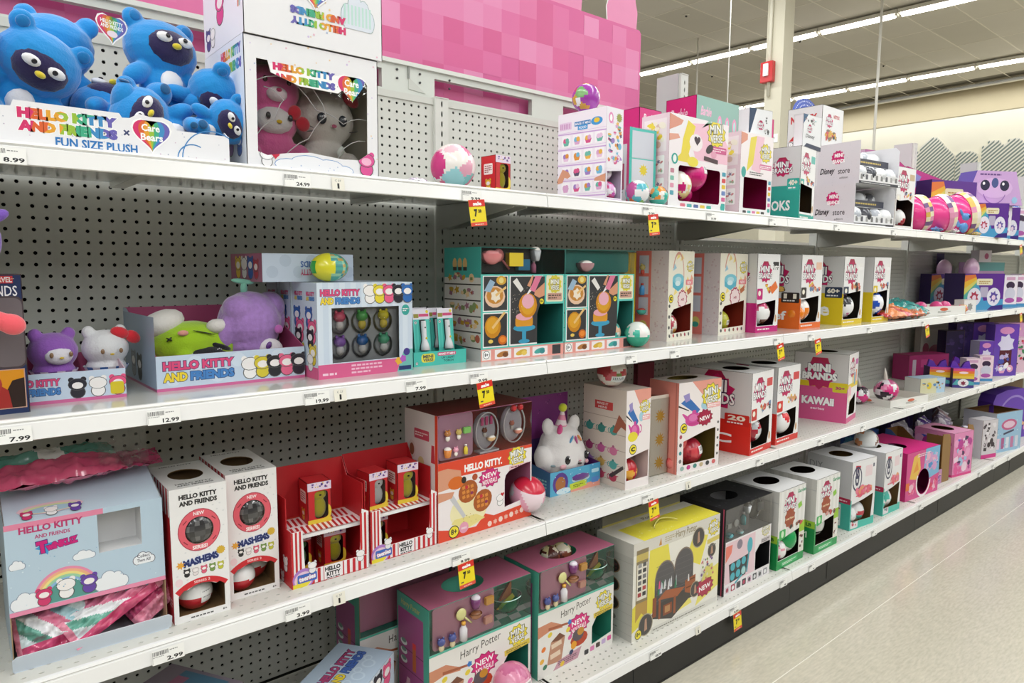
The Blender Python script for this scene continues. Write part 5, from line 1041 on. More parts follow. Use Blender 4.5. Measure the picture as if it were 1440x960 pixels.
mb = MB(); mb.box((-.10, -.012, .032), (.10, -.008, .165), 'a9adb1'); mb.build('inner_tray', CARD, KB)
for i, (c1, c2) in enumerate(figs): prop('figure', KB, (-.062+.056*(i % 3), -.018, .050+.056*(1-i//3)), .040, c1, c2)
for i in range(6):
    m2 = MB(); m2.ell((-.062+.056*(i % 3), -.014, .066+.056*(1-i//3)), (.025, .016, .027), 'fff', n=14); m2.build('blister', CLEAR, KB)
for i in range(3):
    carton('figure_set_box', 'pale blue figure box standing upright, %s behind the front one' % ORD[i], 2, .640-.006*i, 1.486+.064*(i), .243, .062, .212, rot=1, body='cbd9e8', fa=f_kbox if i == 0 else None, sa=s_kbox, inner='9aa0a6', group='pale blue figure set boxes')
carton('figure_set_box', 'pale blue figure box lying flat on top of the upright ones', 2, .553, 1.50, .215, .20, .062, z=T2+.213, body='c2d0e0', fa=lambda A: (A.rect(0, 0, A.W, A.H, 'c8d6e8'), wave(A, 'bccbde'), A.text('HELLO KITTY', 8.6, 1.4, 6, 1.4, 'c84a78', off=.03, a=180), A.text('FRIENDS', 8.6, 3.2, 6, 1.4, '4a6cb0', off=.03, a=180)), sa=lambda A: (A.rect(0, 0, A.W, A.H, 'b06a88'), critter(A, 5, .6, 4.6, 'e8c83c'), critter(A, 9, .6, 4.6, 'f0f0f0'), critter(A, 13, .6, 4.6, '2c5cb0'), critter(A, 16.5, .6, 4, 'b83c50')), inner='999', group='pale blue figure set boxes')
egg = empty('egg_capsule', (.690, 1.462, T2+.2125), 0, 'yellow and teal egg-shaped capsule lying on the upright figure boxes', 'ball'); mb = MB()
mb.ell((0, 0, .033), (.044, .032, .032), 'fff', n=28, fn=lambda p: 'e2dc34' if -.85 < p.x < -.1 else ('3aa84a' if p.x <= -.85 else ('6a5a98' if p.x > .85 else ['58b0a0', '9ad0b0', '4a9a98', 'c0a860'][int((p.y*7+p.z*9) % 4)]))); mb.build('shell', PLAST, egg)
# flashlight packs
def f_flash(A):
    A.rect(0, 0, A.W, A.H, '4cc0b2'); A.stripes(0, 3, A.W, A.H-4, 5, '5accbe'); A.rect(0, A.H-2.6, A.W, 2.6, 'e6e4ee'); A.rect(A.W*.35, A.H-1.9, A.W*.6, .7, 'd2527f'); A.rect(.2, A.H-2.2, A.W*.3, 1.0, '9a9040'); A.el(A.W*.86, A.H-.7, .4, c='e6d040')
    A.poly([(0, 0), (A.W, 0), (A.W, 2.0), (0, 1.4)], '4a3078'); A.poly([(A.W*.3, 0), (A.W, 1.2), (A.W, 0)], 'd24c88'); A.lines(.6, .7, A.W-1, .5, 'd8c8e8', 1)
    A.poly([(A.W*.28, 2.6), (A.W*.85, 2.6), (A.W*.68, 5.2), (A.W*.72, 10.3), (A.W*.36, 10.3), (A.W*.42, 5.2)], '2a2c30'); eight(A, .7, A.H-3.4, .4, '3', 'eee')
def flash(lab, x, y, rot, z=.012, lean=-6):
    r = root_at('light_wand_pack', x, y, T2+z, .048, .006, rot, lab, 'toy pack', 'toy flashlight packs'); r.rotation_euler[0] = math.radians(lean)
    mb = MB(); mb.prism([(-.024, -.002, 0), (.024, -.002, 0), (.024, -.002, .130), (-.024, -.002, .130)], (0, -1, 0), .002, '4cc0b2', '333'); mb.build('backing_card', CARD, r); art(f_flash, 'front_print', r, .048, .13, (-.024, -.002, 0), (1, 0, 0), (0, 0, 1), (0, -1, 0))
    mb = MB(); mb.tube([(.003, -.009, .026), (.003, -.009, .040), (.002, -.009, .052), (.002, -.009, .095), (.002, -.009, .100)], [.0125, .010, .0065, .0068, .006], 'dcdde0', n=12); mb.build('torch', PLAST, r)
    mb = MB(); mb.ell((.004, -.0165, .056), (.003, .0015, .003), 'e0c83c', n=8); mb.ell((.002, -.0165, .083), (.0022, .001, .0022), '555', n=8); mb.build('button', PLAST, r); return r
def f_ftray(A): A.rect(0, 0, A.W, A.H, '4cc0b2'); A.rrect(2.2, .9, 4, 2.2, .8, 'e6dc4a'); A.text('MINI', 2.7, 2.0, 3, .8, '555', off=.04); A.text('VERSE', 2.7, 1.1, 3, .8, '555', off=.04); A.rrect(7.0, 2.3, 5.6, .9, .3, 'd2527f'); A.text('MAKE IT MINI', 7.3, 2.5, 5, .5, 'fff', off=.03); A.text('UV LIGHT', 8.2, 1.5, 4, .55, '223', off=.02); A.text('TORCH', 8.8, .7, 3, .55, '223', off=.02); eight(A, .9, .8, .4, '3', 'eee')
tray('flashlight_tray', 'small teal tray of toy flashlight packs beside the window figure box', 2, .908, 1.462, .158, .10, .036, .05, rot=-1, fc='4cc0b2', sc='2f8c82', bc='2c8278', inner='2f8c82', fa=f_ftray)
for i, (x, y, rot) in enumerate([(.922, 1.476, -2), (.995, 1.476, -1), (.930, 1.505, 0), (.985, 1.508, -2), (.905, 1.530, 1), (.955, 1.535, 1)]):
    flash('teal toy flashlight pack, %s' % ['front left in the small tray', 'front right in the small tray', 'second row left in the small tray', 'second row right in the small tray', 'third row left in the small tray', 'third row middle in the small tray'][i], x, y, rot)
carton('teal_back_box', 'pink and teal carton corner behind the flashlight packs', 2, .80, 1.60, .07, .05, .150, body='c03a74')
# baking sets
def f_bake(A):
    A.rect(0, 0, A.W, A.H, '5cc6ba'); A.rect(0, 0, A.W, 3.2, 'e79c92'); A.rect(.3, .3, 3, 2.6, 'f0ece8'); eight(A, 1.8, 1.7, 1.1, '8+', 'fff')
    for i in range(3): A.rect(4.6+6.6*i, .35, 5.6, 2.5, 'f4ecec'); A.el(7.2+6.6*i, 1.6, 2, .7, ['b87a3c', 'd8b040', '48a8a0'][i], a=12); A.el(8.2+6.6*i, 1.4, 1.0, .7, ['7a4a24', 'e8c860', '3a8c90'][i])
    A.rect(25.2, .3, 3.2, 2.6, '3a3a3c')
    A.rect(.6, 3.6, 8.4, 9.2, 'f2f0ee'); A.rect(.9, 3.9, 7.8, 8.6, '38383a'); A.rect(.6, 13.1, 8.4, 9.4, 'f2f0ee'); A.rect(.9, 13.4, 7.8, 8.9, '3e3e40'); A.rect(9.5, 3.6, 12, 18.9, 'f2f0ee'); A.rect(9.9, 4, 12.2, 18.3, '3a3a3c')
    A.el(3.9, 9.0, 2.7, 3.0, 'c8861c'); A.el(3.8, 9.4, 2.1, 2.2, 'dba02c'); A.poly([(3.5, 9), (4, 8.4), (8.2, 12.6), (7.6, 13)], 'e8c07c'); A.el(7.2, 5.4, 1.5, 1.3, 'cf6a20'); A.el(7.2, 5.5, 1.0, .8, 'e88c34'); A.el(3.2, 5.2, .8, .5, 'e8c860')
    A.el(4.6, 17, 3.4, 2.9, 'e8c4a8'); A.el(4.6, 17.3, 2.8, 2.2, 'c88a3c'); A.star(4.8, 17.2, 1.8, 'f0e4d0', n=6); A.poly([(5, 17), (8.4, 19.2), (8.2, 19.8), (4.6, 17.6)], 'e8c07c'); A.el(6.7, 21.3, 1.7, 1.2, 'd8a83c'); A.el(6.7, 21.3, .8, c='e8d88c'); A.poly([(1, 18.6), (3, 21.6), (4.6, 20.8), (3, 18.2)], '9ab8d0')
    A.el(14.8, 8.3, 4.0, 1.0, '3f9cc0'); A.rect(14.0, 4.4, 1.4, 4, '3f9cc0'); A.el(14.7, 4.6, 2.0, .6, '3f9cc0'); A.rrect(11.6, 8.7, 6.2, 2.6, .6, 'd8962c'); A.el(14.7, 11.4, 3.0, 1.1, 'e6a6b4'); A.el(16, 14.4, 3.3, 3.4, 'd08a1c'); A.el(16.0, 14.4, 2.5, 2.6, 'daa02a'); A.el(16.0, 15.5, 2.2, 2.0, 'e9aebe')
    A.poly([(15.4, 17.4), (16.2, 17.6), (18, 19), (17.4, 20)], 'f0ecec'); A.poly([(16.6, 18.6), (18.6, 22.4), (21, 22.4), (18.4, 18.0)], 'e07c9c'); A.poly([(15.6, 19.8), (17.4, 22.6), (18, 22.6), (16.8, 19.4)], 'd99a78'); A.poly([(18.4, 18.2), (22, 20.6), (22, 17.0), (20, 16.4), (18.2, 17.2)], 'd99a78'); A.poly([(10.6, 20.9), (12, 21.9), (14.4, 18.9), (13.4, 18)], 'e8e6e2')
    dots(A, 26, ['d8c8b0', 'f0e8e0'], 6, .1, (10, 12, 6, 8)); A.rrect(22.7, 15.2, 6.4, 7.4, .4, 'e9e6c8'); A.star(25.9, 20.1, 2.7, 'd8cc44', n=11, q=.84); A.text('MINI', 24.3, 20.1, 3.2, 1.4, 'f4f4e8', off=.03, oc='555', ow=.06); A.text('VERSE', 24.3, 18.5, 3.2, 1.3, 'f4f4e8', off=.03, oc='555', ow=.06); A.rrect(23.2, 15.6, 5.4, 2.0, .3, 'c89c8c'); A.lines(23.5, 15.9, 4.8, 1.4, '5a4a40', 2); eight(A, 21.0, 15.4, .9)
def s_bake(A):
    A.rect(0, 0, A.W, A.H, 'ccc8c0'); A.rect(0, A.H-8, A.W, 8, '45a89e'); 
    for i in range(5): A.rect(0, 3.2+4.2*i, A.W, .35, '3c3834'); busy(A, 0, 3.6+4.2*i, A.W, 3.8, ['b8922c', 'a85a48', 'd8b88c', '7c8c5a', 'c8a050', '9c6a7c'], 7, i, 1.2)
    A.rect(0, 0, A.W, 3.2, 'c4c4c2')
    for i in range(3): A.el(A.W*.3+2.4*i, A.H-4.4, 1.0, 1.6, 'd8b070'); A.rect(A.W*.3-.8+2.4*i, A.H-6.2, 1.7, 1.0, '3a2c24')
gp_ = 'teal baking set boxes'
for i, (x, y, lab, rot) in enumerate([(1.097, 1.436, 'teal baking play set with orange cake print and pink utensils in its window, left one', -1), (1.397, 1.432, 'teal baking play set with orange cake print and empty teal window, right one', -1)]):
    pr = [('pan', .22, .45, .045, 'e58a8c', 'e58a8c'), ('bowl', .13, .35, .055, 'e0868a', 'e8989a'), ('box', .40, .3, .06, 'e2c83c'), ('box', .50, .15, .05, '4c9cc4'), ('cup', .66, .5, .03, 'b8bcc0'), ('bottle', .64, .05, .03, 'e48ab0')] if i == 0 else [('bowl', .30, .08, .05, 'b0848c')]
    showcase('baking_play_set', lab, 2, x, y, .296, .17, .300, .229, rot=rot, body='5cc6ba', sc='ccc8c0', tc='8a9c98', back='3c9088', tray='3f4244' if i == 0 else '3c9088', inner='2d8078', fa=f_bake, sa=s_bake, fh=[[(19.4, 3.6), (29.2, 3.6), (29.2, 14.6), (20.4, 14.6), (19.4, 12)] if i == 0 else [(21.4, 3.6), (29.2, 3.6), (29.2, 14.6), (23, 14.6)]], props=pr, tray_x=(.02, .66) if i == 0 else (.02, .98), ledge='4a4c4c', group=gp_)
ball('surprise_ball', 'small ball with orange and dark prints standing in the opening of the right baking set', 1.628, 1.475, T2+.003, .042, wrap_ball(['e0b090', '3a3434', 'e8e2d8', 'e8963c', '5cb8ac'], 51), n=26)
ball('surprise_ball', 'small printed ball above another in the opening of the right baking set', 1.618, 1.50, T2+.085, .030, wrap_ball(['e0b090', '3a3434', 'e8e2d8', 'e8963c'], 52), n=22)
ball('surprise_ball', 'teal and white ball with red patch standing right of the baking sets', 1.700, 1.415, T2, .040, wrap_ball(['f0ece8', '46c0a8', 'e8f0ea', '46c0a8'], 53, bands=[(-1, -.1, '2aa888')]), n=30)
# pale pattern dispensers
def f_neck(A):
    A.rect(0, 0, A.W, A.H, 'f0ecdc'); R = random.Random(9)
    for i in range(9): x = R.uniform(0, A.W-2); y = R.uniform(A.H*.45, A.H-2); A.poly([(x, y), (x+2.4, y+1), (x+1, y+2.6)], R.choice(['f0dc88', 'e9a88c', '9cc8dc', 'f0dc88']))
    A.ring(A.W*.38, A.H*.72, A.W*.20, A.W*.225, 'd49a88', 20, 160, sy=2.2); A.ring(A.W*.38, A.H*.72, A.W*.20, A.W*.225, 'd49a88', -40, 20, sy=2.2)
    A.poly([(A.W*.16, A.H*.68), (A.W*.6, A.H*.68), (A.W*.58, A.H*.60), (A.W*.38, A.H*.55), (A.W*.17, A.H*.60)], '58b4cc'); A.el(A.W*.38, A.H*.69, A.W*.22, A.H*.06, '7cc8da'); A.el(A.W*.38, A.H*.68, A.W*.12, A.H*.035, 'b8e0e8'); A.el(A.W*.36, A.H*.64, A.W*.1, A.H*.03, 'd8eef2')
    mv_badge(A, A.W*.84, A.H*.83, A.W*.15); A.rrect(A.W*.68, A.H*.62, A.W*.28, A.H*.06, .3, 'e6848c'); A.text('NEW', A.W*.74, A.H*.63, A.W*.16, A.H*.035, 'fbeeee', off=.03)
    A.star(A.W*.56, A.H*.46, A.W*.2, 'a8204c', n=12, q=.85); A.star(A.W*.56, A.H*.46, A.W*.17, 'f0dcdc', n=12, q=.85); A.text('x2', A.W*.5, A.H*.445, A.W*.12, A.H*.03, 'a8204c', off=.04); A.rect(A.W*.74, A.H*.52, A.W*.16, A.H*.06, 'b8683c', a=25); eight(A, A.W*.12, A.H*.47, A.W*.09, 'c')
    for i in range(6): A.el(A.W*(.1+.15*i), A.H*.055, A.W*.03, A.H*.022, ['444', 'c03c48', '4a4a4a', '8a5040', 'a03050', '555'][i], a=30)
    for i in range(3): A.el(A.W*.07, A.H*(.15+.12*i), A.W*.035, A.H*.02, '555', a=40)
def s_neck(A):
    h = A.W*.48; A.rect(0, 0, h, A.H, 'e57c72'); R = random.Random(4)
    for i in range(3): A.rect(h*.22, A.H*(.28+.235*i), h*.62, A.H*.2, 'ccd0dc' if A.W < 99 else 'fff')
    A.rect(h, 0, A.W-h, A.H, 'dccfd0'); dots(A, 70, ['cfb4b8', 'e2d8d4'], 4, .35, (h, 0, A.W-h, A.H)); A.el(h*.52, A.H*.15, h*.3, A.H*.07, 'd8c46c'); A.el(h*.52, A.H*.12, h*.24, A.H*.035, '3c9c8c')
nk = [[(2.4, 2.4), (A_ := 15.4, 2.9), (15.4, 12.6), (4, 10.8), (2.4, 9.4)]]
c1 = carton('mini_set_box', 'cream dispenser box printed with a blue necklace, right of the baking sets', 2, 1.908, 1.46, .168, .13, .306, rot=6, body='f0ecdc', sc='dccfd0', fa=f_neck, sa=s_neck, fh=nk, inner='8c2c20', group='cream necklace print dispensers')
c2 = carton('mini_set_box', 'cream dispenser box printed with a blue necklace, second after the baking sets', 2, 2.232, 1.475, .20, .13, .303, rot=3, body='f0ecdc', sc='dccfd0', fa=f_neck, sa=s_neck, fh=[[(2.6, 2.4), (18.2, 2.9), (18.2, 12.6), (4, 10.8), (2.6, 9.4)]], inner='9c3424', group='cream necklace print dispensers')
for px, kind, cc in ((0, 'figure', 'b8a860'), (1, 'bottle', '4a9cd8'), (2, 'bowl', '48b8a8')): prop(kind, c1, (-.088, .035-0, .245-.07*px-.02), .035, cc, 'c84a38')
ball('surprise_ball', 'cream and yellow printed ball in the opening of the first cream dispenser', 1.975, 1.525, T2+.003, .046, wrap_ball(['ece6d8', 'd8c850', '8a8c5c', 'e0a050', 'ece6d8', 'c0485c'], 61), n=28)
ball('surprise_ball', 'yellow green ball with sticker in the opening of the second cream dispenser', 2.315, 1.535, T2+.003, .044, wrap_ball(['c8c43c', 'd8cc50', 'b8b838'], 62), n=24, sticker=(25, -5, .05, .02, 'e8e4d0', '555'))
carton('mini_set_box', 'yellow edged grey carton side behind the teal ball and cream dispenser', 2, 1.80, 1.56, .06, .18, .30, body='c9a820', sc='c4c6c4', sa=lambda A: (A.rect(0, 0, A.W-2, A.H, 'c4c8c8'), busy(A, 1, 2, A.W-4, A.H-4, ['3a4044', '8a6a4c', '9ca8a8', '5a6468'], 12, 7, 1.4), A.rect(A.W-2.4, 0, 2.4, A.H, 'd0b02c')))
# mini brands cartons
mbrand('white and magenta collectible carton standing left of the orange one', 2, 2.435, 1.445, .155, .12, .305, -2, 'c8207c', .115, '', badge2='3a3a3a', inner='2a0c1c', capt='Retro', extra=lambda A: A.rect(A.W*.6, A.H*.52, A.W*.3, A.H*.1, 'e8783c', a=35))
ball('capsule', 'white ball with orange marks in the magenta carton opening', 2.50, 1.48, T2+.026, .05, wrap_ball(['f2f2f0', 'f2f2f0', 'e87c3c', '6c3c28', 'f2f2f0', 'c83c6c'], 63), n=24)
mbrand('white and orange collectible carton, printed 11 on its side', 2, 2.735, 1.425, .192, .205, .306, 2, 'ec6c1c', .125, 'chef', badge2='f0c8b0', chip='11', chipc='2a201c', sideextra=lambda A: (A.text('ate', A.W*.24, A.H*.50, A.W*.42, A.H*.09, 'f0c060', off=.05, oc='3a2418'), A.ring(A.W*.24, A.H*.27, 2.4, 2.8, 'f8b080')))
ball('capsule', 'white ball with orange cap in the orange carton opening', 2.80, 1.475, T2+.026, .052, wrap_ball(['f2f2f0', 'f2f2f0', 'ee8420'], 64, bands=[(.1, 1, 'f0ece6')]), n=24, rot=(0, 0, 1))
ball('capsule', 'orange ball at the left in the orange carton opening', 2.765, 1.46, T2+.026, .036, 'f0861c', n=20)
mbrand('white and yellow collectible carton, printed 60+ on its side', 2, 3.08, 1.41, .215, .20, .304, 2, 'e2c414', .14, 'me', badge2='f4f4f2', chip='60+', chipc='22304c', capt='Home', sideextra=None)
ball('capsule', 'white ball with outline marks in the left yellow carton opening', 3.155, 1.455, T2+.026, .056, wrap_ball(['f4f4f4', 'f4f4f4', 'f4f4f4', 'b8d0d0', 'd0709c', '2c2c30'], 65), n=24)
mbrand('white and yellow collectible carton with a blue and white ball, rightmost', 2, 3.375, 1.408, .195, .20, .305, 1, 'e2c414', .14, 'me', badge2='f4f4f2', capt='Home')
ball('capsule', 'blue and white ball in the right yellow carton opening', 3.46, 1.455, T2+.026, .060, wrap_ball(['f4f6fa', '1f50b8', 'f4f6fa', '1f50b8', 'f4f6fa'], 66), n=26)
# far right of the second shelf
def foil(c, c2): return lambda u, v, s: c2 if (u < .06 or u > .94 or (int(u*6+v*5) % 4 == 0)) else c
bag('foil_packet', 'orange foil packet lying right of the yellow cartons', 3.66, 1.46, T2, .27, .17, .05, foil('e88c4c', 'c83c3c'), rot=(12, 0, -10), seed=3, rough=.008)
bag('foil_packet', 'teal foil packet lying beside the orange one', 3.95, 1.52, T2, .27, .18, .06, foil('2a9c98', '1c7c7c'), rot=(14, 0, -12), seed=6, rough=.008)
bag('foil_packet', 'small teal and orange packet under the teal one on the second shelf', 3.86, 1.40, T2, .14, .09, .03, foil('d8784c', '2a9c98'), rot=(0, 0, -8), seed=8, rough=.006)
def f_house(A): A.poly([(A.W*.45, A.H*.75), (A.W*.53, A.H*.98), (A.W*.61, A.H*.75)], 'c8442c') if 0 else None; A.el(A.W*.53, A.H*.62, A.W*.09, A.H*.2, 'd86c4c'); A.lines(A.W*.40, A.H*.14, A.W*.28, A.H*.3, '8a8a80', 2)
def white_tray(lab, k, x, y, w, d, h, rot, z=None): return tray('toy_tray', lab, k, x, y, w, d, h, h, rot=rot, z=z, fc='efeee8', sc='e8e6e0', bc='e4e2da', inner='dcd9d0', fa=f_house, sa=f_house)
white_tray('shallow white cardboard tray on the second shelf in front of the rainbow boxes', 2, 4.13, 1.475, .40, .20, .045, -15)
for i, (x, y) in enumerate([(4.20, 1.545), (4.26, 1.515), (4.42, 1.49), (4.49, 1.47)]): ball('toy_ball', 'pink toy ball peeking over the shallow white tray, %s from the left' % ORD[i], x, y, T2+.003, .033, wrap_ball(['e84a90', 'e84a90', 'f08cb8'], i+70), 'pink balls in the shallow white tray', n=18)
bag('toy_packet', 'pink and yellow packet against the right end of the shallow white tray', 4.55, 1.42, T2, .06, .05, .05, foil('f0b040', 'e86090'), rot=(70, 0, 0), seed=12, nx=12, ny=8, rough=.004)
carton('mini_box', 'small white printed box beside the shallow tray, below the rainbow boxes', 2, 4.58, 1.40, .10, .06, .075, rot=-20, body='eeeeec', fa=lambda A: A.star(A.W/2, A.H*.45, 2.4, '9a9c9a', n=7))
rainbow_box('rainbow and purple pet box on the second shelf, left of two', 2, 5.034, 1.735, .32, .08, .22, -18)
rainbow_box('rainbow and purple pet box on the second shelf, right of two', 2, 4.86, 1.49, .33, .14, .225, -22)
for i, (x, y, z) in enumerate([(5.20, 1.72, .22), (5.06, 1.52, .225)]):
    o = ball('toy_dome', 'pale pink dome on top of the %s rainbow box of the second shelf' % ['left', 'right'][i], x, y, T2+z-.04, .085, 'd8b0d0', n=20, sq=(1, .45, .8)); 
carton('pet_pack', 'small white and pink pack on top of the right second-shelf cartons', 2, 5.46, 1.60, .12, .06, .08, rot=-20, z=T2+.30, body='f0e8ec', fa=lambda A: A.el(A.W*.6, A.H*.5, 2, c='c86a90'))
carton('pet_carton', 'teal-topped carton behind the narrow packs on the second shelf', 2, 5.42, 1.62, .45, .09, .30, rot=-8, body='c89cc8', tc='5aa8a8', fa=lambda A: A.rect(0, A.H-6, A.W, 6, '5aa8a8'))
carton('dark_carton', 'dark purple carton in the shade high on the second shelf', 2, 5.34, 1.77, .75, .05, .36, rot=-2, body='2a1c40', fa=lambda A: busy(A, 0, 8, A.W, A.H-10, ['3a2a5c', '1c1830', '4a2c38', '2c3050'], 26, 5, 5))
petpack('narrow white pet pack right of the rainbow boxes, first of three', 2, 5.43, 1.44, .13, .08, .215, -22)
petpack('narrow white pet pack right of the rainbow boxes, second of three', 2, 5.62, 1.44, .13, .08, .215, -22)
petpack('pink edged pet pack right of the rainbow boxes, third of three', 2, 5.82, 1.44, .16, .08, .22, -22, c='f0a8c8')
# ================================================================ third shelf
T3 = ZD[3]
def f_twk(A):
    A.rect(0, 0, A.W, A.H, 'b9cfdf'); A.rect(0, 9.4, A.W, .8, 'e890b0'); A.rect(0, A.H-1.0, A.W*.6, 1.0, 'e58aa8')
    x0 = 2; A.text('HELLO KITTY', 2.0, 23.6, 9.4, 1.25, 'c03a70', off=.04); A.text('AND FRIENDS', 4.2, 22.4, 5.2, .7, 'b8487a', off=.03)
    A.star(5.6, 20.6, 1.5, '3f9ad0', n=7, q=.55); A.text('T', 4.4, 19.6, 1.6, 2.2, 'd0207c', off=.08, oc='4a2a80', a=4); A.text('wiNKLiZ', 5.7, 20.1, 4.8, 1.3, 'd0207c', off=.08, oc='4a2a80', a=6)
    A.poly([(1.4, 10.3), (5.8, 15.2), (8.2, 13.0), (10.6, 15.0), (15, 10.3)], '5a9c94')
    cx, cy = 8.4, 10.6
    for i, c in enumerate(['e890b0', 'f0b48c', 'f0e08c', '9cd0a8', '8cb8e0']): A.ring(cx, cy, 5.2-.42*i-.42, 5.2-.42*i, c, 12, 168, n=20, sy=1.1)
    cloud(A, .2, 10.3, 4.6, 3.0, 'eef2f6', '8a9ab0'); cloud(A, 12.6, 10.3, 5.4, 3.4, 'eef2f6', '8a9ab0'); cloud(A, 9.6, 17.0, 3.4, 1.6, 'eef2f6', '8a9ab0'); cloud(A, .4, 17.6, 2.2, 1.6, 'eef2f6', '8a9ab0'); cloud(A, 14, 19, 3, 2, 'eef2f6', '8a9ab0')
    critter(A, 5.0, 10.2, 2.9, 'd23a70'); critter(A, 8.3, 10.6, 3.4, 'f2f0f0'); critter(A, 11.8, 10.6, 3.2, '6a48a8'); cloud(A, 19, 13.6, 3.6, 2.2, 'f0f4f8', '667')
    A.text('Collect', 19.7, 14.8, 2.1, .6, '445'); A.text('Them All!', 19.6, 14.0, 2.3, .6, '445'); dots(A, 30, ['8fb4d0', 'd8e8f0'], 4, .12, (0, 10.5, A.W, 14))
r = root_at('surprise_bag_dispenser', .069, 1.408, T3, .243, .22, -1, 'pale blue rainbow print dispenser full of foil bags, left on the third shelf', 'box')
w2, d2, S, t = .1215, .11, .01, .0018; mb = MB()
mb.plate((-w2, -d2, 0), (S, 0, 0), (0, 0, S), (0, -1, 0), [(0, 9.4), (24.3, 9.4), (24.3, 25.6), (0, 25.6)], [[(13.6, 17.4), (20.6, 17.4), (20.6, 24.6), (13.6, 24.6)]], t, 'b9cfdf', 'd9dce0')
mb.plate((-w2, d2, 0), (0, -S, 0), (0, 0, S), (-1, 0, 0), [(0, 0), (22, 0), (22, 25.6), (10, 29.5), (0, 29.5)], [], t, 'a8bccb', 'a08868'); mb.plate((w2, d2, 0), (0, -S, 0), (0, 0, S), (1, 0, 0), [(0, 0), (22, 0), (22, 25.6), (10, 29.5), (0, 29.5)], [], t, 'a8bccb', 'a08868')
mb.box((-w2, d2-t, 0), (w2, d2, .295), 'a08868'); mb.prism([(-w2, -d2, .256), (w2, -d2, .256), (w2, .01, .295), (-w2, .01, .295)], (0, -.3, 1), .0018, 'c2d4e2', 'c2d4e2'); mb.box((-w2, .01, .293), (w2, d2, .295), 'bccfdd'); mb.box((-w2, -d2, 0), (w2, d2, .002), 'b8bcc4')
mb.box((.012, -d2+.004, .17), (.09, -d2+.06, .172), 'e4e4e4'); mb.box((.012, -d2+.06, .17), (.09, -d2+.062, .25), 'e6e6e6'); mb.box((.012, -d2+.002, .17), (.014, -d2+.06, .25), 'dcdcdc'); mb.box((.086, -d2+.002, .17), (.088, -d2+.06, .25), 'dcdcdc')
mb.build('carton_body', CARD, r)
mb = MB(); mb.prism([(-w2-.002, -d2-.012, .002), (w2+.004, -d2-.012, .002), (w2+.004, -d2-.022, .027), (w2-.002, -d2-.024, .033), (-w2+.004, -d2-.024, .033), (-w2-.002, -d2-.022, .027)], (0, -1, 0), .002, 'd3deea', 'e6edf4'); mb.box((-w2, -d2-.012, 0), (w2, -d2, .002), 'd3deea'); mb.build('front_flap', CARD, r)
a = Art(24.3, 25.6); f_twk(a); a.build('front_print', r, (-w2, -d2, 0), (1, 0, 0), (0, 0, 1), (0, -1, 0), clip=hole_tris([[(13.6, 17.4), (20.6, 17.4), (20.6, 24.6), (13.6, 24.6)], [(0, 0), (24.3, 0), (24.3, 9.4), (0, 9.4)]]))
a = Art(24, 10); a.el(7, 3.0, 5, 1.6, 'e8c8d0'); a.el(7, 2.8, 4.2, 1.2, 'd8e0a8'); a.el(7, 2.6, 3.5, .9, 'a8c8d8'); critter(a, 3.4, .4, 2.2, 'd23a70'); critter(a, 7, .6, 2.4, 'f0f0f0'); critter(a, 10.6, .6, 2.4, '6a48a8'); a.build('top_print', r, (-w2, -d2-.0002, .257), (1, 0, 0), Vector((0, .12, .039)).normalized(), Vector((0, -.31, .95)))
def tw_bag(u, v, s):
    if u < .07 or u > .93: return 'e890a8'
    if v < .22: return 'd24c78'
    k = int(u*5+v*3) % 5
    return ['a9d0d8', 'd8e8ea', '6cae9c', 'e8e8ea', 'e07c9c'][k]
for i, (lab, x, y, z, w, h, t_, rot) in enumerate([('pink and pale blue foil bag standing at the front left of the rainbow dispenser', .135, 1.445, T3+.005, .12, .085, .03, (68, -8, -6)), ('pink edged foil bag leaning diagonally at the front of the rainbow dispenser', .225, 1.432, T3+.012, .17, .06, .03, (50, -24, 12)), ('foil bag with rainbow print at the back left of the rainbow dispenser', .15, 1.52, T3+.004, .15, .11, .03, (75, 10, 4)), ('foil bag at the back right of the rainbow dispenser', .245, 1.51, T3+.004, .14, .12, .03, (70, -12, -8)), ('magenta foil bag at the right end of the rainbow dispenser', .285, 1.455, T3+.002, .09, .08, .03, (62, -30, 10))]):
    bag('foil_bag', lab, x, y, z, w, h, t_, tw_bag if i != 4 else (lambda u, v, s: 'c84a78' if v > .3 else 'e890a8'), rot=rot, seed=i+30, group=None, rough=.007)
bag('foil_bag', 'pink and green foil bag lying on top of the rainbow dispenser', .150, 1.50, T3+.294, .22, .12, .04, lambda u, v, s: 'c84a70' if v < .45 or u < .08 else ('e8e8e8' if .4 < u < .6 else '5c9c90'), rot=(14, 0, 6), seed=40)
bag('foil_bag', 'flat magenta foil bag under the pink one on the rainbow dispenser', .235, 1.52, T3+.294, .20, .12, .012, lambda u, v, s: 'a83a60', rot=(0, 0, -6), seed=41)
bag('clear_pouch', 'crinkled clear plastic pouch standing on the rainbow dispenser', .262, 1.475, T3+.305, .085, .085, .02, lambda u, v, s: 'ffffff', rot=(80, 0, 6), seed=42, m=CLEARB)
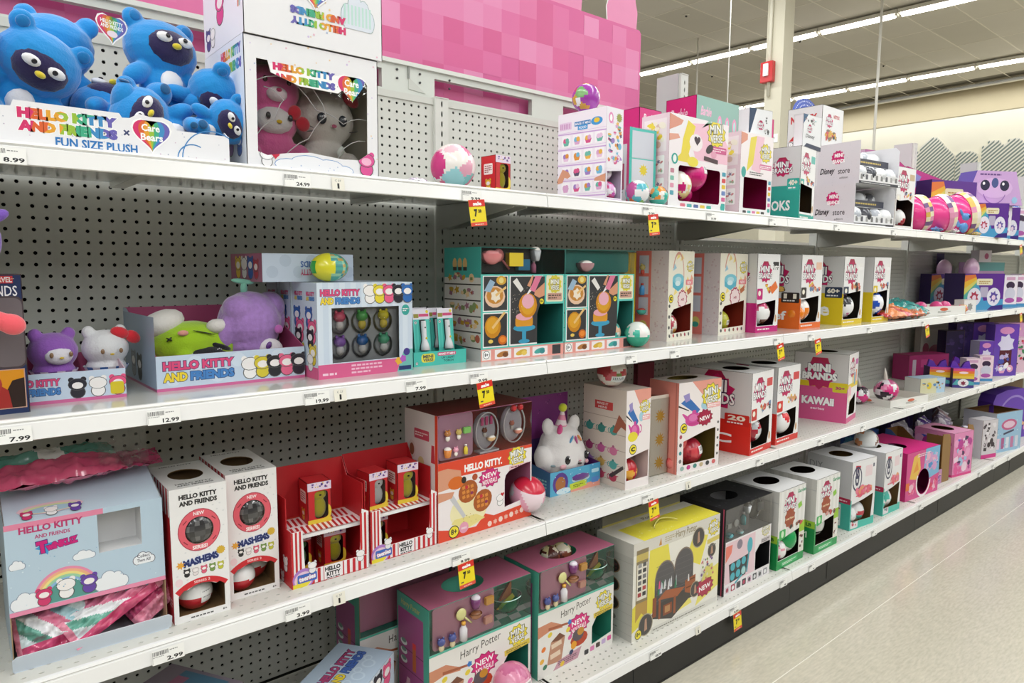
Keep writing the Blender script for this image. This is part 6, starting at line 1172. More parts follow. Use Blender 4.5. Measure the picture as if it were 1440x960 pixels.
# two capsule dispensers
def f_mash(A):
    A.rect(0, 0, A.W, A.H, 'eeedec'); R = random.Random(2)
    for i in range(40): A.el(R.uniform(.3, A.W-.3), R.uniform(8, A.H-.5), .22, .16, 'dededf', n=6)
    A.text('HELLO KITTY', 1.7, 24.5, 7.0, 1.0, '1c1c1c', off=.05); A.text('AND FRIENDS', 1.7, 23.2, 7.0, 1.0, '1c1c1c', off=.05)
    A.el(5.2, 18, 3.95, 4.25, 'b03a50', n=28); A.el(5.2, 18, 3.8, 4.1, 'e2606e', n=28); A.el(5.2, 17.9, 2.65, 2.75, '2c2c2e', n=24)
    A.text('NEW', 4.2, 21.0, 2.0, .7, 'fbeeee', off=.03); A.text('SERIES!', 3.8, 14.2, 2.8, .8, 'fbeeee', off=.04)
    for x, y, r_ in ((2.6, 19.9, 45), (7.9, 19.9, -45), (2.6, 15.8, -45), (7.9, 15.8, 45)): A.rect(x-.5, y-.09, 1.0, .18, '8a2838', a=r_)
    A.text('MASHEMS', 2.0, 11.2, 6.6, 1.5, '22306c', off=.06, oc='c8d4ec', a=5); A.star(1.5, 11.6, .9, 'e8a83c', n=7, q=.5); A.star(9.0, 13.0, .9, 'd8b03c', n=12, q=.8)
    row_critters(A, 2.6, 9.0, 1.5, ['2a2a2c', 'e8e0e0', 'e0607c', '7a9c4c', 'c8c83c'], 1.05); A.el(1.1, 8.2, .7, .8, 'f0d8dc')
    A.poly([(.9, 5.6), (2.2, 7.2), (4, 8.1), (6.4, 8.1), (8.4, 7.2), (9.6, 6.0), (9.6, 6.9), (5.2, 6.9)], 'd02a34') if 0 else A.ring(5.25, .9, 6.2, 7.4, 'cf2832', 48, 132)
    A.text('SERIES 2', 3.8, 7.4, 3.0, .5, 'f8d8d8', off=.02); A.lines(3, .35, 5, .55, '555', 1); A.text('6+', 9.0, .4, .8, .5, '333', off=.03)
def s_mash(A): A.rect(0, 0, A.W, A.H, 'bf232c'); A.rect(0, A.H-5.4, A.W, 5.4, 'efe9e8'); A.stripes(0, A.H-5.4, A.W, 5.4, 8, 'bf232c'); A.lines(A.W-3, 3, 2.4, 2, 'e0c8c8', 3)
def t_mash(A): A.rect(0, 0, A.W, A.H, 'e3e2e0'); A.text('HELLO KITTY', 1.8, 2.4, 6.8, .8, '3a3a3a', off=.04); A.text('AND FRIENDS', 1.8, 1.2, 6.8, .8, '3a3a3a', off=.04); A.el(5.3, 9.4, 3.3, 4.1, '2a1c14', n=20); A.text('HELLO KITTY', 2, 16.6, 6.4, .7, '3a3a3a', off=.03)
mh = [[(.9, 1.4), (9.5, 1.4), (9.5, 5.9), (8.6, 6.6)]+[(5.25+5.3*math.cos(math.radians(a_)), 1.2+6.0*math.sin(math.radians(a_))) for a_ in (60, 75, 90, 105, 120)]+[(1.9, 6.4), (.9, 5.4)]]
wh = oval(5.2, 17.9, 2.6, 2.7)
for i, (x, y) in enumerate([(.3225, 1.396), (.4365, 1.428)]):
    lab = ['white and red capsule dispenser with a round grey window, left of the pair', 'white and red capsule dispenser with a round grey window, right of the pair'][i]
    r = carton('capsule_dispenser', lab, 3, x, y, .105, .185, .268, rot=-1, body='eeedec', sc='bf232c', tc='e3e2e0', fa=f_mash, sa=s_mash, ta=t_mash, fh=mh+[wh], th=[oval(5.3, 9.4, 3.3, 4.1)], inner='8f7350', group='round-window capsule dispensers')
    m2 = MB(); m2.ell((-.0005, -.088, .179), (.027, .010, .028), '3c3c3e', n=16, fn=lambda p: ['4a4a4c', '2c2c2e', '6a6a6a', '38383a'][int((p.x*9+p.z*7) % 4)]); m2.build('round_window', FILM, r)
MW = lambda st='e9e9e8': (lambda p: 'c42a34' if p.z < -.15 and abs(p.x+.2) > .0 else ('c42a34' if p.z < -.05 and p.x < .3 else 'f0f0ee'))
ball('capsule', 'white over red capsule with black lettering in the left round-window dispenser', .372, 1.442, T3+.003, .0345, MW(), n=36, seam=None, sticker=(28, -2, .026, .030, 'f4f4f2', '2a2a2a'))
ball('capsule', 'shadowed capsule at the back of the left round-window dispenser', .350, 1.50, T3+.003, .033, 'b9b6b2', n=20)
ball('capsule', 'white over red capsule at the front left of the right round-window dispenser', .470, 1.463, T3+.003, .031, MW(), n=30)
ball('capsule', 'white over red capsule behind the front one in the right round-window dispenser', .508, 1.505, T3+.004, .035, MW(), n=30)
# red striped display stands with small toy boxes
def stand(lab, x, y, w, d, rot):
    r = root_at('toy_display_stand', x, y, T3, w, d, rot, lab, 'display stand', 'red and white striped display stands'); w2, d2, S, t = w/2, d/2, .01, .002; D_ = d*100; W_ = w*100; rd = 'bb232a'
    mb = MB(); so = [(0, 0), (D_, 0), (D_, 12.6), (D_*.80, 12.6), (D_*.80, 19.4), (D_*.2, 19.4), (0, 23.5)]
    for sx, N in ((-1, -1), (1, 1)): mb.plate((sx*w2, d2, 0), (0, -S, 0), (0, 0, S), (N, 0, 0), so, [], t, rd, rd)
    mb.box((-w2+t, d2-t, 0), (w2-t, d2, .235), rd); mb.box((-w2+t, -d2, 0), (w2-t, d2, t), rd)
    mb.box((-w2+t, -d2+.018, .108), (w2-t, d2-t, .1105), 'c8402c'); mb.box((-w2+t, -d2+.018, .100), (w2-t, -d2+.02, .1105), 'f0eeee')
    mb.plate((-w2, -d2, 0), (S, 0, 0), (0, 0, S), (0, -1, 0), [(0, 0), (W_, 0), (W_, 13.5), (W_-1.7, 14.4), (W_-2.4, 3.4), (3, 3.4), (2.6, 12.6), (0, 12.6)], [], t, 'f2eeee', rd)
    mb.build('stand_body', CARD, r)
    a = Art(W_, 14); a.stripes(3, 0, W_-3, 3.3, 11, 'c4242e'); a.stripes(.0, 0, 2.7, 12.5, 3, 'c4242e'); a.stripes(W_-2.2, 3.4, 2.1, 10, 2, 'c4242e'); a.rect(W_*.40, .2, W_*.24, 3.1, 'f2eeee')
    a.text('HELLO', W_*.41, 2.0, W_*.20, 1.0, '1c1c1c', off=.05); a.text('KITTY', W_*.43, .8, W_*.18, 1.0, '1c1c1c', off=.05); a.lines(W_*.43, .2, W_*.2, .5, '333', 1)
    a.el(2.6, 1.8, 2.5, 2.3, 'b07cc8', n=18); a.el(2.6, 1.6, 2.1, 1.8, 'e8c8dc', n=18); a.el(2.6, 1.3, 1.6, 1.4, 'e8d83c', n=18); a.rect(.2, 0, 2.0, .9, 'e8d83c'); a.rrect(1.2, .9, 4.4, 1.9, .3, '3c6cc0'); a.text('teenies', 1.5, 1.3, 3.8, 1.1, 'f4f4fa', off=.05, oc='b8244c', a=4)
    critter(a, W_-2.2, 2.2, 2.5, 'f4f2f2'); critter(a, 4.6, 2.6, 2.4, 'eceaea'); a.build('front_print', r, (-w2, -d2, 0), (1, 0, 0), (0, 0, 1), (0, -1, 0))
    a = Art(W_, 12); a.rect(.2, 0, W_-.4, D_-3, 'f0e8e8'); a.stripes(.2, 0, W_-1.2, (D_-3)*.42, 14, 'c0242c', skew=.6); a.stripes(.2, (D_-3)*.5, W_-1.2, (D_-3)*.45, 14, 'c0242c', skew=.6); a.build('shelf_print', r, (-w2, -d2+.018, .1105), (1, 0, 0), (0, 1, 0), (0, 0, 1))
    a = Art(D_, 20); critter(a, D_*.75, 3, 3.2, 'efe9ea'); critter(a, D_*.6, 0, 2.4, 'efe9ea'); a.build('side_print', r, (-w2, d2, 0), (0, -1, 0), (0, 0, 1), (-1, 0, 0)); return r
stand('red and white striped two-level display stand, left of the pair', .557, 1.396, .183, .135, -1)
stand('red and white striped two-level display stand, right of the pair', .751, 1.405, .187, .135, 1)
g2 = 'small red toy boxes in the striped stands'; zz = T3+.1110
small_red('small red toy box with yellow figure on the upper level of the left striped stand', .622, 1.455, zz, -4, 'e6d83a', g2, 1.06)
small_red('small red toy box with yellow figure on the lower level of the left striped stand', .656, 1.450, T3+.0023, -4, 'd8cc38', g2, 1.02)
small_red('small red toy box with green figure at the left of the lower level, left stand', .585, 1.468, T3+.0023, 3, '4a9c50', g2, .95)
small_red('small red toy box with white figure on the upper level of the right striped stand', .775, 1.452, zz, 4, 'f0eeee', g2, 1.0)
small_red('small red toy box with yellow figure on the upper level of the right striped stand', .850, 1.448, zz, -3, 'e6d83a', g2, 1.10)
small_red('small red toy box behind the white-figure one on the right striped stand', .800, 1.50, zz, 0, 'e8d0d8', g2, .95) if 0 else None
small_red('small red toy box with green and yellow figure alone on the lower level, right stand', .778, 1.462, T3+.0023, 2, 'c8a83c', g2, 1.0)
# red and white kitchen set
def f_hkv(A):
    A.rect(0, 0, A.W, A.H, 'f0e9ea'); A.rect(0, A.H-4.4, A.W*.82, 3.9, 'e0482c'); A.rect(0, A.H-.9, A.W, .9, 'e0482c'); A.text('HELLO KITTY.', A.W*.26, A.H-3.7, A.W*.40, 2.0, 'ffffff', off=.05)
    A.poly([(0, 0), (A.W, 0), (A.W, 4.2), (18, 3.2), (15, 4.4), (12, 1.6), (6, 2.0), (0, 3.4)], 'e0482c'); A.el(9.6, 6.4, 6.0, 4.6, 'f0e8b8', n=24); A.poly([(4, 4), (9, 1.8), (15, 3.4), (12, 5), (5, 5)], 'e9dc8c'); dots(A, 12, ['6a8a5c', 'c89c4c'], 3, .15, (6, 3, 7, 3))
    for cx, cy, r_ in ((9.4, 11.6, 3.2), (14.2, 8.2, 3.2)):
        A.el(cx, cy, r_*1.0, r_*.9, 'a85824', n=16, a=30)
        for i in range(3):
            for j in range(3): A.rect(cx-1.9+1.35*i, cy-1.7+1.25*j, .95, .85, 'd88a3c', a=15)
        A.el(cx-.5, cy+1.2, .5, c='c8303c'); A.el(cx+1.2, cy-.6, .45, c='8a2c5c')
    A.poly([(3.6, 10.6), (4.6, 11.6), (8.6, 5.4), (7.8, 4.8)], 'c9c9cc'); A.poly([(0, 13.2), (4.2, 13.6), (7.2, 16), (7.0, 17.6), (3, 18.8), (0, 18.6)], 'd99a7c'); A.el(5.6, 14.6, 2.6, 1.7, 'd86c24'); A.el(8.0, 14.9, .8, .9, '2a2422'); A.poly([(0, 10.4), (4.2, 10.9), (5, 12.4), (0, 12.8)], 'd99a7c')
    for x, y, c in ((14.4, 14.2, 'e8dca0'), (17.8, 12.8, 'c8303c'), (18, 14.2, 'e8dca0'), (11.6, 15.0, 'b0502c')): A.el(x, y, .9, c=c)
    burst(A, 16.6, 13.9, 3.9, 'NEW\nNOUVEAU!', 'd2287c', 4); critter(A, 20.2, 5.4, 3.0, 'f4f2f2'); A.heart(21, 8.4, .6, 'c8202c')
    for i in range(7): A.star(16.6+1.9*i, 1.2+.2*i, .8, 'f0b8a8', n=6, q=.6) if i % 2 else A.el(16.6+1.9*i, 1.2+.2*i, .75, .8, 'f6d8cc', n=8)
    A.el(30.4, 3.1, 1.4, c='f0b0b4'); A.el(30.4, 3.1, .8, c='e0607c'); eight(A, 4.8, 1.9, 1.7); A.el(8.0, 2.3, 1.5, c='e8a0b8'); A.text('mini', 7.2, 1.9, 1.6, .7, 'fff')
    A.rrect(A.W*.60, 3.8, 1.0, .3, .1, 'fff') if 0 else None; mv_badge(A, A.W*.83, A.H-2.6, 3.6); A.rrect(A.W*.74, A.H-6.6, 7.0, 1.8, .3, 'e8c4cc'); A.lines(A.W*.76, A.H-6.4, 6.2, 1.4, '8a4a5c', 2)
def s_hkv(A): A.rect(0, 0, A.W, A.H, 'e2dada'); A.rrect(A.W*.3, A.H*.78, A.W*.45, A.H*.08, .3, 'c84860'); A.lines(A.W*.33, A.H*.80, A.W*.38, A.H*.04, 'f6e0e0', 2); A.el(A.W*.22, A.H*.68, 1.8, 2.4, 'd8ccca'); A.el(A.W*.22, A.H*.68, 1.1, 1.6, '8a5a40'); A.poly([(A.W*.8, A.H*.62), (A.W*.92, A.H*.62), (A.W*.9, A.H*.76), (A.W*.82, A.H*.76)], 'c83c48'); A.el(A.W*.5, A.H*.6, 1.4, c='d8c890'); A.rect(A.W-1.2, 0, 1.2, A.H, 'e0482c')
mvb = showcase('kitchen_play_set', 'red and white kitchen play set with waffles printed below its clear window', 3, .941, 1.407, .316, .15, .326, .205, rot=1, body='f0e9ea', sc='e2dada', tc='6c2420', back='d8403a', tray='d9a8c0', inner='b06a8c', fa=f_hkv, sa=s_hkv, fh=[[(21.8, 4.6), (31.2, 5.8), (31.2, 15.6), (29, 15.4), (23.5, 14.4), (22.2, 13.4), (21.8, 12)]], tray_x=(.02, .36), tray_y=.006, ledge='d8402c',  # dark red top colour carries the reflection of the shelf above
    props=[('figure', .09, .45, .026, 'b8783c'), ('figure', .20, .45, .024, 'c8b060'), ('box', .28, .55, .026, '7cb860'), ('cup', .09, .10, .020, 'e08a3c'), ('figure', .17, .10, .022, 'e8a0b8'), ('bottle', .27, .10, .022, 'e8d040')])
for i, (fx, zc) in enumerate([(.52, .262), (.82, .268)]):
    X_ = -.158+.316*fx; m2 = MB()
    m2.ell((X_, -.052, zc), (.038, .014, .050), 'c9c4ce', n=22); m2.build('round_case', PLAST, mvb); m3 = MB(); m3.tube([(X_+.038*math.cos(t_), -.066, zc+.050*math.sin(t_)) for t_ in [2*PI*k/24 for k in range(25)]], .0022, 'efeef0', n=6, cap=False); m3.build('case_rim', PLAST, mvb)
    prop('figure', mvb, (X_-.010, -.068, zc-.012), .022, ['8a4a30', 'e08a70'][i]); prop('bowl', mvb, (X_+.010, -.070, zc-.028), .024, ['e8c08c', 'e0907c'][i])
    if i == 0:
        for q in range(3): m4 = MB(); m4.box((X_-.022+.015*q, -.069, zc+.018), (X_-.014+.015*q, -.066, zc+.040), 'd8508c'); m4.build('awning_stripe', PLAST, mvb)
        m4 = MB(); m4.box((X_-.03, -.074, zc-.055), (X_+.035, -.05, zc-.050), 'e9e6ea'); m4.build('case_lid', PLAST, mvb)
    else:
        for sx in (-1, 1): m4 = MB(); m4.ell((X_+.006+sx*.012, -.070, zc+.045), (.012, .006, .010), 'd0242c', n=10); m4.build('bow', PLAST, mvb)
ball('surprise_ball', 'pink and silver ball with red cap poking out of the kitchen set', 1.262, 1.435, T3+.002, .052, wrap_ball(['e8a8c0', 'c8ccd0', 'e8a8c0', 'f0dce4'], 71, bands=[(.45, 1, 'd02a44')]), n=32, rot=(.3, 0, .2))
# cat plush in tray
def f_cat(A):
    A.rect(0, 0, A.W, A.H, '5ab0d4'); A.rect(A.W*.78, 0, A.W*.22, A.H, '48a0cc'); A.poly([(A.W*.4, 0), (A.W, 0), (A.W, 2.0), (A.W*.4, 1.4)], 'e8a08c'); A.poly([(A.W*.38, .6), (A.W*.72, 1.1), (A.W*.72, 3.2), (A.W*.38, 2.6)], 'cddc3c'); A.lines(A.W*.45, 1.2, A.W*.2, 1.0, '5a6a1c', 2)
    cloud(A, A.W*.42, 3, A.W*.36, 2.4, 'bfe0ee', '6a8ac0'); A.el(A.W*.2, 3.6, 3.2, 3.4, '5a3c90'); A.el(A.W*.2, 3.4, 2.1, 2.3, 'b0703c'); A.el(A.W*.26, 1.0, 3, 1.0, 'd8ecf4'); dots(A, 18, ['e0f0f8', '9ad0e8'], 3, .2); A.rrect(A.W*.82, 1.4, 3.2, 1.8, .3, '5a8cd0'); A.rrect(A.W*.82, 4.6, 3.2, 1.2, .3, 'bfe6f4')
tray('plush_display_tray', 'turquoise display tray with purple backboard carrying the white cat plush', 3, 1.400, 1.488, .212, .16, .075, .28, rot=-2, fc='5ab0d4', sc='3c6c98', bc='7a3c88', inner='5a2c70', fa=f_cat, sa=lambda A: A.lines(A.W*.4, 1, A.W*.5, 4, '9cc', 4), ba=lambda A: (A.rect(0, 0, A.W, A.H*.55, '55407c'), A.rect(0, A.H*.5, A.W, A.H*.5, '8c3c88'), dots(A, 30, ['b86cb0', '5a3070'], 3, .25)), hs=.09)
plush('cat_plush', 'plump white cat plush with sprinkles and a striped party hat in the turquoise tray', 1.508, 1.555, T3+.012, [((0, 0, .085), (.092, .068, .078)), ((0, 0, .125), (.076, .06, .062)), ((-.052, 0, .185), (.022, .014, .028), (0, -12, 0)), ((.052, 0, .185), (.022, .014, .028), (0, 12, 0)), ((-.082, -.02, .09), (.03, .03, .045), (0, -18, 0))], 'ece9e8', rot=(0, 0, -6), vox=.0045,
    extra=[('eye', (-.020, -.0625, .088), (.0115, .005, .0145), '17151a', (0, 0, 0), PLAST), ('eye', (.062, -.052, .092), (.009, .006, .0135), '17151a', (0, 0, 0), PLAST), ('eye_glint', (-.017, -.067, .094), (.003, .002, .003), 'fff', (0, 0, 0), PLAST), ('eye_glint', (.064, -.0575, .098), (.003, .002, .003), 'fff', (0, 0, 0), PLAST), ('nose', (.024, -.069, .082), (.005, .003, .003), 'd89ca8'), ('mouth', (.024, -.068, .073), (.009, .004, .003), '3a2a2a'), ('cheek', (-.036, -.060, .068), (.013, .005, .008), 'f0b8c0'), ('cheek', (.066, -.050, .070), (.007, .004, .007), 'f0b8c0'),
           ('sprinkle', (-.002, -.056, .150), (.004, .004, .014), '5a9cc8', (0, 30, 0)), ('sprinkle', (.016, -.057, .147), (.004, .004, .015), 'b8508c', (0, -20, 0)), ('sprinkle', (.032, -.054, .150), (.004, .004, .014), 'e09050', (0, -38, 0)), ('sprinkle', (-.062, -.046, .072), (.014, .004, .004), '8aa0a8', (0, 10, 0)), ('sprinkle', (-.055, -.050, .050), (.013, .004, .004), 'b8b83c', (0, -15, 0)), ('bow', (-.028, -.03, .178), (.010, .008, .018), 'd24c88', (0, 10, 0)), ('tutu', (.02, -.02, .030), (.075, .06, .022), '6a3c88'), ('paw', (.070, -.05, .035), (.018, .016, .018), 'e6e2e4')])
hat = [o for o in D.objects if o.name.startswith('cat_plush')][-1]
mb = MB(); mb.tube([(0, 0, .170), (.000, 0, .186), (.002, 0, .202), (.004, 0, .218), (.005, 0, .232)], [.024, .019, .014, .009, .004], 'e8a0b8', n=14); mb.c = [['e890b0', 'f0e0e4'][(i//14) % 2] for i in range(len(mb.f))]; mb.build('party_hat', CARD, hat); mb = MB(); mb.ell((.006, 0, .240), .014, 'd8e03a', n=12); mb.build('pompom', PLUSH, hat)
# teapot dispensers
def s_tea(A):
    A.rect(0, 0, A.W, A.H, 'e2d4c8')
    for i in range(5): A.rect(0, 2+5.0*i, A.W, .2, 'b8a494')
    A.rect(A.W*.28, A.H-7.2, A.W*.42, 2.6, 'd84a48'); A.text('MAKE IT', A.W*.33, A.H-5.8, A.W*.26, .8, 'fbe8e4', off=.03); A.text('MINI', A.W*.36, A.H-6.9, A.W*.2, .7, 'fbe8e4', off=.03)
    for i, (y, cs) in enumerate([(18, ['4a9c94', '3f8c84', '4aa098']), (11.5, ['b04a7c', 'c8609c', 'd878a0']), (7, ['a878c0', 'd8b060', '5aa8a0']), (3, ['c0405c', 'd0506c', 'b83c58'])]):
        for j, c in enumerate(cs): x = 3+5.4*j; A.el(x, y, 1.7, 1.4, c); A.poly([(x+1.2, y), (x+2.6, y+.9), (x+1.3, y+.8)], c); A.el(x, y+1.5, .5, .4, hx(c, .8)); A.ring(x-1.6, y, .6, .9, c, 90, 270)
    A.poly([(A.W, 21), (A.W-3, 23.6), (A.W-5.6, 17.6), (A.W-4, 17.4), (A.W-2, 19.8), (A.W, 19)], 'a85c44'); A.poly([(A.W-7, 3.4), (A.W-1, 7.6), (A.W-.6, 6.6), (A.W-5.6, 2.8)], '4a3a38')
def f_tea(k=1.0):
    def f(A):
        A.rect(0, A.H*.36, A.W, A.H*.64, 'f2eae9'); A.poly([(A.W*.3, A.H), (A.W, A.H), (A.W, A.H*.9), (A.W*.55, A.H*.84)], 'e8a090'); A.poly([(A.W*.05, A.H*.78), (A.W*.22, A.H*.84), (A.W*.5, A.H*.68), (A.W*.42, A.H*.63)], '3a72b8'); A.poly([(A.W*.1, A.H*.86), (A.W*.24, A.H*.88), (A.W*.26, A.H*.8), (A.W*.16, A.H*.78)], '9c90c8'); A.poly([(0, A.H*.76), (A.W*.24, A.H*.69), (A.W*.24, A.H*.68), (0, A.H*.74)], '222')
        A.el(A.W*.36, A.H*.58, A.W*.2, A.H*.075, 'd24c9c', n=18); A.el(A.W*.34, A.H*.60, A.W*.1, A.H*.04, 'e078b4'); A.rect(A.W*.24, A.H*.52, A.W*.24, A.H*.03, 'c8408c'); A.el(A.W*.36, A.H*.665, A.W*.05, A.H*.02, 'd24c9c'); A.ring(A.W*.56, A.H*.6, A.W*.06, A.W*.09, 'd24c9c', -90, 90, sy=1.4); A.poly([(A.W*.18, A.H*.58), (A.W*.08, A.H*.66), (A.W*.12, A.H*.66), (A.W*.2, A.H*.63)], 'd24c9c'); A.el(A.W*.62, A.H*.72, A.W*.1, A.H*.05, 'a8d0e0')
        mv_badge(A, A.W*.76, A.H*.82, A.W*.24); A.rrect(A.W*.66, A.H*.68, A.W*.32, A.H*.055, .3, 'f0b4b4'); A.lines(A.W*.68, A.H*.69, A.W*.28, A.H*.035, 'fff', 2)
    return f
tp = carton('mini_set_box', 'tall beige dispenser printed with rows of tiny teapots, a ball on its top', 3, 1.628, 1.390, .112, .19, .315, rot=-2, body='f2eae9', sc='e2d4c8', tc='cfc2b8', fa=lambda A: (f_tea()(A), A.el(A.W*.28, A.H*.53, 2.3, 1.6, 'e8d83c', n=12), eight(A, A.W*.3, A.H*.40, 1.7, 'c')), sa=s_tea, fh=[[(.6, 2.8), (10.6, 2.8), (10.6, 11.6), (.6, 10.0)]], inner='e0ccc8')
ball('surprise_ball', 'red and green printed ball resting on top of the teapot dispenser', 1.652, 1.475, T3+.3165, .048, wrap_ball(['a83038', '6c7c3c', 'e0dcd4', 'a83038', 'c8505c', 'e8e0d8'], 72), n=32, sticker=(-15, -25, .06, .022, 'e6eaea', '678'))
ball('surprise_ball', 'red ball with yellow stripe in the opening of the teapot dispenser', 1.675, 1.435, T3+.004, .043, wrap_ball(['c02430', 'c02430', 'e8a83c', 'b02030', 'f0d8c8'], 73), n=28)
ball('surprise_ball', 'orange red ball behind the striped one in the teapot dispenser', 1.68, 1.46, T3+.080, .030, wrap_ball(['d0503c', 'e8c4b8'], 74), n=22)
r = root_at('clear_star_strip', 1.80, 1.43, T3, .10, .08, -3, 'clear plastic strip pack printed with yellow stars between two dispensers', 'pack')
mb = MB(); mb.box((-.05, -.034, 0), (.05, -.030, .27), 'e9e0d2'); mb.build('backing', CARD, r); mb = MB(); mb.box((-.05, -.04, 0), (.05, .03, .26), 'fff'); mb.build('clear_shell', CLEARB, r)
a = Art(10, 26); [a.star(5, 4+8*i, 2.6, 'e6b02c', n=11, q=.5) for i in range(3)]; a.build('star_print', r, (-.05, -.0345, 0), (1, 0, 0), (0, 0, 1), (0, -1, 0))
carton('mini_set_box', 'white and coral dispenser marked NEW with red balls in its window', 3, 1.889, 1.388, .222, .13, .312, rot=-4, body='f2eae9', sc='e38c80', tc='c8bcb6', fa=lambda A: (f_tea()(A), burst(A, A.W*.62, A.H*.58, 4.4, 'NEW', 'a81c44', 6), eight(A, A.W*.13, A.H*.50, 1.8, 'c'), [A.el(A.W*(.12+.15*i), A.H*.055, 1.0, .8, ['9ab8b0', 'c8408c', '4a8c84', 'c8b48c', '3a3a3a', 'd86c6c'][i]) for i in range(6)], [A.el(A.W*.07, A.H*(.14+.09*i), .7, c=['777', '3f8c8c', '555', 'b04a5c'][i]) for i in range(4)], [A.el(A.W*.95, A.H*(.14+.09*i), .5, c='555') for i in range(5)]), sa=lambda A: (A.rect(0, 0, A.W, A.H, 'e38c80'), A.rect(A.W*.9, 0, A.W*.04, A.H, 'c87468')), ta=None, fh=[rr(3.0, 2.8, 16.6, 9.2, .8)+[] if 0 else [(3.0, 2.8), (19.8, 2.8), (19.8, 14.0), (14, 13.4), (3.0, 11.0)]], th=[oval(11, 8, 7, 3.5)], inner='7a6a30')
for lab, x, y, z, rr_, st in [('dark red ball with price sticker in the NEW dispenser window', 2.02, 1.44, T3+.003, .050, (22, 12, .045, .030, 'f4f0f0', '444')), ('coral red ball at the upper left in the NEW dispenser window', 1.94, 1.43, T3+.066, .036, None), ('small coral ball at the lower left of the NEW dispenser window', 1.915, 1.42, T3+.003, .030, None)]:
    ball('surprise_ball', lab, x, y, z, rr_, wrap_ball(['c83848', 'b82c40', 'd84c54'] if rr_ > .04 else ['e05c5c', 'e87c74', 'd84848'], 80+int(rr_*1000)), n=26, sticker=st)
bag('silver_cap_pack', 'silver and green round pack behind the red balls in the NEW dispenser', 2.06, 1.46, T3+.104, .06, .05, .03, lambda u, v, s: 'b9c4b8' if u < .6 else 'e8e8e4', rot=(60, 20, 0), seed=50, nx=12, ny=8, rough=.003)
carton('hang_tag_card', 'dark red die-cut card showing behind the NEW dispenser', 3, 2.05, 1.70, .10, .02, .33, body='7a1c30')
mbrand('white and red collectible carton printed 20 on its side, left of the pair', 3, 2.295, 1.363, .185, .26, .310, 6, 'd8281c', .125, 'FC', badge2='d84a4c', chip='20', chipc='c8241c', th=[oval(9, 11, 5.5, 5)])
mbrand('white and red collectible carton with a red topped ball, right of the pair', 3, 2.515, 1.385, .195, .26, .310, 3, 'd8281c', .125, 'FC', badge2='d84a4c', th=[oval(9.7, 11, 5.5, 5)])
ball('capsule', 'grey and white ball in the left red carton opening', 2.385, 1.43, T3+.026, .052, wrap_ball(['ececee', 'c4c6ca', 'ececee', 'b0283c'], 81), n=24)
ball('capsule', 'white ball with red top in the right red carton opening', 2.60, 1.435, T3+.026, .056, wrap_ball(['f0f0f0', 'f0f0f0', 'd83038'], 82), n=24)
def s_kaw(A): A.rect(0, A.H*.56, A.W, A.H*.06, 'e6cc1c'); A.rrect(A.W*.72, A.H*.48, A.W*.27, A.H*.13, .4, 'd8cc2c'); A.text('30+', A.W*.77, A.H*.53, A.W*.17, A.H*.05, 'b83c6c', off=.05); A.rect(0, 0, A.W, A.H*.5, 'dc5c94') if 0 else None
def side_kaw(A):
    A.rect(0, 0, A.W, A.H*.52, 'd9568e'); A.rect(0, A.H*.50, A.W, A.H*.08, 'e2c61c'); A.poly([(A.W*.28, A.H*.78), (A.W*.34, A.H*.93), (A.W*.62, A.H*.93), (A.W*.68, A.H*.78)], 'b8204c'); A.star(A.W*.48, A.H*.68, A.W*.30, 'b8205c', n=10, q=.8)
    A.text('MINI', A.W*.26, A.H*.72, A.W*.42, A.H*.12, 'ffffff', off=.06, oc='2c1a48', ow=.04); A.text('BRANDS', A.W*.16, A.H*.60, A.W*.64, A.H*.11, 'ffffff', off=.06, oc='2c1a48', ow=.04); A.text('KAWAii', A.W*.17, A.H*.23, A.W*.6, A.H*.12, 'ffffff', off=.06, oc='8a2c5c', ow=.03); A.text('series', A.W*.34, A.H*.16, A.W*.26, A.H*.035, 'fde4f0', off=.03)
    A.rrect(A.W*.73, A.H*.44, A.W*.26, A.H*.11, .4, 'd8cc2c'); A.text('30+', A.W*.78, A.H*.48, A.W*.17, A.H*.045, 'b83c6c', off=.05)
carton('collectible_box', 'white, yellow and pink collectible carton alone on the third shelf', 3, 3.125, 1.386, .185, .235, .313, rot=12, body='f0eeee', sc='cfcccc', tc='d9d8d6', sa=side_kaw, th=[oval(9, 12, 5, 5)], fa=lambda A: (A.rect(0, 0, A.W, 2.4, 'd9568e'), A.rect(0, A.H*.5, A.W, 2, 'e6cc1c'), mb_badge(A, A.W*.4, A.H*.78, A.W*.28), [A.rrect(A.W*(.45+.16*i), A.H*(.5+.03*i), A.W*.1, A.H*.18, .3, ['e8c83c', '4aa0c8', 'e87c3c', 'e8d04c'][i % 4]) for i in range(3)], A.rrect(A.W*.7, A.H*.82, A.W*.26, A.H*.08, .3, 'c060a8'), A.el(A.W*.2, A.H*.44, A.W*.17, A.H*.1, 'f0b8c8'), A.el(A.W*.22, A.H*.34, A.W*.14, A.H*.06, 'f4e8d0')), fh=[[(3.5, 3.4), (14, 2.8), (15.5, 4), (15, 12.5), (10, 10.6), (4.5, 9.5)]], inner='3a2c14')
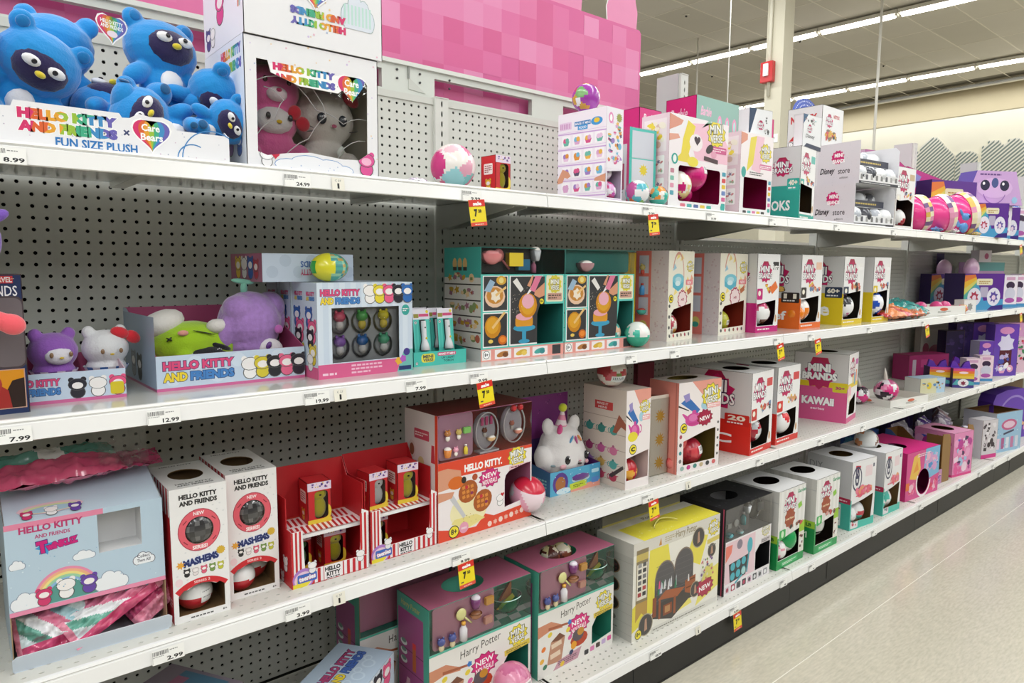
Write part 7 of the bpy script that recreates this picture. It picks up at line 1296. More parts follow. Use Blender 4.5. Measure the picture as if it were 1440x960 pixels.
# unicorn balls tray and neighbours
white_tray('shallow white cardboard tray with two pink unicorn toys on the third shelf', 3, 3.66, 1.41, .36, .25, .037, -8)
for i, (x, y, rr_) in enumerate([(3.66, 1.56, .045), (3.83, 1.50, .058)]):
    o = ball('unicorn_toy', 'pink and white unicorn egg toy with a horn, %s in the white tray' % ['smaller one', 'larger one'][i], x, y, T3+.003, rr_, wrap_ball(['e8388c', 'f0e8f0', 'e8388c', 'c86090', '3a2a3a', 'f4f0f4', 'f08cb8'], 90+i), n=24, cat='toy figure', sq=(1.25, 1, 1))
    mb = MB(); mb.tube([(-.01, 0, rr_*1.9), (-.02, 0, rr_*2.5), (-.03, 0, rr_*3.1)], [.012, .008, .001], 'f0e8e0', n=8); mb.build('horn', PLAST, o)
carton('mini_box', 'small yellow and pale blue box beside the unicorn tray', 3, 4.21, 1.47, .20, .10, .085, rot=-18, body='b9d4e8', sc='e6e4e0', fa=lambda A: (A.rect(0, 0, A.W*.65, A.H, 'dcd9b4'), A.el(A.W*.35, A.H*.5, 2, c='e8d04c'), busy(A, 1, 1, A.W-2, A.H-2, ['9a7cc0', 'e0b84c', '5c8cc0', '333'], 8, 3, 1.2)))
carton('pink_carton', 'magenta carton lying at the back of the third shelf in the shade', 3, 4.66, 1.70, .34, .12, .16, rot=-20, body='b03070', fa=lambda A: (A.rrect(3, 3, 3, 10, .4, 'cfc0cc'), A.rrect(10, 8, 10, 5, .4, 'c84a88')))
carton('play_set_carton', 'pale printed carton with a girl and toys standing in the shade at the back', 3, 5.02, 1.77, .46, .04, .33, rot=-8, body='b8b0a8', fa=lambda A: (A.rect(0, A.H*.2, A.W, A.H*.7, 'cfc8c0'), A.el(A.W*.82, A.H*.72, 5, 6, '6a4030'), A.el(A.W*.82, A.H*.7, 3.2, 3.6, 'c08a70'), A.rect(A.W*.6, A.H*.3, A.W*.35, A.H*.25, 'b85a78'), A.el(A.W*.4, A.H*.42, 8, 5, 'a83c5c'), A.el(A.W*.15, A.H*.5, 4, 4, 'a83c5c')))
def f_rb(A):
    for i, c in enumerate(['e0508c', 'e8783c', 'e8b02c', 'e8c850']): A.rect(0, A.H*(.86-.13*i), A.W, A.H*.14, c)
    A.rect(0, 0, A.W, A.H*.18, '4a3f88'); A.poly([(0, A.H*.18), (A.W*.2, A.H*.44), (A.W*.4, A.H*.3), (A.W*.6, A.H*.42), (A.W, A.H*.3), (A.W, A.H*.15), (0, A.H*.15)], '5ab0b8'); A.el(A.W*.5, A.H*.26, A.W*.26, A.H*.2, 'f0eef2'); A.star(A.W*.5, A.H*.24, A.W*.14, '8a2c48', n=6, q=.55); A.el(A.W*.5, A.H*.78, A.W*.22, A.H*.06, 'f4d8e4')
for i, (x, y, rt) in enumerate([(4.555, 1.545, -50), (4.60, 1.435, -50), (4.84, 1.50, -50)]):
    r = carton('bow_top_box', 'small rainbow striped box with purple bow top, %s' % ['back left one', 'front one of the left pair', 'between two white packs'][i], 3, x, y, .115, .09, .115, rot=rt, body='4a3f88', tc='6a3cb0', fa=f_rb, sa=lambda A: A.rect(0, 0, A.W, A.H, '2c2450'), group='rainbow striped boxes with bow tops')
    for sx in (-1, 1): mb = MB(); mb.prism([(sx*.005, 0, .115), (sx*.055, 0, .115), (sx*.045, 0, .155), (sx*.022, 0, .145)], (0, -1, 0), .02, '7040b8', '5a30a0'); mb.build('bow_wing', PLAST, r)
for i, (x, y) in enumerate([(4.78, 1.425), (5.00, 1.42)]): petpack('narrow white and pink pet pack, %s' % ['right after the first two striped boxes', 'left of the lavender pack on the third shelf'][i], 3, x, y, .09, .06, .16, -40, c='f0d8e4')
def f_purp(A): A.rect(0, A.H*.55, A.W, A.H*.45, '6a40b0'); A.el(A.W*.5, A.H*.88, A.W*.3, A.H*.07, 'd890c0'); A.star(A.W*.5, A.H*.62, A.W*.36, 'dcd8f0', n=7); A.rect(A.W*.25, A.H*.2, A.W*.5, A.H*.3, '5a2430'); busy(A, 0, 0, A.W, A.H*.5, ['c0b8e0', '4a58b0', 'e8a8c8', 'f0f0f4'], 10, 4, A.W*.13)
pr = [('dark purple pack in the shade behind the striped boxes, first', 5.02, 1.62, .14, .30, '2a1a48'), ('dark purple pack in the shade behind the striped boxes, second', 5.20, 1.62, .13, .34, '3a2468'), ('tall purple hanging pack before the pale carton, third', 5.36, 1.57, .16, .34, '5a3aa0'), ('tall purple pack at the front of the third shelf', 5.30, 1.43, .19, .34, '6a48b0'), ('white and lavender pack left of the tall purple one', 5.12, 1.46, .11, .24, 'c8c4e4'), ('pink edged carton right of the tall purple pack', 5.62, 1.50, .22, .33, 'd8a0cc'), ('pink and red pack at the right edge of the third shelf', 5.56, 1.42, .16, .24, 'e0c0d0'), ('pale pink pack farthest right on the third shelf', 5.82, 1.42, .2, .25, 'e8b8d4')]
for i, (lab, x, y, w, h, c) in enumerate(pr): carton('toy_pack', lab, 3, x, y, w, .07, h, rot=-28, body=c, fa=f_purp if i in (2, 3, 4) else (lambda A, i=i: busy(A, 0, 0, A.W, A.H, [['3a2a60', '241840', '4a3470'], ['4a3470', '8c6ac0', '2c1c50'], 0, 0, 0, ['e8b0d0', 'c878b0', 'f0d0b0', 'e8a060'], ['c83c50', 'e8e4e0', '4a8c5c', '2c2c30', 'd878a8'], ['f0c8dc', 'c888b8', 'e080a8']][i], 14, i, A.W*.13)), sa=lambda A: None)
carton('brown_carton', 'brown corrugated carton at the right edge of the third shelf, in the back', 3, 5.85, 1.62, .6, .1, .36, rot=-10, body='6a4a2c')
# ================================================================ bottom shelf
T4 = ZD[4]
def f_hp(A):
    A.rect(0, 0, A.W, A.H, 'ece9e4'); A.rect(0, A.H-.6, A.W, .6, '5cc0a8'); A.text('Harry Potter', A.W*.28, A.H-4.4, A.W*.40, 2.8, '4a463f', off=.0, shear=.15, a=5)
    burst(A, A.W*.52, A.H*.58, 4.8, 'NEW\nNOUVEAU!', 'd8287c', 5); A.poly([(0, 12.2), (4.5, 13.2), (9.5, 12.6), (9.5, 13.5), (5, 15.8), (0, 15.6)], 'd08c6c'); A.poly([(4, 13.4), (12.5, 12.8), (12.5, 13.4), (4, 14.2)], 'a85c3c'); A.star(12.4, 13.3, .9, '3c7cc8', n=5)
    A.poly([(3.6, 3.2), (9.2, 2.6), (10.6, 9.8), (8.4, 11.4), (5, 9.6)], 'c08c70'); A.rect(4.8, 4.6, 4, 1.5, 'e8d0b8', a=6); A.rect(5.2, 7.6, 4, 1.4, 'e8d0b8', a=6); A.poly([(5, 9.6), (8.4, 11.4), (10.6, 9.8), (8, 9.2)], '7a4a34')
    A.el(16.4, 6.8, 3.6, 2.2, 'b8401c', n=12); A.el(16, 8.2, 2.4, 1.9, '5a5058', n=12); A.el(17, 9, 1.4, 1.2, 'c88c2c'); A.el(14.2, 5.6, 1.2, c='e8a020'); A.poly([(6, .6), (16, 1.0), (17.5, 4.2), (8, 3.0)], 'c898a8'); A.lines(8, 1.4, 7.6, 1.6, '6a4a58', 3)
    for x, y, c in ((2.2, 8.4, 'e87c2c'), (4.6, 12.0, 'e8d040'), (2.8, 3.0, '3c7c5c'), (12.6, 8.6, 'd860a0'), (1.6, 5.0, 'e8b03c'), (13.2, 3.8, '2c3c60'), (11.8, 11.2, 'e8d040'), (9.6, 1.6, 'e8c440')): A.el(x, y, .9, .7, c, a=30)
    mv_badge(A, A.W*.86, A.H-4.3, 3.7); A.rect(A.W*.72, A.H-8.6, A.W*.27, 1.6, 'e0c84c', a=5); A.lines(A.W*.74, A.H-8.4, A.W*.22, 1.0, '6a5a30', 2)
    for i in range(5): A.rrect(A.W*(.60+.08*i), .7+.25*i, 1.8, 1.5, .3, ['3a3a3c', 'd880b0', '4a3a34', 'c8b0d8', 'e0589c'][i])
def s_hp(A):
    A.rect(0, 0, A.W, A.H, '4a9c88'); A.rect(.5, .5, A.W-3, A.H-4.5, '9c4a80'); A.text('Harry Potter', 2, A.H-3.4, A.W-6, 2.0, 'b8b060', shear=.15)
    for i in range(4): A.rect(.5, 1+5.4*i, A.W-3, .25, '5a2448')
    for i in range(3): A.el(3.2, 14.0+2.4*i, 1.6, .9, 'd8e0dc'); A.el(3.2, 14.4+2.4*i, 1.2, .6, '6a8a80')
    A.rect(7.4, 12.6, 1.6, 6, 'b8602c'); A.rect(7.4, 18.6, 1.6, 1.6, 'd83c3c'); busy(A, 1, 1, A.W-4.5, 10, ['3a3844', 'c06c8c', 'd8b0c0', '5a8478', '8a3c34'], 12, 4, 1.5)
def hpset(lab, x, y, rot, empty_top=False, w=.322):
    return showcase('potion_play_set', lab, 4, x, y, w, .15, .317, .198, rot=rot, body='ece9e4', sc='4a9c88', tc='bb6a86', back='74dcc0', tray='e8acc4', inner='3a9c84', fa=f_hp, sa=s_hp, fh=[[(w*100*.70, 3.0), (w*100-.8, 4.2), (w*100-.8, 11.6), (w*100*.76, 11.2), (w*100*.70, 8.6)]], th=[oval(w*46, 7.2, 6.2, 4.6)], tray_x=(.04, .62), tray_y=.004, ledge='7adcc4', group='pink and green play sets',
        props=[('figure', .10, .04, .032, '4a5490', 'd8c8a0'), ('figure', .20, .04, .032, '4a5490', 'd8c8a0'), ('bottle', .30, .10, .042, 'e4e2e6', 'e0a840'), ('pan', .28, .55, .040, 'd8d490', 'd8d490'), ('bowl', .42, .45, .030, 'a8704c', '8a5a3c'), ('cup', .42, .70, .026, '7a3c70', 'e8e0ea'), ('box', .54, .25, .030, 'b08070'), ('box', .55, .68, .032, 'b8863c')])
H1 = hpset('pink and green play set with empty top hole, nearest on the bottom shelf', .888, 1.372, 0, w=.335)
H2 = hpset('pink and green play set with printed balls showing in its top hole', 1.240, 1.360, 0, w=.312)
H3 = showcase('potion_play_set', 'pink and green play set partly hidden behind the nearest one', 4, .795, 1.555, .30, .14, .317, .198, rot=0, body='ece9e4', sc='5a7c74', tc='b0607c', back='4fb89e', tray='c98aa4', fa=f_hp, sa=s_hp, group='pink and green play sets')
for hh, w in ((H1, .335), (H2, .312)):
    m = MB(); m.ell((w*.31, -.045, .255), (.046, .036, .042), 'b8ead8', n=20, z1=.15); m.build('clear_bowl', clear_mat('mint_clear_plastic', 'a8e4d0', .08), hh); m = MB(); m.tube([(w*.31+.046*math.cos(t_), -.045+.036*math.sin(t_), .262) for t_ in [2*PI*k/24 for k in range(25)]], .0014, 'c8f0e4', n=5, cap=False); m.ell((w*.31, -.045, .235), (.034, .028, .016), '8ad8c0', n=14); m.build('bowl_rim', PLAST, hh)
    m = MB(); m.prism([(w*.31-.03, -.05, .252), (w*.31+.01, -.055, .262), (w*.31+.018, -.045, .300)], (0, -1, .2), .008, 'c8703c', 'a03c30'); m.build('pizza_slice', PLAST, hh); m = MB(); m.prism([(w*.31-.045, -.06, .240), (w*.31-.02, -.06, .236), (w*.31+.018, -.06, .258), (w*.31+.010, -.06, .270), (w*.31-.03, -.06, .252)], (0, -1, 0), .002, 'ecd84a'); m.build('arrow_tag', CARD, hh)
    a = Art(w*100, 5)
    for i in range(9):
        for j in range(2):
            if (i+j) % 2: a.rect(2+i*w*10.6, .3+j*1.6, w*10.6, 1.6, 'e8f0ee')
    a.build('checker_print', hh, (-w/2, -.0745, .2), (1, 0, 0), Vector((0, .9, .43)), Vector((0, -.43, .9)))
ball('surprise_ball', 'pink ball with barcode sticker at the right of the nearest pink and green set', 1.130, 1.378-.04, T4, .052, wrap_ball(['e8a0b8', 'dc8caa', 'e8a8c0', 'c86c94'], 101), n=32, sticker=(18, 8, .035, .028, 'f4e8ea', '555'))
H1b = [o for o in D.objects if o.name.startswith('surprise_ball')]
ball('surprise_ball', 'mint and black printed ball in the opening of the second pink and green set', 1.47, 1.425, T4+.033, .036, wrap_ball(['8ad8c4', '2a4a44', 'f0ece0', 'e8c84c'], 102), n=24)
for i, (x, y) in enumerate([(1.37, 1.455), (1.415, 1.45)]): ball('surprise_ball', 'cream and brown printed ball in the top hole of the second set, %s' % ['left', 'right'][i], x, y, T4+.262, .034, wrap_ball(['e0d8a0', '8a4a34', '3c7c74', 'e8e0c8', '5a3028'], 103+i), n=22)
# yellow potions class carton
def f_pot(A):
    A.rect(0, 0, A.W, A.H, 'eceae0'); A.poly([(6, 5), (8, A.H), (16, A.H), (20, 12)], 'e8dc54'); A.poly([(0, 3), (0, 11), (9, 16), (12, 8)], 'e4d648'); A.poly([(26, 20), (30, A.H-4), (38, A.H-6), (34, 16)], 'e8dc54'); A.poly([(32, 2), (36, 12), (A.W, 14), (A.W, 6)], 'ece070'); A.poly([(20, 3), (26, 12), (30, 4)], 'ece070')
    A.rect(0, A.H-3.8, A.W, 3.8, 'd9d6cc'); A.text('Harry Potter', A.W*.46, A.H-3.5, 11, 3.0, '8a7c54', shear=.15, off=.01); A.lines(15, A.H-3, 5.4, 2, 'b8ac84', 3); A.poly([(12, A.H-3.3), (13.4, A.H-3.3), (13, A.H-.8)], 'c88c3c')
    A.rect(1.4, 10.6, 5.6, A.H-13, '8a7c5c'); A.poly([(1.4, 6), (4.2, 8.4), (7, 6), (7, 12), (1.4, 12)], 'b8944c'); A.rect(1.8, 13, 4.8, 11.6, 'e6e2d4'); A.rect(1.4, A.H-6, 5.6, 2.2, 'c8b464'); [A.rect(2.3, 14+1.9*i, 1.6, 1.3, ['a83c3c', '3a3a3a', '777', '3a3a3a', '555', '999'][i]) for i in range(6)]; [A.rect(4.5, 14+1.9*i, 1.6, 1.3, ['3a3a3a', 'b84c4c', '3a3a3a', '777', '333', '555'][i]) for i in range(6)]
    for cx, top in ((15.5, 22.5), (25.2, 24.4)): A.rect(cx-5.0, 6, 10, top-12, '4c4a4c'); A.el(cx, top-6, 5.0, 6.0, '5a585a', n=24); A.ring(cx, top-6, 4.7, 5.1, '8a7a6c', 0, 180, sy=1.2); [A.rect(cx-4.4, 8+1.9*i, 8.8, .12, '6c6a6c') for i in range(8)]
    A.poly([(8.6, 5), (19.4, 1.8), (33, 8.4), (30, 10), (11, 8.6)], '45403c'); A.poly([(9.6, 11.5), (11.4, 11.5), (11.4, 5), (9.6, 5)], '8a4a2c')
    A.poly([(12, 10.2), (22, 8.6), (26, 10.8), (16, 12.4)], 'a8603c'); A.rect(12.6, 3.6, 1.0, 6.4, '9a5430'); A.rect(20.2, 3.2, 1.1, 6.0, '9a5430'); A.rect(15, 4, 4.4, 3.6, '8a4a2c'); A.rect(15.8, 4.8, 2.6, 2.2, 'b88858'); A.poly([(26, 12.8), (31.6, 13.6), (31.6, 6.6), (26, 8.8)], 'a05a34'); A.rect(26.6, 9.8, 4.6, .5, '6c3c20'); A.rect(26.6, 12.2, 4.6, .5, '6c3c20')
    R = random.Random(8)
    for i in range(16): x = R.uniform(11.5, 30); y = 11.4+R.uniform(0, 2.6); A.poly([(x-.5, y), (x+.5, y), (x+.2, y+R.uniform(1.6, 4)), (x-.2, y+2.4)], R.choice(['c8ccd4', 'e85c8c', '6a8ca8', 'dcdcdc', '3a7c5c', 'c8ccd4', '8a8c94']))
    for x, y, r_ in ((6.4, 4.0, 3.5), (31.6, 8.2, 2.7), (32.6, 26.0, 3.4), (40.4, 19.6, 2.4)): A.el(x, y, r_, r_*1.05, 'b0a68c', n=18); A.el(x, y, r_*.9, r_*.95, '4a4644', n=18); A.poly([(x-.6, y-r_*.6), (x+.8, y-r_*.5), (x+.4, y+r_*.6), (x-.4, y+r_*.5)], 'b89078')
    burst(A, 37, 7.6, 5.2, 'NEW', 'b0304c', 5); A.poly([(35, 9.6), (37, 14.4), (41, 15), (42, 11)], 'd8d070'); dots(A, 22, ['d8d0b0', '7a5a8c', '8aa05c', 'c86c70'], 8, .5, (34, 10, 8.4, 8)); mv_badge(A, 41.2, A.H-4.0, 3.6); A.rect(37.6, A.H-9.2, 7.0, 1.6, 'd8c868', a=4); A.lines(38.4, A.H-10.8, 5.0, .9, '777', 1)
    A.rect(9, .2, A.W-9.6, 1.7, 'dcdad2'); A.lines(10, .5, A.W-12, .8, '8a887c', 1); eight(A, 3.0, 1.8, 1.6)
def s_pot(A):
    A.rect(0, 0, A.W, A.H, 'b9b7b0')
    for i in range(9): A.rect(0, 2+3.3*i, A.W, .15, 'a5a39c')
    for y in (22.5, 16.5, 10.5): A.el(A.W*.42, y, A.W*.24, 2.5, '8a6c50', n=18); A.el(A.W*.42, y, A.W*.21, 2.2, '2c2220', n=18); busy(A, A.W*.26, y-1.4, A.W*.34, 2.8, ['6a3c3c', '4a4648', '9c8c8c'], 4, int(y), .6)
    A.el(A.W*.5, 6, 1.1, .9, '77756e'); A.lines(A.W*.2, 2.5, A.W*.5, 1, '8a887c', 1); A.rect(0, A.H-4.4, A.W, 4.4, 'c6c4bc')
pz = carton('potions_play_set', 'large white and yellow play set carton with a carry handle on the bottom shelf', 4, 1.597, 1.322, .446, .155, .316, rot=-1, body='eceae0', sc='b9b7b0', tc='d9d6cc', fa=f_pot, sa=s_pot, ta=lambda A: (A.rect(5, 0, A.W-5, A.H*.72, 'e8dc48'), A.ring(A.W*.48, 3.2, 6.0, 6.4, 'b8ac5c', 20, 160, sy=.7), dots(A, 26, ['f0ea9c'], 4, .3, (6, .5, A.W-8, 9)), A.text('Potter', A.W*.42, A.H*.78, 8, 1.8, '6a6048', shear=.15)))
mb = MB(); mb.box((-.20, .076, .316), (.20, .079, .352), '7c7a70'); mb.box((-.20, .0755, .316), (.20, .0762, .322), 'b8ac5c'); mb.build('hang_flap', CARD, pz); mb = MB(); mb.tube([(-.06+.12*t, -.02+.02*math.sin(PI*t), .3168+.010*math.sin(PI*t)) for t in [i/10 for i in range(11)]], .003, 'd8d070', n=6); mb.build('carry_handle', PLAST, pz)
# black cosmetics set
def f_blk(A):
    A.rect(0, 0, A.W, A.H, 'ece8ea'); A.rect(0, 0, .5, A.H, '222'); A.rect(.8, 4, A.W*.62, A.H-4.6, 'e8ccd4'); A.poly([(4, 4), (14, 4.6), (16, 12), (3, 11)], '2c2c30', ); [A.el(5.6+3.5*i, 9.6-3.6*j+.3*i, 1.45, 1.5, '4ab0c0') for i in range(3) for j in range(2)]; A.el(12.6, 6.3, 1.4, c='a8d8d8'); A.el(16.4, 15, 1.8, 2.9, '4ab0c0'); A.poly([(15.4, 12.6), (16.4, 12.8), (15.2, 5.0), (14.4, 5.2)], '3f9cac'); A.poly([(.8, 12), (4.4, 15), (5, 18), (.8, 18)], 'e87c6c'); A.el(9.6, 17, 1.8, c='8a8090'); A.rect(7, 3.6, 5, .8, '3fa8b8', a=25)
    for i in range(8): A.rrect(1.2+3.6*i, .6, 2.6, 2.4, .3, ['d8c8d0', 'a83c54', '5a5a60', '3a3a40', 'd8b8c8', '4a4a4e', 'c8c8cc', '9a9aa0'][i]); A.el(2.5+3.6*i, 1.7, .8, c=['a83c54', 'eee', '3a3a3e', 'b83c5c', '3a3a3e', 'ddd', '555', 'eee'][i])
    mv_badge(A, A.W*.88, A.H-1.6, 3.0, 'e4dca0'); A.rrect(A.W*.78, A.H-6.2, 6.2, 1.8, .3, 'c4bcc0'); A.lines(A.W*.8, A.H-6, 5.2, 1.2, '555', 2)
bk = showcase('cosmetics_play_set', 'black-topped play set with turquoise palette print, right of the yellow carton', 4, 2.082, 1.316, .308, .20, .317, .197, rot=0, body='ece8ea', sc='2a2a2c', tc='222224', back='c8c8ca', tray='9a9a9e', inner='1c1c1e', fa=f_blk, sa=lambda A: (A.rect(0, 0, A.W, A.H, '2c2a2c'), A.rect(A.W-1, 0, .4, A.H, 'c8506c')), fh=[[(20.4, 4.0), (30.4, 4.0), (30.4, 13.4), (23.2, 13.4), (20.4, 11)]], th=[oval(14, 10, 6.2, 4.4)], tray_x=(.03, .60), ledge='d4d4d6', ta=lambda A: dots(A, 60, ['3a3a3e', '4a4a50', '303034'], 5, .5),
    props=[('box', .12, .35, .030, 'd8dcdc'), ('bowl', .14, .03, .030, '58b0c0', '8ad0d8'), ('pan', .28, .30, .036, 'e6e8ea', 'c8ccd0'), ('bottle', .42, .30, .040, '6ab4bc', 'dddddd'), ('cup', .50, .60, .028, 'c4c8cc', '888888'), ('bowl', .36, .02, .028, '9ac8cc', 'eeeeee')])
m2 = MB(); m2.ell((.100, -.06, .262), (.044, .018, .045), '46464a', n=20); m2.box((.085, -.082, .255), (.125, -.078, .285), '8a8c90'); m2.build('round_mirror_case', PLAST, bk)
# green garden collectibles, teal-based ones
def garden(lab, x, y, w, rot, ball_c, seed):
    def f(A):
        A.stripes(0, 12, A.W, A.H-12, 6, 'e6e6e2'); A.rect(0, 0, A.W, 3.4, '1f9a50'); A.rect(A.W*.18, .7, A.W*.6, 1.8, '3cb86c'); A.lines(A.W*.22, 1.0, A.W*.5, 1.1, 'f0f4ee', 2); A.rect(0, 3.4, .9, 9.4, '1f9a50'); A.rect(A.W*.80, 3.2, A.W*.2, 12.6, 'e9e6dc'); A.rect(A.W*.80, 11.6, A.W*.2, 4.2, '9ccc2c'); busy(A, A.W*.80, 3.2, A.W*.2, 8, ['7a3c34', 'f0f0ee', '5a2c2c'], 5, seed, 1.1)
        mb_badge(A, A.W*.42, A.H*.80, A.W*.24); A.star(A.W*.42, A.H*.62, A.W*.2, 'a04828', n=10, q=.85); A.text('series', A.W*.28, A.H*.60, A.W*.28, 1.0, 'f0d8b0', off=.03); A.text('Garden', A.W*.68, A.H*.90, A.W*.32, 1.5, '3a9c70', off=.03); A.rect(A.W*.72, A.H*.70, A.W*.14, 2.2, '8cc83c', a=20); busy(A, A.W*.36, A.H*.44, A.W*.6, 3.6, ['4a3a34', 'c8504c', '8a5a44', '2c2c2c', 'e0a8a0'], 8, seed, 1.1); A.rrect(A.W*.06, 11.6, A.W*.22, 4.0, .5, '38b058'); A.el(A.W*.17, 13.8, 1.0, 1.4, 'd8f0d0')
    def s(A): A.rect(0, 0, A.W, A.H, 'd0cfca'); A.stripes(0, 13, A.W, A.H-13, 5, 'c6c5c0'); A.rect(0, 0, A.W, 10.6, '1a8a48'); A.rect(A.W-4.4, 10.6, 4.4, 3, '9cc83c'); A.text('LB', A.W-3.8, 11.3, 2.4, 1.4, '2c6c30', off=.05); A.text('M', A.W-6.6, 6.2, 3.4, 2.6, 'd8eede', off=.0); A.rect(0, A.H-4.6, A.W, .3, 'bbb')
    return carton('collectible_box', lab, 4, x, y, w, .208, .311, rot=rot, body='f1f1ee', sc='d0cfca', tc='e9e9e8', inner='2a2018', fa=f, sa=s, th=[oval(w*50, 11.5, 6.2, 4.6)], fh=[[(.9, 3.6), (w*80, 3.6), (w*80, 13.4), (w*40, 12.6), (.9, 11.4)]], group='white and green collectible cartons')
garden('white and green collectible carton with a green capped ball, left of two', 2.425, 1.307, .205, 0, 0, 3)
garden('white and green collectible carton with a white ball, right of two', 2.688, 1.292, .195, -1, 0, 4)
ball('capsule', 'glossy green capped ball in the left green carton opening', 2.545, 1.355, T4+.036, .056, lambda p: '1c9c54' if p.z > .05 and p.y < .9 else 'e9ebe8', n=30, rot=(.6, .3, 0))
ball('capsule', 'white and brown ball below the green cap in the left green carton opening', 2.480, 1.345, T4+.020, .042, wrap_ball(['ecebe8', 'ecebe8', '5a3028', 'e8a0b0', 'ecebe8'], 111), n=22)
ball('capsule', 'white ball with green cap in the right green carton opening', 2.785, 1.365, T4+.036, .060, lambda p: '1f9a58' if p.z > .62 else ('2c3c34' if -.5 < p.z < -.35 else 'e4e6e2'), n=30)
def tealbox(lab, x, y, w, rot, seed, h=.305):
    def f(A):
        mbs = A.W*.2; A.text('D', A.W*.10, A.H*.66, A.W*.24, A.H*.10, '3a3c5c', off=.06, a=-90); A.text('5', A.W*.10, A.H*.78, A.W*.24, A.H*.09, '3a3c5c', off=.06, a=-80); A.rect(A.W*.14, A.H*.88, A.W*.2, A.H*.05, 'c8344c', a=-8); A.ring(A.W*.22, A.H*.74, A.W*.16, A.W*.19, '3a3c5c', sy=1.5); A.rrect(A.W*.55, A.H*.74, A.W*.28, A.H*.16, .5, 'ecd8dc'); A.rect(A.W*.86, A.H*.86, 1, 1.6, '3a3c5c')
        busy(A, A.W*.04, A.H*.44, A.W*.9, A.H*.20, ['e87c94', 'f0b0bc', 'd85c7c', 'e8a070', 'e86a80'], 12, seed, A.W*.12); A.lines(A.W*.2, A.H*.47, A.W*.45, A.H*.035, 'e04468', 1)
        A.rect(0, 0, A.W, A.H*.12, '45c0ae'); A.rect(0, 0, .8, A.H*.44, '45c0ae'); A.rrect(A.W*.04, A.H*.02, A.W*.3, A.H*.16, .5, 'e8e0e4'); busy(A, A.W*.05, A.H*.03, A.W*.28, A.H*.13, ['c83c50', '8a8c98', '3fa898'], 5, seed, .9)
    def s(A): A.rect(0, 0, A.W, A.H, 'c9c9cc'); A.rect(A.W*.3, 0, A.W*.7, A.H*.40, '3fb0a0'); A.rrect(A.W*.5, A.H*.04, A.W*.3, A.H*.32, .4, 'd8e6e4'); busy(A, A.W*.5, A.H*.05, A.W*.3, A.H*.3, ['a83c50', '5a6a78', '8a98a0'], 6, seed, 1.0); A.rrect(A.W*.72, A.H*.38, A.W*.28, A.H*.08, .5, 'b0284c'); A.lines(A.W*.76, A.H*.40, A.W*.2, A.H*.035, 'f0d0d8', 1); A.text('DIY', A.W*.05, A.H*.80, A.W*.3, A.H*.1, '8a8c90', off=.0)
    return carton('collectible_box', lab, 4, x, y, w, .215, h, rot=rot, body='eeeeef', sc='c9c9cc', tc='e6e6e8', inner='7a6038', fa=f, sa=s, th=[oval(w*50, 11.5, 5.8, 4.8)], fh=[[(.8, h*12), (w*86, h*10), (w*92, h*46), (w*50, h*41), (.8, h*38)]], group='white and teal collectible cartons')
tealbox('white and teal collectible carton with white balls, left of two on the bottom shelf', 3.058, 1.316, .198, -6, 1, .312)
tealbox('white and teal collectible carton with a ball in its top hole, right of two', 3.368, 1.302, .180, -2, 2, .303)
for lab, x, y, z, r_ in [('white ball low left in the left teal-based carton', 3.11, 1.355, .036, .042), ('white ball with yellow rim low right in the left teal-based carton', 3.185, 1.36, .030, .048), ('white ball on top of the others in the left teal-based carton', 3.15, 1.40, .080, .040), ('white and teal ball in the right teal-based carton', 3.47, 1.36, .030, .052), ('small teal marked ball at left in the right teal-based carton', 3.415, 1.35, .026, .038)]:
    ball('capsule', lab, x, y, T4+z-.02, r_, wrap_ball(['eef0f0', 'eef0f0', 'c83c4c' if 'right' in lab else 'd8dadc', '5ac8b8' if 'teal' in lab else 'e8e4b0', 'eef0f0'], int(x*100)), n=22)
ball('capsule', 'white printed ball sitting in the top hole of the right teal-based carton', 3.455, 1.43, T4+.272, .055, wrap_ball(['eef0ee', 'e8a070', 'eef0ee', 'c8d8d8', '8a6a5c', 'eef0ee'], 121), n=26)
# pink fantasy carton and neighbours toward the far end
def f_pony(A):
    A.rect(0, 0, A.W, A.H, 'd84a90'); A.poly([(A.W*.5, A.H*.3), (A.W, A.H*.4), (A.W, A.H), (A.W*.55, A.H)], '7ab8dc'); busy(A, 0, 0, A.W, A.H*.4, ['e8407c', 'f08cb0', 'd82c5c', 'f0c0d0', 'e86090'], 22, 5, 2.2); busy(A, A.W*.5, A.H*.45, A.W*.5, A.H*.5, ['9cc8ec', 'e8f0f8', 'd8a0d0', '4a90d0', 'f0b8d0'], 16, 6, 2.4); A.poly([(A.W*.1, A.H*.45), (A.W*.2, A.H*.9), (A.W*.36, A.H*.95), (A.W*.42, A.H*.6), (A.W*.3, A.H*.4)], 'ecc050'); A.poly([(A.W*.2, A.H*.55), (A.W*.3, A.H*.8), (A.W*.36, A.H*.6)], 'e89838'); A.lines(A.W*.3, A.H*.86, A.W*.4, A.H*.08, 'f8e4ee', 2)
    A.ring(A.W*.52, A.H*.32, A.W*.19, A.W*.225, 'f8f0f4', 150, 360, sy=1.05); A.rect(A.W*.0, A.H*.22, A.W*.1, A.H*.16, 'e8702c')
carton('fantasy_play_box', 'magenta carton with a round opening and a top hole, right of the teal-based cartons', 4, 3.665, 1.315, .345, .30, .245, rot=-5, body='d84a90', sc='c42070', tc='dc2c84', inner='8a1450', fa=f_pony, fh=[oval(17.9, 7.8, 6.4, 6.6)], th=[oval(12, 12, 6, 5)])
ball('toy_ball', 'red and pink toy inside the round opening of the magenta carton', 3.85, 1.40, T4+.010, .060, wrap_ball(['d83060', 'f0c8d8', 'a01c40', 'e86c94'], 131), n=20)
ball('toy_ball', 'dark pink toy showing in the top hole of the magenta carton', 3.80, 1.45, T4+.150, .050, wrap_ball(['c83c80', '4a2c50', 'e8b0c8'], 132), n=18)
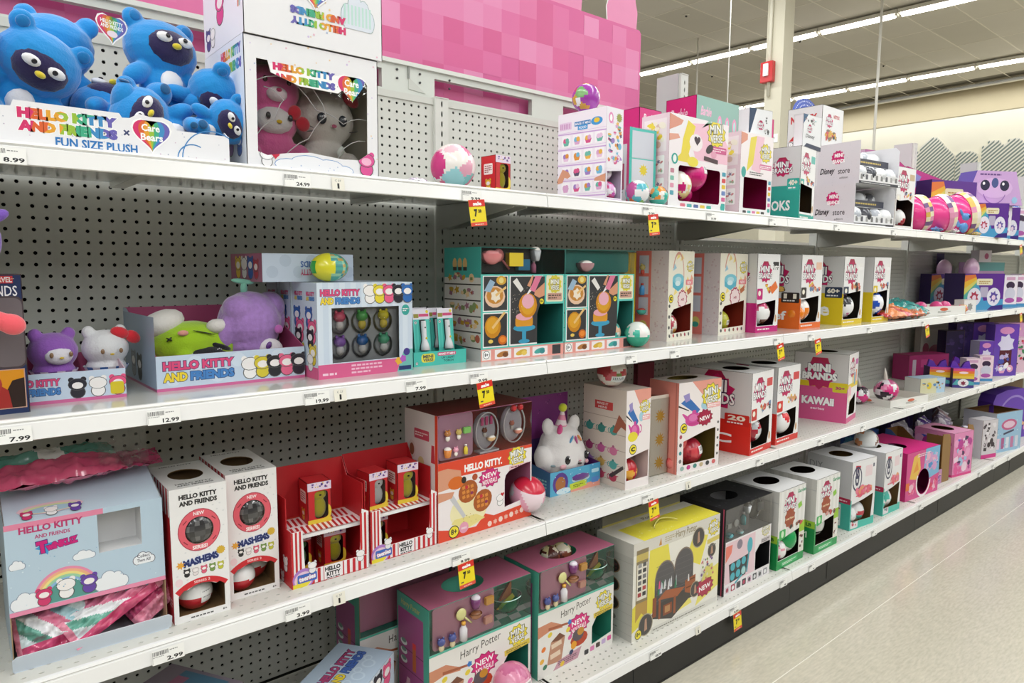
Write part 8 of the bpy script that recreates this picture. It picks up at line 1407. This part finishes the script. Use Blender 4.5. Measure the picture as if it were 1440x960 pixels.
def opentop(lab, x, y, w, d, h, rot, c, fa, hb=None, side='c9a8c8'): return tray('open_display_box', lab, 4, x, y, w, d, h, hb or h, rot=rot, fc=c, sc=side, bc='7a5c34', inner='7a5c34', fa=fa, cat='display box')
opentop('open brown-backed box with blue and pink print beside the magenta carton', 4.03, 1.33, .13, .25, .08, -6, 'c890c0', lambda A: busy(A, 0, 0, A.W, A.H, ['e8b8a0', '8a5ca8', 'f0d8e0', 'c86ca0'], 10, 3, 1.6), hb=.27, side='4a80c0')
carton('toy_pack', 'blue and purple printed carton end behind the magenta carton', 4, 3.93, 1.66, .17, .12, .25, rot=-10, body='3a70c0', fa=lambda A: busy(A, 0, 6, A.W, A.H-8, ['5ab0dc', 'e8f0f8', '7a50b0', '2c4c90'], 14, 4, 2), sa=lambda A: busy(A, 0, 10, A.W, A.H-12, ['5ab0dc', 'd8e8f0'], 8, 4, 2), th=[oval(8, 7, 4, 3)])
mb = MB(); r = root_at('cardboard_divider', 4.155, 1.315, T4, .09, .13, -6, 'tall brown cardboard box side with rounded corner, left of two', 'box side'); mb.prism([(-.045, -.06, 0), (.045, -.06, 0), (.045, -.06, .24), (.028, -.06, .262), (-.045, -.06, .27)], (0, -1, 0), .004, '94703c'); mb.box((.043, -.06, 0), (.047, .065, .24), '8a6838'); mb.build('panel', CARD, r)
def f_pony2(A): busy(A, 0, 0, A.W, A.H, ['e85ca0', 'f0a8d0', '3a60c8', 'f4d8e8', 'c03c98', 'a8c8e8', '4a2c5c'], 26, 8, A.W*.14); A.rect(0, 0, A.W, 1.4, 'e0408c')
carton('toy_pack', 'pink and blue printed open carton in the middle of the far bottom shelf', 4, 4.31, 1.315, .20, .22, .250, rot=-10, body='e890c0', tc='e8a0c4', fa=f_pony2, sa=f_pony2, th=[oval(10, 12, 5, 6)])
r = root_at('cardboard_divider', 4.545, 1.315, T4, .07, .13, -8, 'tall brown cardboard box side with rounded corner, right of two', 'box side'); mb = MB(); mb.prism([(-.035, -.06, 0), (.035, -.06, 0), (.035, -.06, .235), (.018, -.06, .262), (-.035, -.06, .27)], (0, -1, 0), .004, '94703c'); mb.box((-.04, -.055, .20), (.03, .065, .235), '6a4a28'); mb.build('panel', CARD, r)
ball('round_pack', 'white and purple domed pack right of the brown box side', 4.735, 1.395, T4, .072, wrap_ball(['ecebf2', 'd8d4e6', '5a4a8c', 'e8a070', 'ecebf2', 'a890c8'], 141), n=24, sq=(1, .7, 1.55), cat='toy pack')
carton('toy_pack', 'white and dark blistered pack with a magenta base', 4, 4.88, 1.34, .15, .09, .24, rot=-15, body='d8d4d8', fa=lambda A: (busy(A, 0, 3, A.W, A.H-3, ['5a5058', 'e8e4e8', '3a3238', 'a89aa4', 'c8bcc4'], 24, 4, 1.8), A.rect(0, 0, A.W, 2.4, 'd8308c')))
def f_blue(A): A.rect(0, 0, A.W, A.H, '9cc4e0'); A.el(A.W*.5, A.H*.68, A.W*.3, A.H*.14, 'c85c8c'); A.el(A.W*.5, A.H*.68, A.W*.22, A.H*.09, 'e8c8dc'); A.rect(A.W*.3, A.H*.46, A.W*.4, A.H*.05, '3a3c5c', a=8); [A.rrect(A.W*(.05+.18*i), A.H*.08, A.W*.12, A.H*.28, .4, ['e8d0e0', 'b05a90', 'e0e4f0', 'c87ca8', 'd8dcea'][i]) for i in range(5)]; dots(A, 20, ['7a9cd0', 'e8f0f8'], 4, .5)
carton('toy_pack', 'pale blue printed carton with brown open top near the right edge', 4, 5.10, 1.33, .30, .20, .255, rot=-12, body='9cc4e0', sc='b8bcc4', tc='6a4c28', fa=f_blue, sa=lambda A: (A.rect(0, 0, A.W, A.H, 'b8bcc4'), A.el(A.W*.4, A.H*.5, 3, 2, '8a4a5c')), th=[[(1.5, 1.5), (28.5, 1.5), (28.5, 18.5), (1.5, 18.5)]], inner='6a4c28')
r = root_at('arched_pack', 5.42, 1.44, T4, .50, .10, -14, 'big purple arch-topped pack behind the pale blue carton', 'toy pack'); mb = MB(); mb.prism([(-.25, -.05, 0), (.25, -.05, 0), (.25, -.05, .27), (.22, -.05, .32), (.1, -.05, .345), (-.1, -.05, .345), (-.22, -.05, .32), (-.25, -.05, .27)], (0, -1, 0), .10, '6a40b4', '5a34a0'); mb.build('pack_body', CARD, r); a = Art(50, 35); a.ring(25, 10, 19, 20.5, '9c84d0', 20, 160, n=20); busy(a, 2, 0, 46, 14, ['8a6cc8', 'e8a0c8', '4a2c90', 'e8b88c'], 20, 3, 3); a.build('front_print', r, (-.25, -.0505, 0), (1, 0, 0), (0, 0, 1), (0, -1, 0))
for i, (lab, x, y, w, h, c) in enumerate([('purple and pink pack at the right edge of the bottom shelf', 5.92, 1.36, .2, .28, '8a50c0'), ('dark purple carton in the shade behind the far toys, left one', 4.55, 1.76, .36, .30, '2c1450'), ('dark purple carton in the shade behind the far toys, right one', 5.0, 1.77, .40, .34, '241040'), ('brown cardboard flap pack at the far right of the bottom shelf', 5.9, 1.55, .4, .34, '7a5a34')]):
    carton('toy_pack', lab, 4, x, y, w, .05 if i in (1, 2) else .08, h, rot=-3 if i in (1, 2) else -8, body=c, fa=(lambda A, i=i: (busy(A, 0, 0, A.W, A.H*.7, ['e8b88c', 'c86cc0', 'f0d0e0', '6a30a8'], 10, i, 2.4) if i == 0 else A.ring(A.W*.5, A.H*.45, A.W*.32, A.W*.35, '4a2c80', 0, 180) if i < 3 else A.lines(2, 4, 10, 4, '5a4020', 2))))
for i, (x, y, z, c) in enumerate([(4.38, 1.64, .0, 'b8b4c0'), (4.64, 1.61, .0, '5a3c90'), (4.84, 1.58, .0, '9a8ca8'), (5.04, 1.65, .0, 'c8a8b0')]):
    bag('clear_film_bag', 'crinkled film bag of purple toys behind the far boxes, %s from the left' % ORD[i], x, y, T4+z, .20, .26, .09, (lambda c: lambda u, v, s: c if int(u*6+v*7) % 3 else 'ece8f0')(c), rot=(72, 0, 8*i), seed=60+i, rough=.012)
# left end of the bottom shelf
carton('figure_set_box', 'pale blue carton lying askew on the bottom shelf left of the play sets', 4, .605, 1.278, .265, .150, .210, rot=35, body='b9cbdd', sc='a8bccf', ta=lambda A: (A.rect(0, 0, A.W, A.H, 'b9cbdd'), [(A.ring(4+5.4*i, 3.6+6*j, 1.2, 1.7, 'c9d9e8'), A.ring(6.2+5.4*i, 4.8+6*j, .7, 1.1, 'c9d9e8')) for i in range(4) for j in range(2)], hkf(A, 9.5, 6.2, 15, 5.2, c1='b84a78', c3='4a6cb8')), fa=lambda A: (A.rect(0, 0, A.W, A.H, 'c6d4e2'), row_critters(A, 8, A.H-6.4, 5.4, ['e8d43c', 'f0f0f0', '2a2a34', 'e8608c'], .9)), inner='999')
carton('play_set_carton', 'pink and teal carton corner at the bottom left, under the third shelf', 4, .293, 1.352, .20, .20, .262, rot=30, body='c8b8c4', ta=lambda A: (A.rect(0, 0, A.W, A.H, '9a8c9a'), A.rect(2, 2, 9, 8, 'a89ca8'), A.rect(11.5, 3, 7.5, 12, '5a8aa8'), A.rect(3, 12, 14, 3, 'b0708c')), fa=lambda A: busy(A, 0, 0, A.W, A.H, ['7a6aa8', 'c8a8c0', '9ab8c8', '3a3040', 'b05c90', 'e0d8e0'], 26, 3, 2.2))
# ================================================================ shelf-edge labels and sale tickets
TAGW = {1: YF[1]-.0065, 2: YF[2]-.0065, 3: YF[3]-.0065, 4: YF[4]-.0065}
TILT = math.atan2(.004, .0265)
def rail_tag(k, x, label, price=None, kind='price', w=.055):
    r = empty('price_label' if kind != 'aisle' else 'aisle_label', (x, YF[k]-.0042, ZD[k]-.0085), 0, label, 'label', None); a = Art(w*100, 2.6)
    V = Vector((0, .004, .0265)).normalized(); N = Vector((0, -.0265, .004)).normalized(); O = Vector((-w/2, -.0045, -.0272))
    mb = MB(); mb.face([O+N*.0003, O+Vector((w, 0, 0))+N*.0003, O+Vector((w, 0, 0))+V*.026+N*.0003, O+V*.026+N*.0003], 'f3f3ef' if kind == 'price' else 'ece9dc'); mb.build('paper', CARD, r)
    if kind == 'aisle': a.text('C 27', w*25, 1.75, w*50, .45, '8a8a88'); a.text('1', w*42, .35, w*16, 1.1, '1c1c1c', off=.04)
    else:
        R = random.Random(int(x*1000)); px = .15
        while px < w*50: ww = R.uniform(.04, .12); a.rect(px, 1.6, ww, .75, '3a3a3c'); px += ww+R.uniform(.05, .1)
        a.lines(w*55, 1.9, w*30, .3, '777', 1); a.lines(.15, 1.25, w*40, .25, '999', 1); a.rect(.08, .2, .05, 2.2, 'aaa')
        if price: a.text(price, w*45, .25, w*50, .75, '1e1e1e', off=.03)
        else: a.rect(w*60, .3, w*25, .45, '777')
    a.build('label_print', r, O, (1, 0, 0), V, N); return r
def sale_tag(k, x, label, price='7', was=None, tilt=0, yaw=0):
    r = empty('sale_ticket', (x, YF[k]-.0125, ZD[k]-.036), 0, label, 'sale tag', None); r.rotation_euler = (math.radians(-4), math.radians(tilt), math.radians(yaw)); w, h = .048, .058
    mb = MB(); mb.prism([(-w/2, 0, -h), (w/2, 0, -h), (w/2, 0, .004), (-w/2, 0, .004)], (0, -1, 0), .0004, 'f2dc1e', 'f2dc1e'); mb.build('card', CARD, r)
    a = Art(4.8, 6.2); a.rect(0, 4.6, 4.8, 1.6, 'd82c24'); a.rect(0, 0, 4.8, .9, 'e0503c'); a.text('sale', 1.2, 4.85, 2.6, .85, 'ffffff', off=.05); a.text(price, 1.3, 2.2, 1.0, 1.8, '1c1c1c', off=.06); a.text('50', 2.6, 3.1, .9, .8, '1c1c1c', off=.04); a.lines(.5, 1.2, 1.1, .6, '444', 1); a.lines(1.2, .2, 3, .4, 'f8d8c8', 1); a.build('ticket_print', r, (-w/2, -.0002, -h), (1, 0, 0), (0, 0, 1), (0, -1, 0)); return r
PT = {1: [(.103, '8.99'), (.573, '24.99'), (.66, 0), (1.002, '9.99'), (1.66, '9.99'), (1.98, '19.99'), (2.36, None), (2.86, None), (3.42, None), (4.02, None), (4.5, None), (5.13, None)],
      2: [(.085, '7.99'), (.309, '12.99'), (.60, '19.99'), (.652, 0), (.84, '7.99'), (1.02, '9.99'), (1.59, None), (1.80, None), (2.42, None), (2.68, None), (3.21, None), (3.83, None), (4.30, None), (4.86, None), (5.38, None)],
      3: [(.296, '2.99'), (.545, '3.99'), (.638, 0), (.963, '9.99'), (1.68, '9.99'), (1.89, 0), (2.33, None), (2.80, None), (3.20, None), (3.90, None), (4.27, None), (4.75, None), (5.05, None), (5.4, None)],
      4: [(1.64, '49.99'), (1.86, 0), (2.07, '9.99'), (2.40, None), (2.62, None), (3.19, None), (3.73, None), (4.26, None), (4.6, None), (4.85, None), (5.15, None), (5.7, None), (6.0, None)]}
HINT = {(1, .103): 'leftmost on the top shelf edge', (1, .573): 'under the windowed plush box', (1, 1.002): 'under the lone pastel ball', (1, 1.66): 'under the two flower balls', (1, 1.98): 'under the large window dispenser', (2, .085): 'under the dark blue figure carton', (2, .309): 'left of the wide plush tray', (2, .60): 'under the pale blue figure boxes', (2, .84): 'under the flashlight tray', (2, 1.02): 'under the left baking set', (3, .296): 'left of the round-window dispensers', (3, .545): 'under the left striped stand', (3, .963): 'under the red kitchen set', (3, 1.68): 'under the teapot dispenser', (4, 1.64): 'under the large yellow carton', (4, 2.07): 'over the black kick plate'}
for k in PT:
    n = 0; na = 0
    for x, p in PT[k]:
        if p == 0: na += 1; rail_tag(k, x, 'small square aisle label marked 1 on the %s shelf edge%s' % (LEV[k], ', %s from the left' % ORD[na-1] if k == 3 else ''), kind='aisle', w=.028)
        elif p: rail_tag(k, x, 'white barcode price label reading %s, %s' % (p, HINT[(k, x)]), p)
        else: n += 1; rail_tag(k, x, 'tiny grey unreadable label on the %s shelf edge, %s such from the left' % (LEV[k], ORD[n-1]), None, w=.05)
for k, x, lab, tl in [(1, 1.012, 'yellow and red sale ticket hanging below the large pastel ball, top shelf', -6), (1, 1.672, 'yellow and red sale ticket hanging under the tall lilac dispenser, top shelf', -6), (1, 5.35, 'pale folded sale ticket hanging near the right end of the top shelf', -14),
                      (2, 1.032, 'yellow and red sale ticket hanging below the teal baking sets', -7), (2, 2.43, 'yellow sale ticket under the magenta collectible carton, left of two close together', -10), (2, 2.72, 'yellow sale ticket under the orange collectible carton, right of two close together', -10), (2, 3.86, 'yellow sale ticket hanging under the foil packets of the second shelf', -12), (2, 5.45, 'yellow sale ticket at the far right of the second shelf', -12),
                      (3, .972, 'yellow and red sale ticket hanging under the red kitchen set', -4), (3, 1.700, 'yellow and red sale ticket hanging under the teapot dispenser', -6), (4, 2.080, 'yellow and red sale ticket hanging over the black kick plate', -3)]:
    sale_tag(k, x, lab, tilt=tl)
